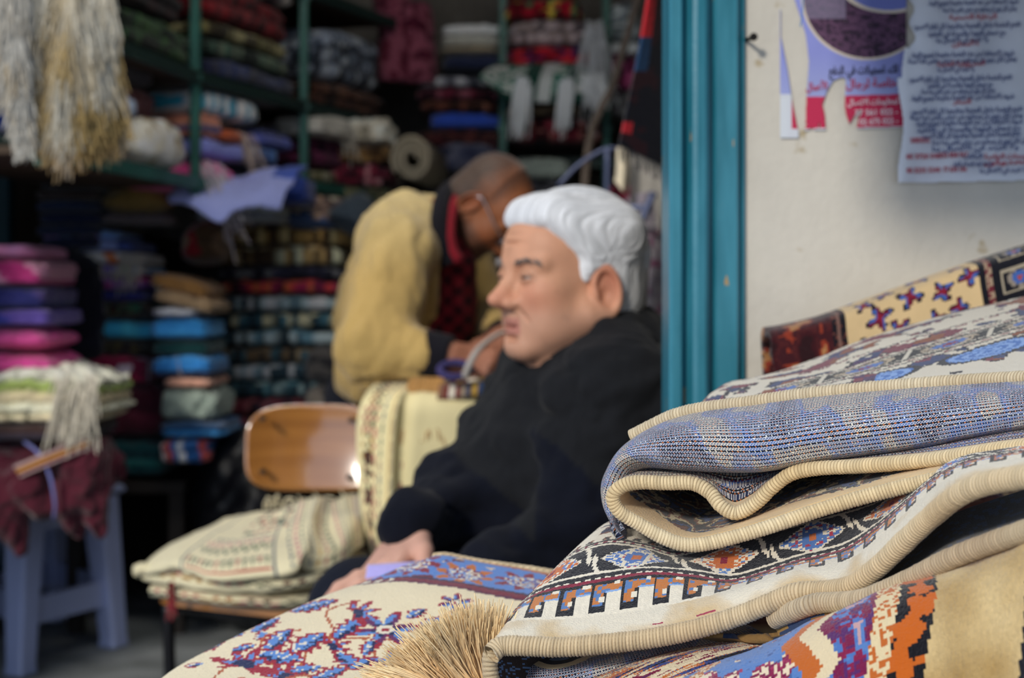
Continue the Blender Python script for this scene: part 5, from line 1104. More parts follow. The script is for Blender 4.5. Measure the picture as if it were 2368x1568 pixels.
roll('knit_collar', [P(1062, 424, 3.58), P(1030, 452, 3.46), P(1017, 500, 3.40), P(1020, 560, 3.38), P(1040, 612, 3.38)], .021, '#14131a', man2)
roll('shirt_collar', [P(1072, 436, 3.56), P(1048, 470, 3.45), P(1036, 520, 3.40), P(1040, 575, 3.38), P(1058, 606, 3.38)], .018, '#7a1a26', man2)
for a_, b_, r_ in ((P(985, 822, 3.205), P(1044, 827, 3.19), .052), (P(1152, 768, 3.55), P(1170, 784, 3.46), .043)):
    roll('cuff', [a_, (a_ + b_) / 2, b_], np.linspace(r_ * 1.05, r_ * .9, 40), '#15141b', man2)
s = SDF(lo2, (.14, 4.02, 1.0), .010); legs2(s, 0); s.add(s.ell((-.34, 3.75, .80), (.12, .17, .11)), .05); s.inter(s.plane((0, 0, .09), (0, 0, -1.)), .01); V, F = s.mesh(); mesh_obj('trousers', V, F, m_wear, man2, colors=np.zeros((len(V), 3)) + col('#161822'))
for y_ in (3.70, 3.85):
    s = SDF((-.46, y_ - .09, -.005), (-.10, y_ + .09, .16), .007); s.add(s.ell((-.28, y_, .035), (.14, .05, .036)), .02).add(s.cap((-.36, y_, .05), (-.36, y_, .12), .05, .055), .03); s.inter(s.plane((0, 0, .002), (0, 0, -1.)), .004); V, F = s.mesh(); mesh_obj('shoe', V, F, attr_mat('leather', .4, 60, .2), man2, colors=np.zeros((len(V), 3)) + col('#191512'))
# cropped grey hair
s = SDF((-.13, -.1, -.12), (.10, .1, .14), .0028); s.add(s.ell((-.015, 0, .036), (.0985, .0768, .0858)), .001).add(s.ell((-.05, 0, -.03), (.055, .066, .06)), .03)
s.inter((s.X - .012) + np.maximum(s.Z - .02, 0) * .3 + 0 * s.Y, .006)
for sy in (-1, 1): s.sub(s.ell((.0, sy * .088, -.020), (.034, .03, .040)), .006)
s.inter(s.plane((-.06, 0, -.06), (.3, 0, -.95)), .006); V, F = s.mesh(); n_ = fbm(V * 190, 3); V = V + (V - [-.016, 0, .03]) * ((n_ - .5) * .03)[:, None]
top = np.clip((V[:, 2] - .06) / .05, 0, 1); fr_ = np.clip((V[:, 0] + .055) / .055 + (n_ - .5) * .8, 0, 1)[:, None] * np.clip(V[:, 2:3] / .03, 0, 1); hcol = (col('#43342c') * (.6 + .8 * n_)[:, None]) * (1 - top)[:, None] + (col('#472d20') * (.7 + .6 * n_)[:, None]) * top[:, None]; mesh_obj('hair', V @ M2.T + H2, F, m_hair, man2, colors=hcol + (col('#7a4a30') - hcol) * fr_)
# glasses
gl = MB(); L2 = lambda p: M2 @ np.array(p) + H2
for sy in (-1, 1):
    a = np.linspace(0, 2 * np.pi, 33); ring = [L2((.104 - .004 * abs(math.sin(t)), sy * .033 + .024 * math.cos(t), -.004 + .019 * math.sin(t))) for t in a]; gl.tube(ring, .0014, 6, False)
    gl.tube(spline([L2((.100, sy * .056, .002)), L2((.07, sy * .073, .006)), L2((.0, sy * .083, .016)), L2((-.018, sy * .082, .004))], 20), .0017, 6)
gl.tube(spline([L2((.104, -.010, .0)), L2((.109, 0, .003)), L2((.104, .010, .0))], 8), .0013, 6)
gl.build('glasses', plain_mat('silver_metal', '#c9ccd2', .25, metal=.8), man2, smooth=True)

# ================================================================ work table, embroidered cloths, chair
wt = thing('work_table', 'small work table hidden under the hanging embroidered cloth', 'table', (-.14, 3.36, 0)); mw_ = plain_mat('table_wood', '#5a4632', .6)
b = MB(); b.box((-.14, 3.39, .805), (.36, .40, .03)); b.build('table_top', mw_, wt)
for sx in (-1, 1):
    for sy in (-1, 1): b = MB(); b.box((-.14 + sx * .155, 3.39 + sy * .17, .395), (.04, .04, .79)); b.build('leg', mw_, wt)
def embroid(u, v, c, bands):
    for (a0, a1, kind, sc) in bands:
        m = (u > a0) & (u < a1); w = (u - a0) / (a1 - a0); q = np.floor(v / sc); f = v / sc - q
        if kind == 'rows': k = m & (np.abs(w - .5) < .45) & (((f * 5).astype(int) + (w * 5).astype(int)) % 2 == 0) & (cellrand(q, (w * 5).astype(int), seed=3) > .2); c[k] = pick(['#7a1420', '#1c3a28', '#a83a4c', '#1e1e1c', '#9a6a1c'], cellrand(q, (w * 5).astype(int), seed=5))[k]
        if kind == 'line': k = m & (f > .25); c[k] = pick(['#5a6a58', '#8a6a5c', '#4a5a6a'], cellrand(q, seed=6))[k]
        if kind == 'tree': k = m & (np.abs(w - .5) < .12 + .3 * (np.abs(f - .5) < .22) * f); c[k] = pick(['#5a2a2a', '#3a3a34', '#8a2a34'], cellrand(q, (w * 3).astype(int), seed=8))[k]
        if kind == 'gold': c[m] = c[m] * .4 + col('#c9a45c') * .6
    return c
hc_ = thing('embroidered_cloth', 'cream embroidered cloth hanging down from the work table before the bending person', 'cloth', P(980, 1300, 3.1))
g_, vv = loft([PC((905, 868, 3.50), (1000, 850, 3.50), (1110, 845, 3.52), (1215, 850, 3.55)), PC((872, 882, 3.24), (960, 885, 3.22), (1090, 880, 3.24), (1215, 880, 3.28)), PC((838, 925, 3.16), (900, 925, 3.135), (1060, 925, 3.14), (1215, 925, 3.18)), PC((824, 1000, 3.15), (890, 1010, 3.12), (1050, 1010, 3.13), (1215, 1010, 3.17)), PC((832, 1150, 3.15), (893, 1160, 3.10), (1045, 1160, 3.14), (1215, 1150, 3.17)), PC((845, 1230, 3.15), (897, 1240, 3.09), (1040, 1230, 3.14), (1215, 1230, 3.17)), PC((862, 1292, 3.15), (903, 1305, 3.09), (1035, 1290, 3.14), (1215, 1290, 3.17))], 180, 220)
pxg = np.linspace(0, 1, 180); ripple = np.sin(pxg * 38) * np.exp(-((pxg - .22) / .12) ** 2) * .008 + np.exp(-((pxg - .245) / .02) ** 2) * .022
g_ = g_ + np.array([0, -1, 0]) * (ripple[None] * np.clip((np.arange(220) - 70) / 60, 0, 1)[:, None])[..., None]
u, J, I = fgrid(g_); v_ = J * .0026; cc = np.zeros((len(u), 3)) + col('#e6d9a8'); cc = embroid(u, v_, cc, [(.012, .05, 'rows', .045), (.058, .062, 'line', .02), (.075, .083, 'gold', 1), (.086, .090, 'line', .03)])
lo_ = (J > 150) & (u > .02) & (u < .04); cc[lo_ & (cellrand(J // 3, seed=4) > .4)] = col('#4a3028'); k_ = np.hypot(u - .21, (J - 105) * .0026) < .004; cc[k_] = col('#b0405a'); cc = embroid(u, v_, cc, [(.15, .19, 'rows', .05)]) if False else cc
tr = (np.abs(u - .118) < .02 * np.clip((J - 165) / 20, .08, 1)) & (J > 150) & (J < 215) & (cellrand(J // 4, (u / .006).astype(int), seed=12) > .3); cc[tr] = pick(['#4a2a24', '#2f4a3a', '#8a2a34', '#6a5a34'], cellrand(J // 4, (u / .006).astype(int), seed=13))[tr]
sheet('cloth', g_, cc, m_cloth, hc_, .003)
rs = [P(948 + 80 * rng.random(), 872 + 22 * rng.random(), 3.165) for _ in range(520)]
kil = thing('kilim_piece', 'multicoloured flat woven piece with a tan fringe lying on the work table', 'rug', P(1090, 900, 3.2))
strands('fringe', rs, [[rng.normal(-.1, .14), -.40, -.9] for _ in rs], [(.045 + .05 * rng.random()) for _ in rs], .0022, lambda i, t: col('#b78a52') * (.75 + .5 * cellrand(i, seed=2)) * np.ones((len(t), 1)), m_wool, kil, droop=.35, n=4, wig=.1)
g_, vv = loft([PC((1010, 922, 3.13), (1080, 915, 3.12), (1150, 905, 3.12), (1230, 895, 3.14)), PC((1015, 892, 3.15), (1080, 884, 3.14), (1150, 876, 3.14), (1230, 868, 3.16)), PC((1020, 862, 3.24), (1080, 856, 3.24), (1150, 850, 3.24), (1230, 846, 3.26)), PC((1000, 852, 3.38), (1080, 846, 3.38), (1150, 840, 3.38), (1230, 838, 3.38))], 60, 34)
u, J, I = fgrid(g_); cc = pick(['#5a2a2a', '#c9bfa8', '#2a3a5a', '#a8863c', '#7a5a48', '#3a4a3a', '#d8d0c0', '#6a1e24', '#8a7a6a'], cellrand((u / .012).astype(int), J // 4, seed=7)); sheet('weave', g_, cc, m_carpet, kil, .012)
b = MB(); b.tube(spline([P(1075, 872, 3.10), P(1085, 845, 3.09), P(1105, 810, 3.10), P(1140, 780, 3.14), P(1172, 765, 3.18)], 30), np.linspace(.008, .004, 30), 8); tag(b.build('thread_skein', plain_mat('white_yarn', '#b9b2ac', .9), smooth=True), 'pale thick thread held by the bending person', 'thread')
b = MB(); a = np.linspace(0, 2 * np.pi, 30); b.tube(np.stack([Xp(1053, 3.12) + .032 * np.cos(a), 3.12 + .02 * np.sin(a), Zp(862, 3.12) + .014 * np.sin(a) + .006], 1), .008, 10, False); tag(b.build('yarn_coil', plain_mat('violet_yarn', '#3a3466', .9), smooth=True), 'small violet yarn coil lying on the work table by the hands', 'yarn')
# school chair
ch = thing('school_chair', 'plywood school chair with a shiny curved back and black tube legs', 'chair', (-.46, 3.3, 0)); m_ply = plain_mat('varnished_plywood', '#b57a3c', .25, spec=.7, c2='#9a6430', vscale=3, stretch=(1, 1, 14), coat=1.0); m_ply.node_tree.nodes['Principled BSDF'].inputs['Coat IOR'].default_value = 2.0; m_blk = plain_mat('black_tube', '#16161a', .35, metal=.3)
bl, br = P(566, 1035, 3.45), P(895, 1035, 3.50); nx = 40; ny = 22; V = []
ez = (Zp(937, 3.45) - Zp(1135, 3.45)) / 2
for side in (0, 1):
    for j in range(ny):
        for i in range(nx):
            a, b_ = i / (nx - 1) * 2 - 1, j / (ny - 1) * 2 - 1; sq = 1 / max(1e-6, (abs(a) ** 3.6 + abs(b_) ** 3.6) ** (1 / 3.6)) * max(abs(a), abs(b_)) if (a or b_) else 1; a2, b2 = a * sq, b_ * sq
            p = (bl + br) / 2 + (br - bl) / 2 * a2 + np.array([.14, -.98, 0]) * (.045 * (a2 ** 2) - .010 * side) + np.array([0, .16, 1]) * ez * b2 + np.array([0, -.012, 0]) * (1 - b2 * b2) * -1; V.append(p)
F = []; n0 = nx * ny
for j in range(ny - 1):
    for i in range(nx - 1): q = j * nx + i; F += [(q, q + 1, q + nx + 1, q + nx), (n0 + q, n0 + q + nx, n0 + q + nx + 1, n0 + q + 1)]
bd = [i for i in range(nx)] + [j * nx + nx - 1 for j in range(1, ny)] + [(ny - 1) * nx + i for i in range(nx - 2, -1, -1)] + [j * nx for j in range(ny - 2, 0, -1)]
for a, b_ in zip(bd, bd[1:] + bd[:1]): F.append((a, n0 + a, n0 + b_, b_))
mesh_obj('backrest', V, F, m_ply, ch)
for px_, py_, d_ in ((607, 968, 3.40), (607, 1091, 3.40), (808, 1103, 3.455), (812, 972, 3.455)):
    b = MB(); q = P(px_, py_, d_ + .005); b.tube([q + [0, .02, 0], q + [0, -.010, 0]], .006, 12); b.build('screw', plain_mat('dark_screw', '#3a3530', .4, metal=.8), ch)
s1, s2, s3, s4 = P(350, 1372, 3.08), P(690, 1418, 2.92), P(880, 1330, 3.45), P(590, 1300, 3.58); zS = .445
cs = [np.array([q[0], q[1], zS]) for q in (s1, s2, s3, s4)]; top = []
for k in range(4):
    a, b_, c_ = cs[k - 1], cs[k], cs[(k + 1) % 4]; d0 = (a - b_) / np.linalg.norm(a - b_); d1 = (c_ - b_) / np.linalg.norm(c_ - b_)
    for t in np.linspace(0, 1, 7): top.append(b_ + (d0 * (1 - t) ** 2 + d1 * t ** 2) * .06)
top = np.array(top); n = len(top); V = np.vstack([top, top - [0, 0, .014]]); mesh_obj('seat', V, [tuple(range(n)), tuple(range(2 * n - 1, n - 1, -1))] + [(i, n + i, n + (i + 1) % n, (i + 1) % n) for i in range(n)], m_ply, ch, smooth=False)
for k, (q, f_) in enumerate(((cs[0], (.02, -.01)), (cs[1], (0, -.02)), (cs[2], (.03, .04)), (cs[3], (-.01, .04)))):
    ins = q + (np.mean(cs, axis=0) - q) * .13; pts = [ins + [0, 0, -.02], ins + [f_[0] * .3, f_[1] * .3, -.2], [ins[0] + f_[0], ins[1] + f_[1], 0]]
    if k >= 2: up = bl * .82 + br * .18 if k == 3 else bl * .18 + br * .82; pts = [up + [-.01, .02, .05], up + [-.01, .025, -.08], ins + [0, 0, .02]] + pts[1:]
    b = MB(); b.tube(spline(pts, 30), .0125, 12); b.build('leg', m_blk, ch, smooth=True)
for a, b_ in ((0, 1), (1, 2), (2, 3), (3, 0)):
    c0 = np.mean(cs, axis=0); b = MB(); b.tube([cs[a] + (c0 - cs[a]) * .13 + [0, 0, -.024], cs[b_] + (c0 - cs[b_]) * .13 + [0, 0, -.024]], .010, 10); b.build('seat_rail', m_blk, ch, smooth=True)
# folded embroidered cloth on the seat
fc_ = thing('folded_embroidered_cloth', 'folded cream embroidered cloth with tassels lying on the school chair', 'cloth', (cs[0] + cs[2]) / 2 + [0, 0, .001])
def cl_layer(name, rows, bands, nu=150, nv=70, wav=0.0, th=.012, seed=0, base='#e2d8b4'):
    g_, vv = loft([PC(*r) for r in rows], nu, nv); n_ = fbm(g_.reshape(-1, 3) * 14, seed).reshape(nv, nu) - .5; g_ = g_ + np.array([0, 0, 1.0]) * (n_ * .012)[..., None]
    if wav: I_ = np.linspace(0, 1, nu)[None]; g_ = g_ + np.array([0, 0, 1.]) * (np.sin(I_ * 30) * wav * np.clip((I_ - .6) * 4, 0, 1))[..., None]
    u, J, I = fgrid(g_); v = J / nv * np.linalg.norm(g_[-1, nu // 2] - g_[0, nu // 2]); cc = col(base) * (.9 + .2 * fbm(np.stack([u * 12, v * 12, u * 0], -1), seed))[:, None]
    cc = embroid(u, v, cc, [b for b in bands if b[0] != 'v']); 
    for b_ in bands:
        if b_[0] == 'v': cc = embroid(v, u, cc, [b_[1:]])
    if name == 'top_fold':
        a = u / u.max(); b_ = J / nv; red, grn, pnk, gry = col('#a3242c'), col('#274a34'), col('#c27a80'), col('#55606a')
        def put(m, c_): cc[m] = c_
        tri = (a * 46) % 1.0; k = (a > .20) & (a < .50)
        put(k & (b_ > .025) & (b_ < .05), red); put(k & (b_ > .06) & (b_ < .16) & (np.abs(tri - .5) < .38 * (b_ - .06) / .10), grn); put(k & (b_ > .06) & (b_ < .16) & (np.abs(tri - .5) < .3 * (b_ - .06) / .10) & ((a * 46).astype(int) % 3 == 0), red)
        put((np.abs(a - .185) < .004) | (np.abs(a - .51) < .004), gry)
        zig = np.abs(((a * 30) % 1.0) - .5) * .12; put((a > .22) & (a < .50) & (np.abs(b_ - .27 - zig) < .016), grn); put((a > .22) & (a < .50) & (np.abs(b_ - .35 - zig) < .014), pnk); put((a > .24) & (a < .50) & (np.abs(b_ - .44 - zig * .7) < .012), gry)
        k2 = (a > .34) & (a < .55) & (b_ > .55) & (b_ < .93); hh = cellrand((a * 90).astype(int), (b_ * 22).astype(int), seed=4); put(k2 & (hh > .62) & ((b_ * 22).astype(int) % 2 == 0), red); put(k2 & (hh < .2), grn)
        for a0, c_ in ((.56, gry), (.585, pnk), (.61, grn), (.66, gry), (.69, col('#c9a45c')), (.72, red), (.75, grn), (.80, pnk), (.83, gry), (.87, grn), (.90, col('#c9a45c')), (.94, pnk), (.965, gry)):
            put((np.abs(a - a0) < .0055) & (((b_ * 60).astype(int) % 4) > 0), c_)
    return sheet(name, g_, cc, m_cloth, fc_, th, -1)
cl_layer('lower_fold', [[(350, 1378, 3.06), (470, 1395, 2.97), (620, 1408, 2.92), (760, 1395, 2.98), (850, 1350, 3.2)], [(345, 1362, 3.05), (470, 1376, 2.96), (620, 1390, 2.91), (765, 1375, 2.97), (855, 1330, 3.2)], [(380, 1345, 3.1), (480, 1355, 3.03), (620, 1365, 3.0), (760, 1350, 3.05), (850, 1320, 3.25)], [(560, 1300, 3.45), (620, 1300, 3.42), (700, 1300, 3.42), (780, 1300, 3.42), (850, 1300, 3.45)]], [('v', .004, .03, 'rows', .06)], seed=1)
cl_layer('middle_fold', [[(330, 1340, 3.04), (470, 1362, 2.95), (620, 1372, 2.9), (760, 1352, 2.97), (850, 1315, 3.2)], [(324, 1325, 3.03), (345, 1315, 3.03), (620, 1350, 2.89), (765, 1330, 2.96), (855, 1295, 3.2)], [(345, 1305, 3.07), (480, 1310, 3.0), (620, 1328, 2.95), (765, 1305, 3.02), (852, 1270, 3.22)], [(560, 1240, 3.45), (620, 1240, 3.42), (700, 1235, 3.42), (780, 1230, 3.42), (850, 1225, 3.45)]], [('v', .012, .04, 'rows', .05)], seed=2)
cl_layer('top_fold', [[(330, 1318, 3.02), (400, 1308, 2.96), (490, 1335, 2.88), (600, 1330, 2.87), (680, 1318, 2.87), (700, 1290, 2.9), (720, 1318, 2.92), (790, 1300, 2.98), (840, 1260, 3.12)], [(340, 1300, 3.05), (400, 1285, 3.0), (490, 1305, 2.91), (600, 1295, 2.9), (685, 1285, 2.9), (710, 1262, 2.93), (735, 1275, 2.95), (795, 1255, 3.02), (840, 1220, 3.15)], [(400, 1255, 3.15), (450, 1240, 3.13), (520, 1255, 3.05), (600, 1245, 3.04), (690, 1225, 3.03), (720, 1205, 3.06), (750, 1225, 3.08), (800, 1205, 3.12), (838, 1180, 3.2)], [(520, 1200, 3.35), (560, 1190, 3.33), (600, 1185, 3.28), (650, 1175, 3.26), (715, 1152, 3.24), (745, 1148, 3.25), (770, 1160, 3.28), (805, 1150, 3.3), (838, 1145, 3.33)]],
         [], nu=220, nv=90, seed=3)
rs = [P(610 + 200 * rng.random(), 1185 - 25 * rng.random(), 3.30) for _ in range(46)]
strands('fringe', rs, [[rng.normal(0, .5), -.2, .9] for _ in rs], [.03 + .03 * rng.random() for _ in rs], .003, lambda i, t: col('#d3c8a8') * np.ones((len(t), 1)), m_cloth, fc_, droop=.5, n=5, wig=.4)
rs = [P(395 + rng.normal(0, 3), 1345 + 6 * rng.random(), 2.99) for _ in range(40)]
o = strands('tassel', rs, [[rng.normal(0, .08), -.05, -1] for _ in rs], [.045 + .02 * rng.random() for _ in rs], .0022, lambda i, t: (col('#8a1c28') if i % 3 else col('#2f3a2a')) * np.ones((len(t), 1)), m_cloth, fc_, droop=.1, n=4, wig=.06); o['label'] = 'dark red and green hanging tassel'
# ================================================================ display table and the rugs in the foreground
dt = thing('display_table', 'plain wooden display table buried under the foreground rugs', 'table', (.15, 1.16, 0)); mdt = plain_mat('grey_board', '#4a4038', .7, bump=.2)
b = MB(); b.box((.29, 1.17, .705), (.76, .96, .03)); b.build('table_top', mdt, dt)
for sx in (-1, 1):
    for sy in (-1, 1): b = MB(); b.box((.29 + sx * .34, 1.17 + sy * .44, .345), (.045, .045, .69)); b.build('leg', mdt, dt)
m_pile = attr_mat('knotted_pile', .98, 900, .7, .0015, sheen=.25, spec=.1); m_weave = attr_mat('flat_weave', .9, 700, .5, .0012, sheen=.1)
CRM, BLK = col('#efe4cd'), col('#14151d')
def cell(u, s): return np.floor(u / s).astype(int)

# ---- pale floral rug lying flat at the back of the table
G_ = thing('floral_rug', 'cream rug with blue and red flowers lying flat beside the tan silky fringe', 'rug', P(900, 1560, 1.25))
rows = [PC((296, 1700, 1.12), (330, 1650, 1.125), (420, 1640, 1.125), (650, 1640, 1.12), (950, 1640, 1.12), (1300, 1650, 1.12)),
        PC((330, 1640, 1.19), (372, 1572, 1.19), (450, 1556, 1.185), (700, 1548, 1.18), (950, 1548, 1.18), (1330, 1560, 1.18)),
        PC((520, 1540, 1.24), (558, 1468, 1.24), (640, 1450, 1.235), (800, 1442, 1.23), (1000, 1442, 1.23), (1350, 1460, 1.225)),
        PC((690, 1460, 1.285), (728, 1390, 1.285), (800, 1372, 1.28), (900, 1364, 1.275), (1050, 1367, 1.27), (1370, 1395, 1.265)),
        PC((800, 1415, 1.32), (836, 1350, 1.32), (890, 1334, 1.315), (980, 1322, 1.31), (1100, 1332, 1.31), (1380, 1365, 1.305)),
        PC((885, 1385, 1.345), (920, 1320, 1.345), (975, 1297, 1.345), (1020, 1288, 1.34), (1110, 1304, 1.34), (1390, 1345, 1.335)),
        PC((900, 1400, 1.37), (930, 1335, 1.37), (985, 1309, 1.37), (1030, 1302, 1.365), (1115, 1316, 1.365), (1392, 1352, 1.36)),
        PC((900, 1500, 1.38), (930, 1440, 1.385), (985, 1415, 1.385), (1030, 1405, 1.385), (1115, 1405, 1.385), (1392, 1420, 1.38))]
NU, NV = 420, 300
g_, vv = loft(rows, NU, NV); g_ = g_ + np.array([0, 0, 1.]) * ((fbm(g_.reshape(-1, 3) * 9, 3).reshape(NV, NU) - .5) * .006)[..., None]
# pattern space: project on the table plane
Pc = .25 * (g_[:-1, :-1] + g_[1:, 1:] + g_[1:, :-1] + g_[:-1, 1:]).reshape(-1, 3); qs = .0032
dW = np.linalg.norm(g_[1:, NU // 2] - g_[:-1, NU // 2], axis=1); Wm = np.repeat(np.cumsum(dW), NU - 1); qs = .0021; X = np.floor(Pc[:, 0] / qs) * qs; Y = np.floor(Wm / qs) * qs
cc = np.zeros((len(X), 3)) + col('#f1e1bd'); cc *= (.94 + .1 * fbm(np.stack([X * 14, Y * 14, X * 0], -1), 2))[:, None]
def motif(kind, cx, cy, r, ang, seed=0, pal=('#a3243a', '#5f8fd0', '#1e2a55', '#d8782f')):
    dx, dy = X - cx, Y - cy; c, s_ = math.cos(ang), math.sin(ang); a = (dx * c + dy * s_) / r; b_ = (-dx * s_ + dy * c) / r; h = cellrand(cell(X, qs), cell(Y, qs), seed=seed)
    k = [col(p) for p in pal]
    if kind == 'leaf':
        w = .52 * (1 - a * a) * (1 + .25 * np.sin(a * 16)); m = (np.abs(a) < 1) & (np.abs(b_) < w); cc[m] = k[0]; m2 = (np.abs(a) < .82) & (np.abs(b_) < w * .62); cc[m2] = np.where((h < .75)[:, None], k[1], col('#efe4cd'))[m2]; m3 = m2 & (b_ < -.05) & (h > .3); cc[m3] = k[2]
    if kind == 'fan':
        t = np.arctan2(b_, a); rr = np.hypot(a, b_); e = .72 + .28 * np.cos(t * 9); m = (rr < e) & (np.abs(t) < 1.9); cc[m] = k[0]; m2 = (rr < e * .68) & (np.abs(t - .25) < 1.2); cc[m2] = np.where((h < .7)[:, None], k[1], k[0])[m2]; m3 = (rr < .34) & (np.abs(t) < 1.5); cc[m3] = k[2]
    if kind == 'star':
        t = np.arctan2(b_, a); rr = np.hypot(a, b_); e = .30 + .70 * np.abs(np.cos(t * 3)) ** 1.4; m = rr < e; cc[m] = k[3] if False else k[0]; m2 = rr < e * .84; q = ((t + np.pi) / (np.pi / 3)).astype(int) % 2; cc[m2] = np.where((q == 0)[:, None], k[1], col('#6a3060'))[m2]; m3 = (rr < e * .4); cc[m3] = k[2]; cc[rr < .24] = col('#efe4cd'); cc[rr < .10] = k[0]
    if kind == 'vine':
        w = np.abs(b_ - .25 * np.sin(a * 4)); m = (np.abs(a) < 1) & (w < .035); cc[m] = k[3]
sc_list = [('fan', 555, 1545, .048, 1.2), ('leaf', 640, 1480, .030, 1.1), ('leaf', 705, 1490, .034, .9), ('leaf', 645, 1522, .034, -.3), ('fan', 758, 1500, .030, .5), ('star', 888, 1458, .044, .2), ('leaf', 800, 1455, .030, 1.0),
           ('leaf', 720, 1402, .034, .35), ('fan', 815, 1420, .036, .3), ('leaf', 905, 1415, .034, .1), ('leaf', 610, 1447, .026, .9), ('leaf', 540, 1475, .014, .4), ('leaf', 930, 1387, .022, 0), ('leaf', 795, 1393, .020, .2),
           ('leaf', 800, 1530, .026, -.9), ('leaf', 835, 1535, .020, .8), ('fan', 660, 1568, .036, 2.2), ('star', 905, 1540, .036, .6), ('leaf', 755, 1560, .026, .6), ('leaf', 480, 1505, .020, .5), ('leaf', 445, 1540, .012, .2), ('fan', 1010, 1400, .030, .4), ('leaf', 1060, 1420, .022, .9), ('leaf', 1000, 1440, .022, .5), ('leaf', 560, 1500, .016, .3), ('leaf', 600, 1470, .014, 1.2), ('leaf', 690, 1440, .016, .1), ('leaf', 760, 1420, .016, 1.4), ('leaf', 860, 1390, .018, .4), ('fan', 480, 1555, .022, .9), ('leaf', 700, 1550, .022, .2), ('leaf', 850, 1500, .020, 1.3), ('leaf', 960, 1420, .018, .8), ('star', 1050, 1395, .024, .4), ('leaf', 470, 1600, .03, .5), ('fan', 820, 1610, .03, .5)]
def gpos(px, py):
    k = np.argmin((CX + Pc[:, 0] / Pc[:, 1] * FPX - px) ** 2 + (HZ + (CAMH - Pc[:, 2]) / Pc[:, 1] * FPX - py) ** 2); return Pc[k, 0], Wm[k]
for vx, vy, r_, an in ((500, 1560, .06, .4), (700, 1525, .07, .7), (860, 1500, .06, .9), (760, 1440, .05, 1.2), (600, 1500, .05, .9), (980, 1470, .05, .2), (620, 1590, .07, .1)): x_, y_ = gpos(vx, vy); motif('vine', x_, y_, r_ * .8, an, pal=('#a3243a', '#5f8fd0', '#1e2a55', '#b9603a'))
for i, (kd, px_, py_, r_, an) in enumerate(sc_list): x_, y_ = gpos(px_, py_); motif(kd, x_, y_, r_ * .66, an, i)
# border band along the back: guard stripes with dots, then a blue band with red and orange blossoms
p0, p1 = np.array(gpos(850, 1352)), np.array(gpos(1240, 1398)); dr = (p1 - p0) / np.linalg.norm(p1 - p0); t_ = (X - p0[0]) * dr[0] + (Y - p0[1]) * dr[1]; q_ = (-(X - p0[0]) * dr[1] + (Y - p0[1]) * dr[0]) * 2.1
h = cellrand(cell(X, qs), cell(Y, qs), seed=9); f_ = t_ / .011 - np.floor(t_ / .016)
m = q_ > 0; cc[m] = col('#e9dcc0'); cc[m & (q_ < .007)] = col('#5a2a4a'); mm_ = m & (q_ > .007) & (q_ < .026); cc[mm_] = np.where((np.abs(f_ - .5) < .3)[:, None], col('#efe4cd'), col('#7a1f38'))[mm_]; mm_ = m & (q_ > .026) & (q_ < .034); cc[mm_] = col('#3a2a4a')
mm_ = m & (q_ > .034) & (q_ < .17); cc[mm_] = col('#5c8ad0'); tt = np.floor(t_ / .05); ft = (t_ / .05 - tt - .5) * .06; fq = (q_ - .10 + .02 * (tt % 2)) * .6; rr = np.hypot(ft, fq); an_ = np.arctan2(fq, ft)
k = mm_ & (rr < .034 * (.75 + .25 * np.cos(an_ * 8))); cc[k] = np.where((tt % 2 == 0)[:, None], col('#8a1f38'), col('#c9702e'))[k]; k = mm_ & (rr < .02); cc[k] = pick(['#efe4cd', '#5c8ad0', '#8a1f38'], h)[k]
k = mm_ & (fbm(np.stack([X * 85, Y * 85, X * 0], -1), 21) > .60) & (rr > .036); cc[k] = pick(['#8a2a50', '#e4c9a8', '#6a1f38', '#5a3a7a'], cellrand(cell(X, .02), cell(Y, .02), seed=3))[k]
mm_ = m & (q_ > .17) & (q_ < .19); cc[mm_] = np.where((f_ < .5)[:, None], col('#efe4cd'), col('#c9702e'))[mm_]; cc[m & (q_ > .19)] = col('#e2d2b0')
sheet('pile', g_, cc, m_pile, G_, .009, -1, jitter=.0006)
binding('edge_binding', np.array(g_[int(NV * .84), 120:]), .0042, G_, .006, 10, seed=4)

# ---- silky tan fringe in front of it, on the rug whose body lies below the frame
FR = thing('fringed_rug', 'folded rug whose long tan silky fringe sticks up beside the cream corner', 'rug', P(1060, 1620, .97))
g_, vv = loft([PC((930, 1640, .99), (1010, 1600, .985), (1080, 1580, .975), (1135, 1590, .965)), PC((930, 1720, .95), (1010, 1680, .94), (1090, 1660, .93), (1140, 1660, .93))], 40, 24); u, J, I = fgrid(g_)
sheet('pile', g_, pick(['#d8c49a', '#c9ae7c', '#e3d4b4'], cellrand(I, J, seed=1)), m_pile, FR, .012)
rs = []; ds = []; ls = []; g = np.random.default_rng(3)
NC = 130; ct = g.random(NC); cs_ = g.normal(0, 1, (NC, 4)); clo = g.random(NC) < .07
for i in range(3900):
    c = i % NC; t = np.clip(ct[c] + g.normal(0, .02), 0, 1); rx = 966 + 168 * t ** .8; r0 = P(rx, 1590 + 40 * g.random(), .985 - .035 * t + .008 * cs_[c, 0] + g.normal(0, .004))
    tipx = 930 + 245 * t + 30 * cs_[c, 1] + g.normal(0, 11) - (95 if clo[c] else 0); tipy = 1380 + 150 * (1 - t) ** 1.7 + abs(28 * cs_[c, 2]) + 15 * (t > .9) + abs(g.normal(0, 16)); tip = P(tipx, tipy, .985 - .025 * t + .012 * cs_[c, 3] + g.normal(0, .005))
    rs.append(r0); d_ = tip - r0; ls.append(np.linalg.norm(d_) * 1.04); ds.append(d_ + np.array([-.030 + .02 * cs_[c, 0] + .02 * t, -.006, .014]))
    ds[-1] = ds[-1] / np.linalg.norm(ds[-1])
clt = [.78 + .5 * g.random() for _ in range(NC)]
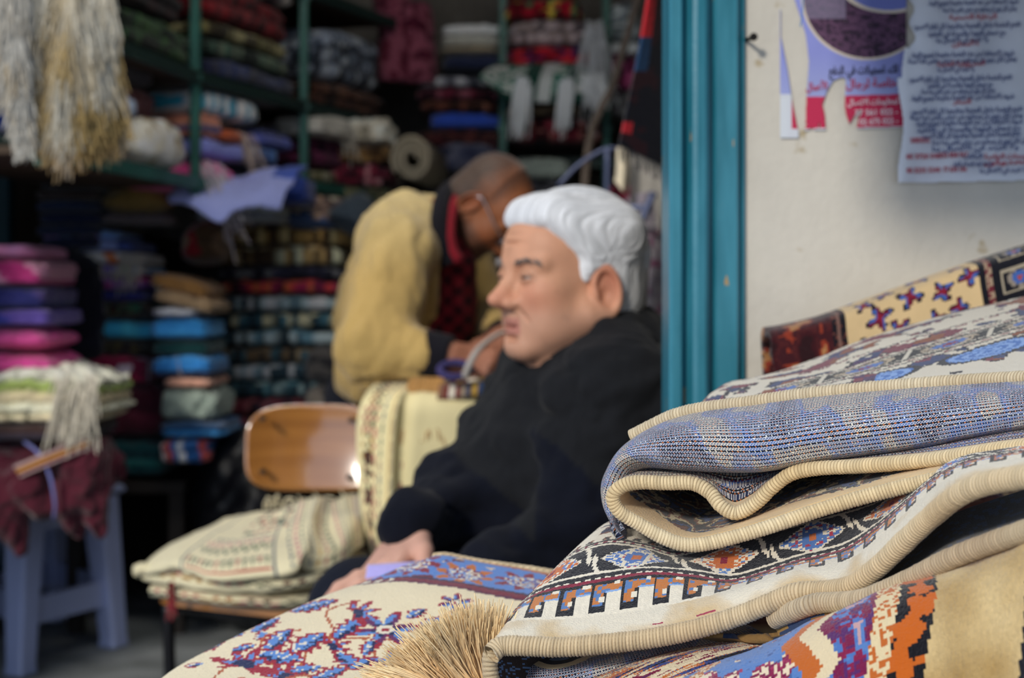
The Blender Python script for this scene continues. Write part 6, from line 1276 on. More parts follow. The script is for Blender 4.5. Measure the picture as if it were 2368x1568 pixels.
strands('fringe', rs, ds, ls, .00052, lambda i, t: (col('#c99a5c') * (1 - t[:, None]) + col('#f2d6a2') * t[:, None]) * (clt[i % NC] * (.85 + .3 * cellrand(i, seed=5))), attr_mat('silk_thread', .42, 400, .1, .001, spec=.5, sheen=.3), FR, droop=.06, segs=12, n=4, wig=.075, seed=8)

# ---- rug B: big folded rug with hook border and lozenges
B_r = thing('border_rug', 'large folded cream and black rug with hook border and lozenges, pile side up', 'rug', P(1700, 1500, .92))
b0 = PC((1136, 1497, .925), (1160, 1478, .93), (1230, 1478, .93), (1300, 1480, .93), (1400, 1472, .93), (1500, 1460, .93), (1600, 1440, .93), (1700, 1410, .93), (1780, 1378, .925), (1840, 1354, .92), (1900, 1350, .915), (1960, 1340, .90), (2020, 1300, .885), (2080, 1243, .87), (2150, 1178, .85), (2220, 1123, .82), (2300, 1095, .80), (2440, 1076, .77))
bA = PC((1148, 1470, .95), (1175, 1445, .945), (1230, 1440, .945), (1300, 1440, .945), (1400, 1430, .945), (1500, 1416, .945), (1600, 1394, .945), (1700, 1364, .945), (1780, 1338, .94), (1840, 1320, .935), (1900, 1314, .93), (1960, 1300, .92), (2020, 1258, .905), (2080, 1203, .89), (2150, 1140, .87), (2220, 1092, .84), (2300, 1072, .82), (2440, 1052, .79))
bB = PC((1195, 1405, 1.0), (1235, 1372, .99), (1280, 1356, .985), (1330, 1346, .985), (1400, 1333, .985), (1500, 1320, .985), (1600, 1326, .98), (1690, 1338, .98), (1770, 1318, .975), (1840, 1294, .97), (1900, 1280, .965), (1960, 1262, .955), (2020, 1222, .945), (2080, 1172, .93), (2150, 1112, .91), (2220, 1072, .88), (2300, 1052, .86), (2440, 1032, .83))
bC = PC((1270, 1330, 1.045), (1300, 1298, 1.035), (1335, 1275, 1.03), (1380, 1258, 1.03), (1430, 1252, 1.03), (1500, 1264, 1.03), (1560, 1280, 1.02), (1640, 1266, 1.02), (1740, 1238, 1.02), (1840, 1210, 1.015), (1900, 1194, 1.01), (1960, 1178, 1.0), (2020, 1160, .99), (2080, 1132, .98), (2150, 1090, .96), (2220, 1056, .93), (2300, 1040, .91), (2440, 1018, .88))
bD = PC((1340, 1262, 1.09), (1365, 1238, 1.085), (1395, 1220, 1.08), (1450, 1214, 1.08), (1500, 1222, 1.08), (1560, 1238, 1.08), (1640, 1226, 1.08), (1740, 1202, 1.08), (1840, 1176, 1.075), (1900, 1160, 1.07), (2000, 1128, 1.06), (2080, 1100, 1.05), (2150, 1075, 1.03), (2220, 1048, 1.0), (2300, 1030, .98), (2440, 1008, .95))
bE = PC((1380, 1240, 1.17), (1400, 1214, 1.165), (1430, 1200, 1.16), (1480, 1196, 1.16), (1560, 1206, 1.16), (1640, 1196, 1.16), (1740, 1172, 1.16), (1900, 1135, 1.15), (2080, 1085, 1.13), (2220, 1042, 1.08), (2440, 1000, 1.03))
bF = PC((1400, 1260, 1.27), (1420, 1230, 1.27), (1450, 1200, 1.27), (1500, 1180, 1.27), (1640, 1165, 1.27), (1900, 1110, 1.26), (2440, 1000, 1.12))
NU, NV = 430, 230
g_, vv = loft([b0, bA, bB, bC, bD, bE, bF], NU, NV); u, J, I = fgrid(g_); v = .5 * (vv[:-1] + vv[1:])[J]; h = cellrand(I // 2, J // 2, seed=1); us = np.floor(u / .0011) * .0011
dv = np.linalg.norm(g_[1:, NU // 3] - g_[:-1, NU // 3], axis=1); vm = np.concatenate([[0], np.cumsum(dv)])[J]
cc = CRM * (.93 + .1 * h)[:, None]
nz = fbm(np.stack([u * 55, vm * 55, u * 0], -1), 3)[:, None]; m = v < 1.1; cc[m] = (CRM * .92 + (col('#d9b882') - CRM) * np.clip((nz - .45) * 2.2 + (.75 - v[:, None]) * .5, 0, .75))[m]
# hooks
T = .0185; f = us / T - np.floor(us / T); w = (v - 1.28) / .52; band = (w > 0) & (w < 1.0)
k = band & (f < .52); cc[k] = np.where((cellrand(I // 3, J // 2, seed=4) < .62)[:, None], col('#c97a3c'), col('#587fb5'))[k]; k = band & (f < .10); cc[k] = BLK; k = band & (f > .42) & (f < .55) & (w < .62); cc[k] = BLK
k = (w > -.16) & (w < .10) & (f < .55); cc[k] = BLK; k = band & (w > .72) & (f > .48); cc[k] = np.where((cellrand(I // 3, J // 2, seed=5) < .7)[:, None], col('#c97a3c'), col('#587fb5'))[k]; k = band & (w > .30) & (w < .52) & (f > .30) & (f < .46); cc[k] = CRM; k = band & (w > .62) & (w < .72) & (f > .5); cc[k] = col('#8fb0de')
k = (v > 1.80) & (v < 1.90); cc[k] = BLK; k = (v > 1.78) & (v < 1.86) & (f > .70) & (f < .92); cc[k] = CRM
f2_ = us / .0062 - np.floor(us / .0062); k = (v > 1.90) & (v < 1.955); cc[k] = col('#8a1636'); k = (v > 1.945) & (v < 2.0) ; cc[k] = np.where((f2_ < .55)[:, None], CRM, BLK)[k]
k = (v > 2.0) & (v < 2.09); cc[k] = BLK; k = (v > 2.09) & (v < 2.16); cc[k] = CRM
k = (v > 2.16) & (v < 2.86); cc[k] = BLK * 1.1
T2 = .056; n2 = np.floor(us / T2 + .15); f3 = (us / T2 + .15 - n2 - .5) ; w3 = (v - 2.51) / .35; dg = np.abs(((us + vm * 1.0 * .9) / T2) % 1.0 - .02); 
lo = (np.abs(f3) * 2.15 + np.abs(w3) * .74 + .10 * ((cellrand(np.floor(np.abs(f3) * 26), np.floor(np.abs(w3) * 9), seed=6)) - .5)) ; inn_ = k & (lo < .88); cc[inn_] = CRM
q1 = np.floor(f3 * 26); q2 = np.floor(w3 * 9); hh = cellrand(np.abs(q1), np.abs(q2), n2, seed=8)
kk = inn_ & (lo < .80) & (hh > .60); cc[kk] = np.where((n2 % 2 == 0)[:, None], col('#cf6f35'), col('#4d78bd'))[kk]; kk = inn_ & (lo < .78) & (hh < .14); cc[kk] = np.where((n2 % 2 == 0)[:, None], col('#5a86c6'), col('#b0304c'))[kk]
kk = inn_ & (np.abs(f3) < .115) & (np.abs(w3) < .62 - np.abs(f3) * 3) ; cc[kk] = np.where((n2 % 2 == 0)[:, None], col('#cf6f35'), col('#4d78bd'))[kk]; kk = inn_ & (np.abs(f3) < .045) & (np.abs(w3) < .22); cc[kk] = np.where((n2 % 2 == 0)[:, None], col('#8a1636'), col('#cf6f35'))[kk]
kk = k & (np.abs(np.abs(f3 + .10 * w3) - .47) < .022 + .012 * (f2_ < .4)); cc[kk] = CRM
k = (v > 2.86) & (v < 2.93); cc[k] = CRM; k = (v > 2.93) & (v < 3.0); cc[k] = BLK; k = (v > 2.985) & (v < 3.03); cc[k] = np.where((f2_ < .6)[:, None], CRM, col('#8a1636'))[k]
k = (v > 3.03) & (v < 3.1); cc[k] = BLK
f5 = us / .0105 - np.floor(us / .0105); k = (v > 3.12) & (v < 3.34) & ((f5 < .42) & (v < 3.26) | (f5 < .65) & (v < 3.18)); cc[k] = np.where((h < .3)[:, None], col('#8a4a2c'), BLK)[k]
k = (v > 3.55) & (fbm(np.stack([us * 90, vm * 60, u * 0], -1), 31) > .62); cc[k] = pick(['#3a2a44', '#7a4028', '#1e2a4a', '#5a2a3a'], cellrand(np.floor(us / .02), np.floor(vm / .015), seed=3))[k]
red = (np.abs(v - .30 - .12 * np.sin(u * 26)) < .018) & (u > .05) & (u < .13) & (fbm(np.stack([u * 60, u * 0, u * 0], -1), 2) > .4); cc[red] = col('#a8445a')
sheet('pile', g_, cc, m_pile, B_r, .0075, -1, jitter=.0006)
binding('edge_binding', b0 + np.array([0, -.004, -.0035]), .0063, B_r, .0021, 16, seed=1, label='cream overcast edge of the upper layer')
# lower layer with its own edge, seen below at the right
c0 = PC((1790, 1432, .925), (1860, 1404, .905), (1900, 1394, .90), (1950, 1392, .89), (2010, 1382, .875), (2100, 1342, .86), (2200, 1292, .835), (2300, 1254, .81), (2440, 1206, .77))
binding('edge_binding', c0, .0062, B_r, .0021, 16, c='#b9a184', c2='#c9b898', seed=2, label='tan overcast edge of the lower layer')
g_, vv = loft([c0 + [0, .002, .002], PC((1790, 1436, .94), (1860, 1418, .925), (1900, 1405, .93), (1950, 1385, .93), (2010, 1365, .93), (2100, 1300, .91), (2200, 1235, .895), (2300, 1200, .88), (2440, 1150, .85)), PC((1790, 1430, .98), (1860, 1400, .98), (1950, 1360, .99), (2100, 1260, .97), (2200, 1190, .95), (2440, 1110, .92))], 200, 50); u, J, I = fgrid(g_)
sheet('lower_pile', g_, np.where((cellrand(I // 3, J // 3, seed=3) < .2)[:, None], col('#2a3a5c'), col('#2c2723')), m_pile, B_r, .004, -1)
g_, vv = loft([c0 + [0, .001, -.003], c0 + np.array([0, .004, -.013]), PC((1640, 1475, .96), (1730, 1492, .95), (1800, 1495, .94), (1890, 1470, .925), (2000, 1420, .905), (2100, 1385, .885), (2200, 1335, .86), (2440, 1240, .80)), PC((1620, 1490, 1.0), (1730, 1510, 1.0), (1800, 1520, .99), (1890, 1490, .98), (2000, 1440, .96), (2200, 1350, .93), (2440, 1260, .87))], 240, 60); u, J, I = fgrid(g_)
st_ = (np.floor((J + I * .10) / 3.2).astype(int)); cc = np.where((u < .085)[:, None], pick(['#b9935a', '#8a6a40', '#c9a468', '#3a4a6a', '#2a2622', '#a8834c'], cellrand(st_, seed=2)), col('#8a7868') * (.9 + .2 * cellrand(I // 2, J // 2, seed=5))[:, None])
sheet('lower_underside', g_, cc, m_weave, B_r, .003, 1)
# turned corner at the left
cr = PC((1138, 1500, .93), (1133, 1530, .932), (1136, 1568, .934), (1150, 1640, .937)); binding('edge_binding', cr, .0052, B_r, .0030, 14, seed=3, c='#bfa582', label='stitched edge turning down at the near corner')
g_, vv = loft([cr + [.003, .002, 0], PC((1190, 1500, .95), (1195, 1530, .955), (1200, 1580, .96), (1215, 1660, .965)), PC((1290, 1500, .985), (1290, 1540, .99), (1300, 1600, .99), (1320, 1680, .99))], 40, 50); u, J, I = fgrid(g_); sheet('turned_underside', g_, np.where((cellrand(I, J // 2, seed=2) < .2)[:, None], col('#5f7ea5'), col('#332a26')), m_weave, B_r, .003)

# ---- underneath: woven rug with a cream roundel, then the red and violet rug
def woven(u, v, seed=0, light='#bcc2d2', mid='#626e8c', zone=45):
    """back of a knotted rug: thin dark lines with dots between rows of two-tone twill"""
    px_, py_ = .00092, .00080; i = np.floor(u / px_).astype(int); j = np.floor(v / py_).astype(int); r = j % 4; hz = fbm(np.stack([u * zone, v * 22, u * 0], -1), seed); h = cellrand(i, j, seed=seed)
    tw = (i + (j // 1)) % 2 == 0; c = np.where(tw[:, None], col(light), col(mid)); c = np.where((tw & (hz > .56))[:, None], col('#e6ddc8'), c); c = np.where((~tw & (hz < .42))[:, None], col('#26304f'), c)
    blue = (hz > .48) & (hz < .53); c = np.where((blue & ~tw)[:, None], col('#3f66ac'), c)
    l0 = r == 0; dot = ((i + 2 * (j // 4) + (cellrand(j, seed=77) * 4).astype(int)) % 4) < 1; alt = (j // 4) % 3; c[l0] = BLK; k = l0 & dot; c[k] = np.where(((alt == 0) & (h < .7))[:, None], col('#d9793a'), np.where(((alt == 1) & (h < .5))[:, None], col('#d8d0bc'), col('#b5622c')))[k]
    k = (r == 2) & (cellrand(j, seed=55) < .09) & (i % 3 > 0); c[k] = col('#6a2040'); k = (r == 3) & (h < .04); c[k] = col('#efe8d8'); return c
D_ = thing('woven_rug', 'rug turned underside up showing blue woven rows under the cream corner', 'rug', P(1350, 1560, .97))
g_, vv = loft([PC((1180, 1500, 1.01), (1300, 1505, 1.0), (1450, 1490, 1.0), (1600, 1465, 1.0), (1720, 1440, 1.0)), PC((1175, 1530, .985), (1290, 1530, .965), (1430, 1510, .965), (1600, 1475, .975), (1740, 1450, .98)), PC((1180, 1568, .975), (1290, 1560, .95), (1430, 1530, .95), (1600, 1490, .965), (1760, 1462, .97)), PC((1190, 1640, .97), (1300, 1620, .945), (1430, 1570, .945), (1600, 1505, .96), (1780, 1475, .965))], 460, 240); u, J, I = fgrid(g_); v_ = J * .00039
cc = woven(u, v_, 5); e = np.hypot((u - .038) / .022, (v_ - .040) / .026); cc[(e < 1)] = col('#dcc9a0'); cc[(e < .68)] = BLK; cc[(e < .3)] = col('#5f7ea5'); k = (np.abs(u - .055 - (.05 - v_) * .8) < .006) & (v_ < .05) & (v_ > .012); cc[k] = col('#dcd0b4')
sheet('underside', g_, cc, m_weave, D_, .006, -1)
H_ = thing('violet_rug', 'violet red and cream streaked rug squeezed between the woven rug and the medallion rug', 'rug', P(1550, 1560, .93))
g_, vv = loft([PC((1380, 1560, .96), (1480, 1525, .955), (1600, 1496, .955), (1720, 1480, .955), (1850, 1470, .95), (1950, 1440, .94)), PC((1330, 1590, .945), (1450, 1545, .935), (1590, 1512, .935), (1720, 1498, .935), (1850, 1490, .93), (1960, 1460, .92)), PC((1300, 1640, .93), (1450, 1600, .92), (1600, 1565, .92), (1750, 1545, .92), (1860, 1530, .91), (1970, 1500, .90))], 240, 80); u, J, I = fgrid(g_); v_ = J * .0011
n_ = fbm(np.stack([(u + v_ * 1.6) * 130, v_ * 55, u * 0], -1), 6); cc = pick(['#5a2a5c', '#7a2040', '#e0d0b0', '#d8c8a8', '#c06a34', '#3a4a86', '#1e1c26'], np.clip((n_ - .22) / .56, 0, .99)); sheet('pile', g_, cc, m_pile, H_, .007, -1, jitter=.0007)
C_ = thing('medallion_rug', 'rug with blue field, orange and black band and gold border at lower right', 'rug', P(2100, 1560, .8))
r0 = PC((1545, 1610, .875), (1668, 1552, .865), (1772, 1514, .86), (1877, 1456, .855), (1966, 1420, .845), (2056, 1383, .835), (2140, 1358, .825), (2214, 1336, .81), (2300, 1308, .795), (2460, 1245, .765))
NU, NV = 360, 210
g_, vv = loft([r0 + [.01, .07, -.012], r0 + [.002, .025, -.001], r0, r0 + np.array([-.002, -.018, -.012]), r0 + np.array([-.004, -.034, -.038]), r0 + np.array([-.004, -.045, -.075]), r0 + np.array([-.004, -.05, -.12])], NU, NV)
g_ = g_ + gnormals(g_) * ((fbm(g_.reshape(-1, 3) * 22, 4).reshape(NV, NU) - .5) * .007)[..., None]
u, J, I = fgrid(g_); dv = np.linalg.norm(g_[1:, NU // 2] - g_[:-1, NU // 2], axis=1); v_ = np.concatenate([[0], np.cumsum(dv)])[J]; qs2 = .0019; U = np.floor(u / qs2) * qs2; Vq = np.floor(v_ / qs2) * qs2; h = cellrand(cell(u, qs2), cell(v_, qs2), seed=3)
fpx = I / (NU - 2); S = U + .25 * (Vq - .07)        # slanted coordinate so the bands run down the face
cc = np.where((h < .92)[:, None], col('#5b82bd'), col('#46639a'))
zz = np.abs(((Vq / .055 + .2) % 1.0) * 2 - 1)
blob = fbm(np.stack([U * 48, Vq * 48, U * 0], -1), 12); k = blob > .56; cc[k] = pick(['#8a1f4a', '#7a1c48', '#e6d2b4', '#a3305a'], h)[k]; k = blob > .68; cc[k] = col('#e8d6b8')
L_ = S.max() - S.min(); Sx = (S - S.min())
x_o = .088 + .020 * zz; k = (Sx > x_o) & (Sx < x_o + .012); cc[k] = col('#c4682c'); k = (Sx > x_o + .012) & (Sx < x_o + .024); cc[k] = col('#e3d0aa')
k = (Sx < .035 + .012 * zz) & (Sx > .020 + .012 * zz); cc[k] = np.where((h < .6)[:, None], col('#c4682c'), col('#e3d0aa'))[k]
k = (Sx > x_o + .024) & (Sx < .150); cc[k] = pick(['#7a1c48', '#5a2a66', '#8a1f4a', '#4f76b8', '#5b82bd', '#c9a0a0'], np.clip((fbm(np.stack([U * 150, Vq * 120, U * 0], -1), 35) - .28) / .44, 0, .99))[k]
k = (Sx > .150) & (Sx < .164); cc[k] = np.where((h < .35)[:, None], col('#c4682c'), col('#e3cfa4'))[k]
k = (Sx > .164) & (Sx < .186); ob = np.abs(((Sx - .175) / .011)) + 1.5 * (fbm(np.stack([U * 120, Vq * 120, U * 0], -1), 44) - .5) * 2 + .35 * np.sin(Vq * 400 + 2.2 * np.sign(Sx - .175)); cc[k] = np.where((ob > .62)[:, None], col('#16151b'), col('#c9641f'))[k]
k = Sx >= .186; nz = fbm(np.stack([U * 22, Vq * 22, U * 0], -1), 4)[:, None]; cc[k] = (col('#d9bd88') + (col('#a8854c') - col('#d9bd88')) * np.clip((nz - .38) * 3.2, 0, 1))[k] * (.92 + .14 * h[k])[:, None]; k = (Sx > .245) & (Vq > .085 + .02 * np.sin(Sx * 90)); cc[k] = col('#1a1a24'); k = (Sx > .26) & (blob > .6) & (Vq > .10); cc[k] = col('#5a2036')
sheet('pile', g_, cc, m_pile, C_, .010, -1, jitter=.0006)
# filler folded rug carrying the pile
for nm, lb, c_, s_ in (('folded_rug', 'folded dark rug at the bottom of the foreground pile', P(1750, 1568, .97) * [1, 1, 0] + [.13, -.03, .722], (.42, .26, .07)),):
    textile(nm, lb, 'rug', None, c_, s_[0], s_[1], s_[2], 0, cp('#3a2a3a', '#5a3a2a', '#2a3450', '#8a7860', '#1a161c'), layers=3, seed=400)

# ---- rug A: folded rug on top, blue woven underside out
A_ = thing('blue_backed_rug', 'folded rug on top of the pile with blue woven underside and cream stitched edges', 'rug', P(1700, 1250, 1.0))
ue = PC((2460, 1020, .875), (2300, 1040, .915), (2150, 1062, .95), (2000, 1076, .98), (1890, 1082, .995), (1830, 1094, 1.0), (1785, 1125, 1.003), (1745, 1163, 1.005), (1700, 1185, 1.005), (1665, 1168, 1.005), (1640, 1138, 1.008), (1600, 1117, 1.01), (1540, 1116, 1.01), (1480, 1114, 1.01), (1440, 1122, 1.01), (1417, 1146, 1.01), (1430, 1180, 1.01), (1480, 1212, 1.008), (1530, 1240, 1.003), (1580, 1257, .998), (1640, 1254, .992), (1760, 1222, .98), (1880, 1182, .97), (2000, 1146, .955), (2150, 1110, .93), (2300, 1084, .895), (2460, 1055, .85))
NU, NV = 620, 150
back = ue + np.array([0, .26, 0]) + np.outer(np.linspace(0, 1, len(ue)), [0, 0, 0]) ; back[:, 2] += .018; back[:, 0] += .07
mid = ue + np.array([.014, .05, .003])
for k_, (mx_, my_) in {4: (1895, 1076), 5: (1842, 1084), 6: (1800, 1089), 7: (1758, 1092), 8: (1715, 1093), 9: (1680, 1092), 10: (1650, 1090), 11: (1610, 1089), 12: (1550, 1091), 13: (1492, 1093)}.items(): mid[k_] = P(mx_, my_, 1.048)
back[4:14, 2] = mid[4:14, 2] + .006
g0, vv = loft([ue, mid, (mid + back) / 2, back], NU, NV); nn = gnormals(g0); u, J, I = fgrid(g0); v_ = vv[:-1][J] * .05; v_ = np.where(vv[:-1][J] < 1, vv[:-1][J] * .05, .05 + (vv[:-1][J] - 1) * .1)
h = cellrand(I // 2, J, seed=4); cc = col('#e2c08a') * (.85 + .25 * fbm(np.stack([u * 90, v_ * 90, u * 0], -1), 2))[:, None]
n_ = fbm(np.stack([u * 75, v_ * 75, u * 0], -1), 9); wv = .026 + .010 * np.sin(u * 60) ; k = (v_ > wv); cc[k] = pick(['#15141a', '#1c1a1e', '#7a4020', '#d8c8a0', '#16151a', '#2c4a86', '#16151a', '#6a3418'], np.clip((n_ - .25) / .5, 0, .99))[k]
sgn = -1.0
ins = g0 - nn * .003 * sgn; outs = g0 + nn * .003 * sgn
A_dbg = nn
sheet('pile', ins, cc, m_pile, A_, .003, 0, jitter=.0004)
cc = woven(u * 1.0, v_, 8, light='#b9b4b4', mid='#6f6a74', zone=22); k = v_ < .007; cc[k] = col('#cdb694'); sheet('underside', outs, cc, m_weave, A_, .0016, 0)
binding('edge_binding', ue + np.array([0, -.003, 0]), .0048, A_, .0022, 16, c='#d9bd8c', c2='#ead9b4', seed=5, label='cream overcast edge around the open fold')
# bulging roll of the upper layers
NU, NV = 960, 460
q0 = PC((1454, 1250, 1.05), (1448, 1205, 1.05), (1450, 1145, 1.05), (1488, 1092, 1.05), (1600, 1092, 1.045), (1750, 1092, 1.04), (1900, 1072, 1.045), (2100, 1045, 1.02), (2250, 1020, 1.0), (2460, 985, .96))
q1 = PC((1448, 1246, 1.035), (1424, 1205, 1.03), (1432, 1150, 1.028), (1472, 1082, 1.025), (1590, 1086, 1.01), (1750, 1090, 1.0), (1900, 1066, .998), (2100, 1040, .98), (2250, 1012, .96), (2460, 978, .915))
q2 = PC((1432, 1232, 1.03), (1400, 1180, 1.03), (1404, 1120, 1.025), (1450, 1058, 1.012), (1580, 1056, .998), (1750, 1062, .99), (1900, 1040, .987), (2100, 1014, .97), (2250, 990, .95), (2460, 955, .905))
q3 = PC((1418, 1222, 1.045), (1393, 1165, 1.045), (1396, 1105, 1.035), (1446, 1036, 1.022), (1570, 1012, 1.0), (1750, 1010, .99), (1900, 990, .986), (2100, 964, .97), (2250, 945, .95), (2460, 920, .905))
q4 = PC((1412, 1212, 1.065), (1391, 1150, 1.065), (1398, 1095, 1.055), (1450, 1024, 1.045), (1570, 980, 1.025), (1750, 962, 1.012), (1900, 942, 1.005), (2100, 922, .99), (2250, 908, .97), (2460, 892, .93))
q5 = PC((1410, 1205, 1.09), (1393, 1140, 1.09), (1404, 1085, 1.085), (1462, 1014, 1.08), (1580, 960, 1.065), (1750, 934, 1.05), (1900, 914, 1.04), (2100, 896, 1.025), (2250, 886, 1.005), (2460, 874, .965))
g_, vv = loft([q0, q1, q2, q3, q4, q5], NU, NV); u, J, I = fgrid(g_); dv = np.linalg.norm(g_[1:, NU // 2] - g_[:-1, NU // 2], axis=1); v_ = np.concatenate([[0], np.cumsum(dv)])[J]
cc = woven(u, v_, 2); sheet('folded_back', g_, cc, m_weave, A_, .005, -1)
binding('edge_binding', q5[3:] + np.array([0, .002, .001]), .0054, A_, .0022, 16, c='#c9b592', c2='#dccdae', seed=6, flat=1.0, label='cream overcast edge along the top of the roll')
g_, vv = loft([q5[4:] + [0, .004, -.004], q5[4:] + [.03, .08, -.016], q5[4:] + [.06, .16, -.035]], 120, 30); u, J, I = fgrid(g_); sheet('top_layer', g_, np.zeros((len(u), 3)) + col('#7a7478'), m_weave, A_, .006)

# ---- cream and blue rug rising behind the pile
F_ = thing('paisley_rug', 'cream rug with blue paisley and dark panels sloping up behind the blue backed rug', 'rug', P(1950, 880, 1.25))
rows = [PC((1585, 985, 1.22), (1620, 972, 1.17), (1700, 965, 1.13), (1850, 945, 1.12), (2050, 915, 1.11), (2250, 900, 1.08), (2480, 890, 1.05)),
        PC((1610, 965, 1.30), (1632, 925, 1.27), (1700, 912, 1.22), (1850, 890, 1.21), (2050, 850, 1.20), (2250, 820, 1.18), (2480, 790, 1.16)),
        PC((1630, 945, 1.36), (1655, 900, 1.34), (1720, 880, 1.31), (1860, 850, 1.30), (2050, 795, 1.29), (2250, 755, 1.28), (2480, 720, 1.27)),
        PC((1660, 940, 1.44), (1690, 888, 1.42), (1780, 866, 1.41), (1900, 822, 1.40), (2060, 765, 1.40), (2250, 712, 1.39), (2480, 665, 1.38)),
        PC((1670, 960, 1.50), (1710, 905, 1.49), (1800, 875, 1.49), (1910, 832, 1.49), (2070, 772, 1.49), (2260, 716, 1.48), (2480, 668, 1.47))]
NU, NV = 330, 150
g_, vv = loft(rows, NU, NV); g_ = g_ + np.array([0, 0, 1.]) * ((fbm(g_.reshape(-1, 3) * 12, 8).reshape(NV, NU) - .5) * .008)[..., None]
u, J, I = fgrid(g_); dv = np.linalg.norm(g_[1:, NU // 2] - g_[:-1, NU // 2], axis=1); v_ = np.concatenate([[0], np.cumsum(dv)])[J]; qs3 = .0026; U = np.floor(u / qs3) * qs3; Vq = np.floor(v_ / qs3) * qs3; h = cellrand(cell(u, qs3), cell(v_, qs3), seed=3)
cc = np.zeros((len(u), 3)) + col('#e0d6c2'); n_ = fbm(np.stack([U * 42, Vq * 42, U * 0], -1), 7); n2 = fbm(np.stack([U * 20, Vq * 24, U * 0], -1), 17)
k = n_ > .585; cc[k] = pick(['#7a2a40', '#2c3c6a', '#8a4a2c', '#4a2a5a'], cellrand(cell(u, .024), cell(v_, .024), seed=6))[k]; k = (n_ > .555) & (n_ <= .585); cc[k] = col('#1c1c28')
pxF = np.interp(u, glen(g_), CX + g_[NV // 2, :, 0] / g_[NV // 2, :, 1] * FPX); uA, uB = np.interp([1960, 2330], CX + g_[NV // 2, :, 0] / g_[NV // 2, :, 1] * FPX, glen(g_))
vA, vB = np.interp([1.0, 1.75], vv, np.concatenate([[0], np.cumsum(dv)])); S = np.floor((v_ - (vA + (vB - vA) * (u - uA) / (uB - uA))) / qs3) * qs3
on = u > uA - .035
def strip(a0, a1, c_, m=None):
    k = on & (S > a0) & (S < a1)
    if m is not None: k &= m
    cc[k] = col(c_)
dash = (cell(u, .0045) % 3) > 0
strip(-.030, .030, '#e0d6c2'); strip(-.019, .019, '#17181f'); f4 = ((u - uA) / .062) % 1.0; e = np.hypot((f4 - .5) / .36, S / .0135); pan = on & (np.abs(S) < .0145) & (np.abs(f4 - .5) < .455)
cc[pan & (np.abs(S) > .0118)] = col('#d8cfbc'); cc[pan & (e < 1.0) & (h > .25)] = col('#b9a890'); cc[pan & (e < .62)] = col('#4f76b8'); cc[pan & (e < .28)] = col('#8a1f3a'); cc[on & (np.abs(S) < .0165) & (np.abs(f4 - .5) > .47)] = col('#d8cfbc')
for a0, c_ in ((.022, '#7a2036'), (-.0255, '#7a2036'), (.062, '#7a2036'), (-.062, '#1c1c26')): strip(a0, a0 + .004, c_, dash)
for a0 in (.0275, -.0295, .070): strip(a0, a0 + .0025, '#1c1c26')
pa = (S < -.034) & (pxF > 2080); e2 = np.hypot((((u - uA) / .085) % 1.0 - .5) / .40, (S + .062) / .022); k = pa & (e2 < 1); cc[k] = np.where((np.sin(e2 * 22) > .1)[:, None], col('#3f72bd'), col('#86abe0'))[k]; k = pa & (np.abs(e2 - 1) < .1); cc[k] = col('#1c1c28')
k = u < .050 - .15 * v_ ; cc[k] = pick(['#5a1420', '#7a2a1c', '#3a0f1a', '#c0602c', '#b98a5c'], np.clip((n_ - .3) / .4, 0, .99))[k]
sheet('pile', g_, cc, m_pile, F_, .010, -1, jitter=.0007)
# ---- red bordered rug folded upright against the wall
E_ = thing('red_border_rug', 'folded rug with dark red border and cream floral field against the wall', 'rug', P(2050, 800, 1.55))
tp = PC((1781, 768, 1.585), (1830, 760, 1.585), (1905, 742, 1.585), (1990, 712, 1.585), (2090, 676, 1.585), (2190, 640, 1.585), (2290, 606, 1.58), (2480, 545, 1.575))
rows = [tp + [.01, .085, -.10], tp + [.004, .082, -.02], tp + [0, .055, .001], tp + [0, .03, .004], tp, tp + np.array([0, -.012, -.022]), tp + np.array([.002, -.02, -.05]), tp + np.array([.003, -.028, -.09])]
NU, NV = 300, 150
g_, vv = loft(rows, NU, NV); u, J, I = fgrid(g_); dv = np.linalg.norm(g_[1:, NU // 2] - g_[:-1, NU // 2], axis=1); v_ = np.concatenate([[0], np.cumsum(dv)])[J]; U = np.floor(u / qs3) * qs3; Vq = np.floor(v_ / qs3) * qs3; h = cellrand(cell(u, qs3), cell(v_, qs3), seed=13)
pxf = np.interp(u, glen(g_), CX + g_[NV // 2, :, 0] / g_[NV // 2, :, 1] * FPX); cc = np.zeros((len(u), 3)) + col('#d6b98a')
nn_ = fbm(np.stack([U * 30, Vq * 30, U * 0], -1), 5)[:, None]; cc = cc * (.88 + .25 * nn_)
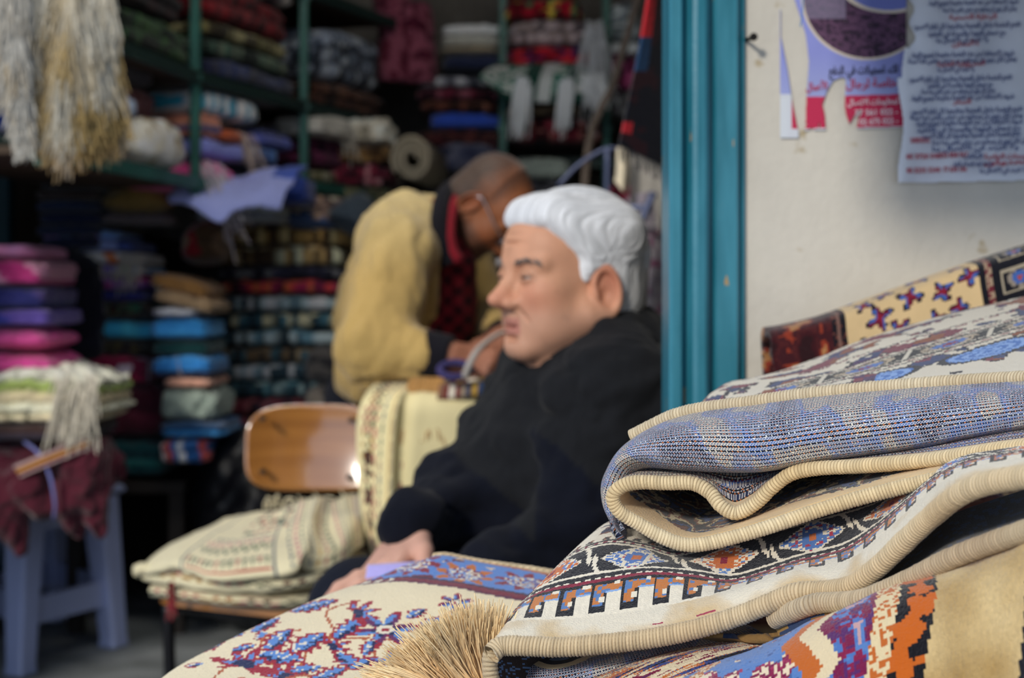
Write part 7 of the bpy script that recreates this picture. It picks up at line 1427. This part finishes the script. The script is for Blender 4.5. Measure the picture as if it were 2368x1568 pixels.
for (mx_, mv, r_, an) in ((.092, .02, .012, 0), (.125, .06, .014, 1), (.165, .045, .018, .5), (.185, .10, .014, 2), (.15, .09, .016, 1.2), (.115, .105, .016, .3), (.205, .055, .012, .8), (.215, .09, .014, .1), (.135, .13, .014, .6), (.175, .135, .012, .2), (.20, .13, .012, 1.4), (.1, .075, .012, 1), (.1, .14, .014, .4)):
    vs = v_.max() * .42 + mv * .75; dx, dy = U - mx_, Vq - vs; t = np.arctan2(dy, dx) + an; rr = np.hypot(dx, dy) / (r_ * (.7 + .3 * np.cos(t * 4))); k = rr < 1; cc[k] = col('#1c1a28'); k = rr < .82; cc[k] = np.where((np.sin(t * 2) > 0)[:, None], col('#3f62a8'), col('#6a1830'))[k]; k = rr < .35; cc[k] = col('#8a1f34')
k = pxf < 1915; n_ = fbm(np.stack([U * 55, Vq * 55, U * 0], -1), 9); cc[k] = pick(['#2a1014', '#3a1016', '#4a1a1c', '#3c141a', '#8a3420', '#a8764a'], np.clip((n_ - .28) / .44, 0, .99))[k]
k = (pxf > 1905) & (pxf < 1935); cc[k] = np.where((h < .25)[:, None], col('#6a3a30'), col('#17131a'))[k]; k = (pxf > 1915) & (pxf < 1921); cc[k] = col('#7a5a50')
k = pxf > 2235; cc[k] = col('#15151d'); k = (pxf > 2250) & (pxf < 2262); cc[k] = np.where((h < .5)[:, None], col('#6a2430'), col('#a89078'))[k]
f1_ = ((pxf - 2275) / 105) % 1.0; f2_ = (Vq / .036) % 1.0; k = (pxf > 2268) & (np.abs(f1_ - .45) < .40) & (np.abs(f2_ - .5) < .36); ed = k & ((np.abs(f1_ - .45) > .34) | (np.abs(f2_ - .5) > .28)); e = np.hypot((f1_ - .45) / .22, (f2_ - .5) / .24); cc[k & (e < 1.2) & (h < .6)] = col('#8f8478'); cc[k & (e < .75)] = col('#3f62a8'); cc[k & (e < .3)] = col('#b0452c'); cc[ed] = col('#a89c86')
sheet('pile', g_, cc, m_pile, E_, .010, -1, jitter=.0007)
# carrying rugs under those two
textile('folded_rug', 'folded brown rug hidden beneath the paisley rug by the wall', 'rug', None, np.array([Xp(2050, 1.4) + .0, 1.34, .722]), .46, .30, .155, 0, cp('#4a2a20', '#6a4a30', '#2a2030', '#8a7050'), layers=4, seed=401)

textile('folded_rug', 'folded grey rug hidden under the mound of the floral rug', 'rug', None, np.array([.06, 1.20, .722]), .30, .15, .055, 0, cp('#4a4448', '#6a5a50', '#2a2a34', '#8a7c6c'), layers=2, seed=402)
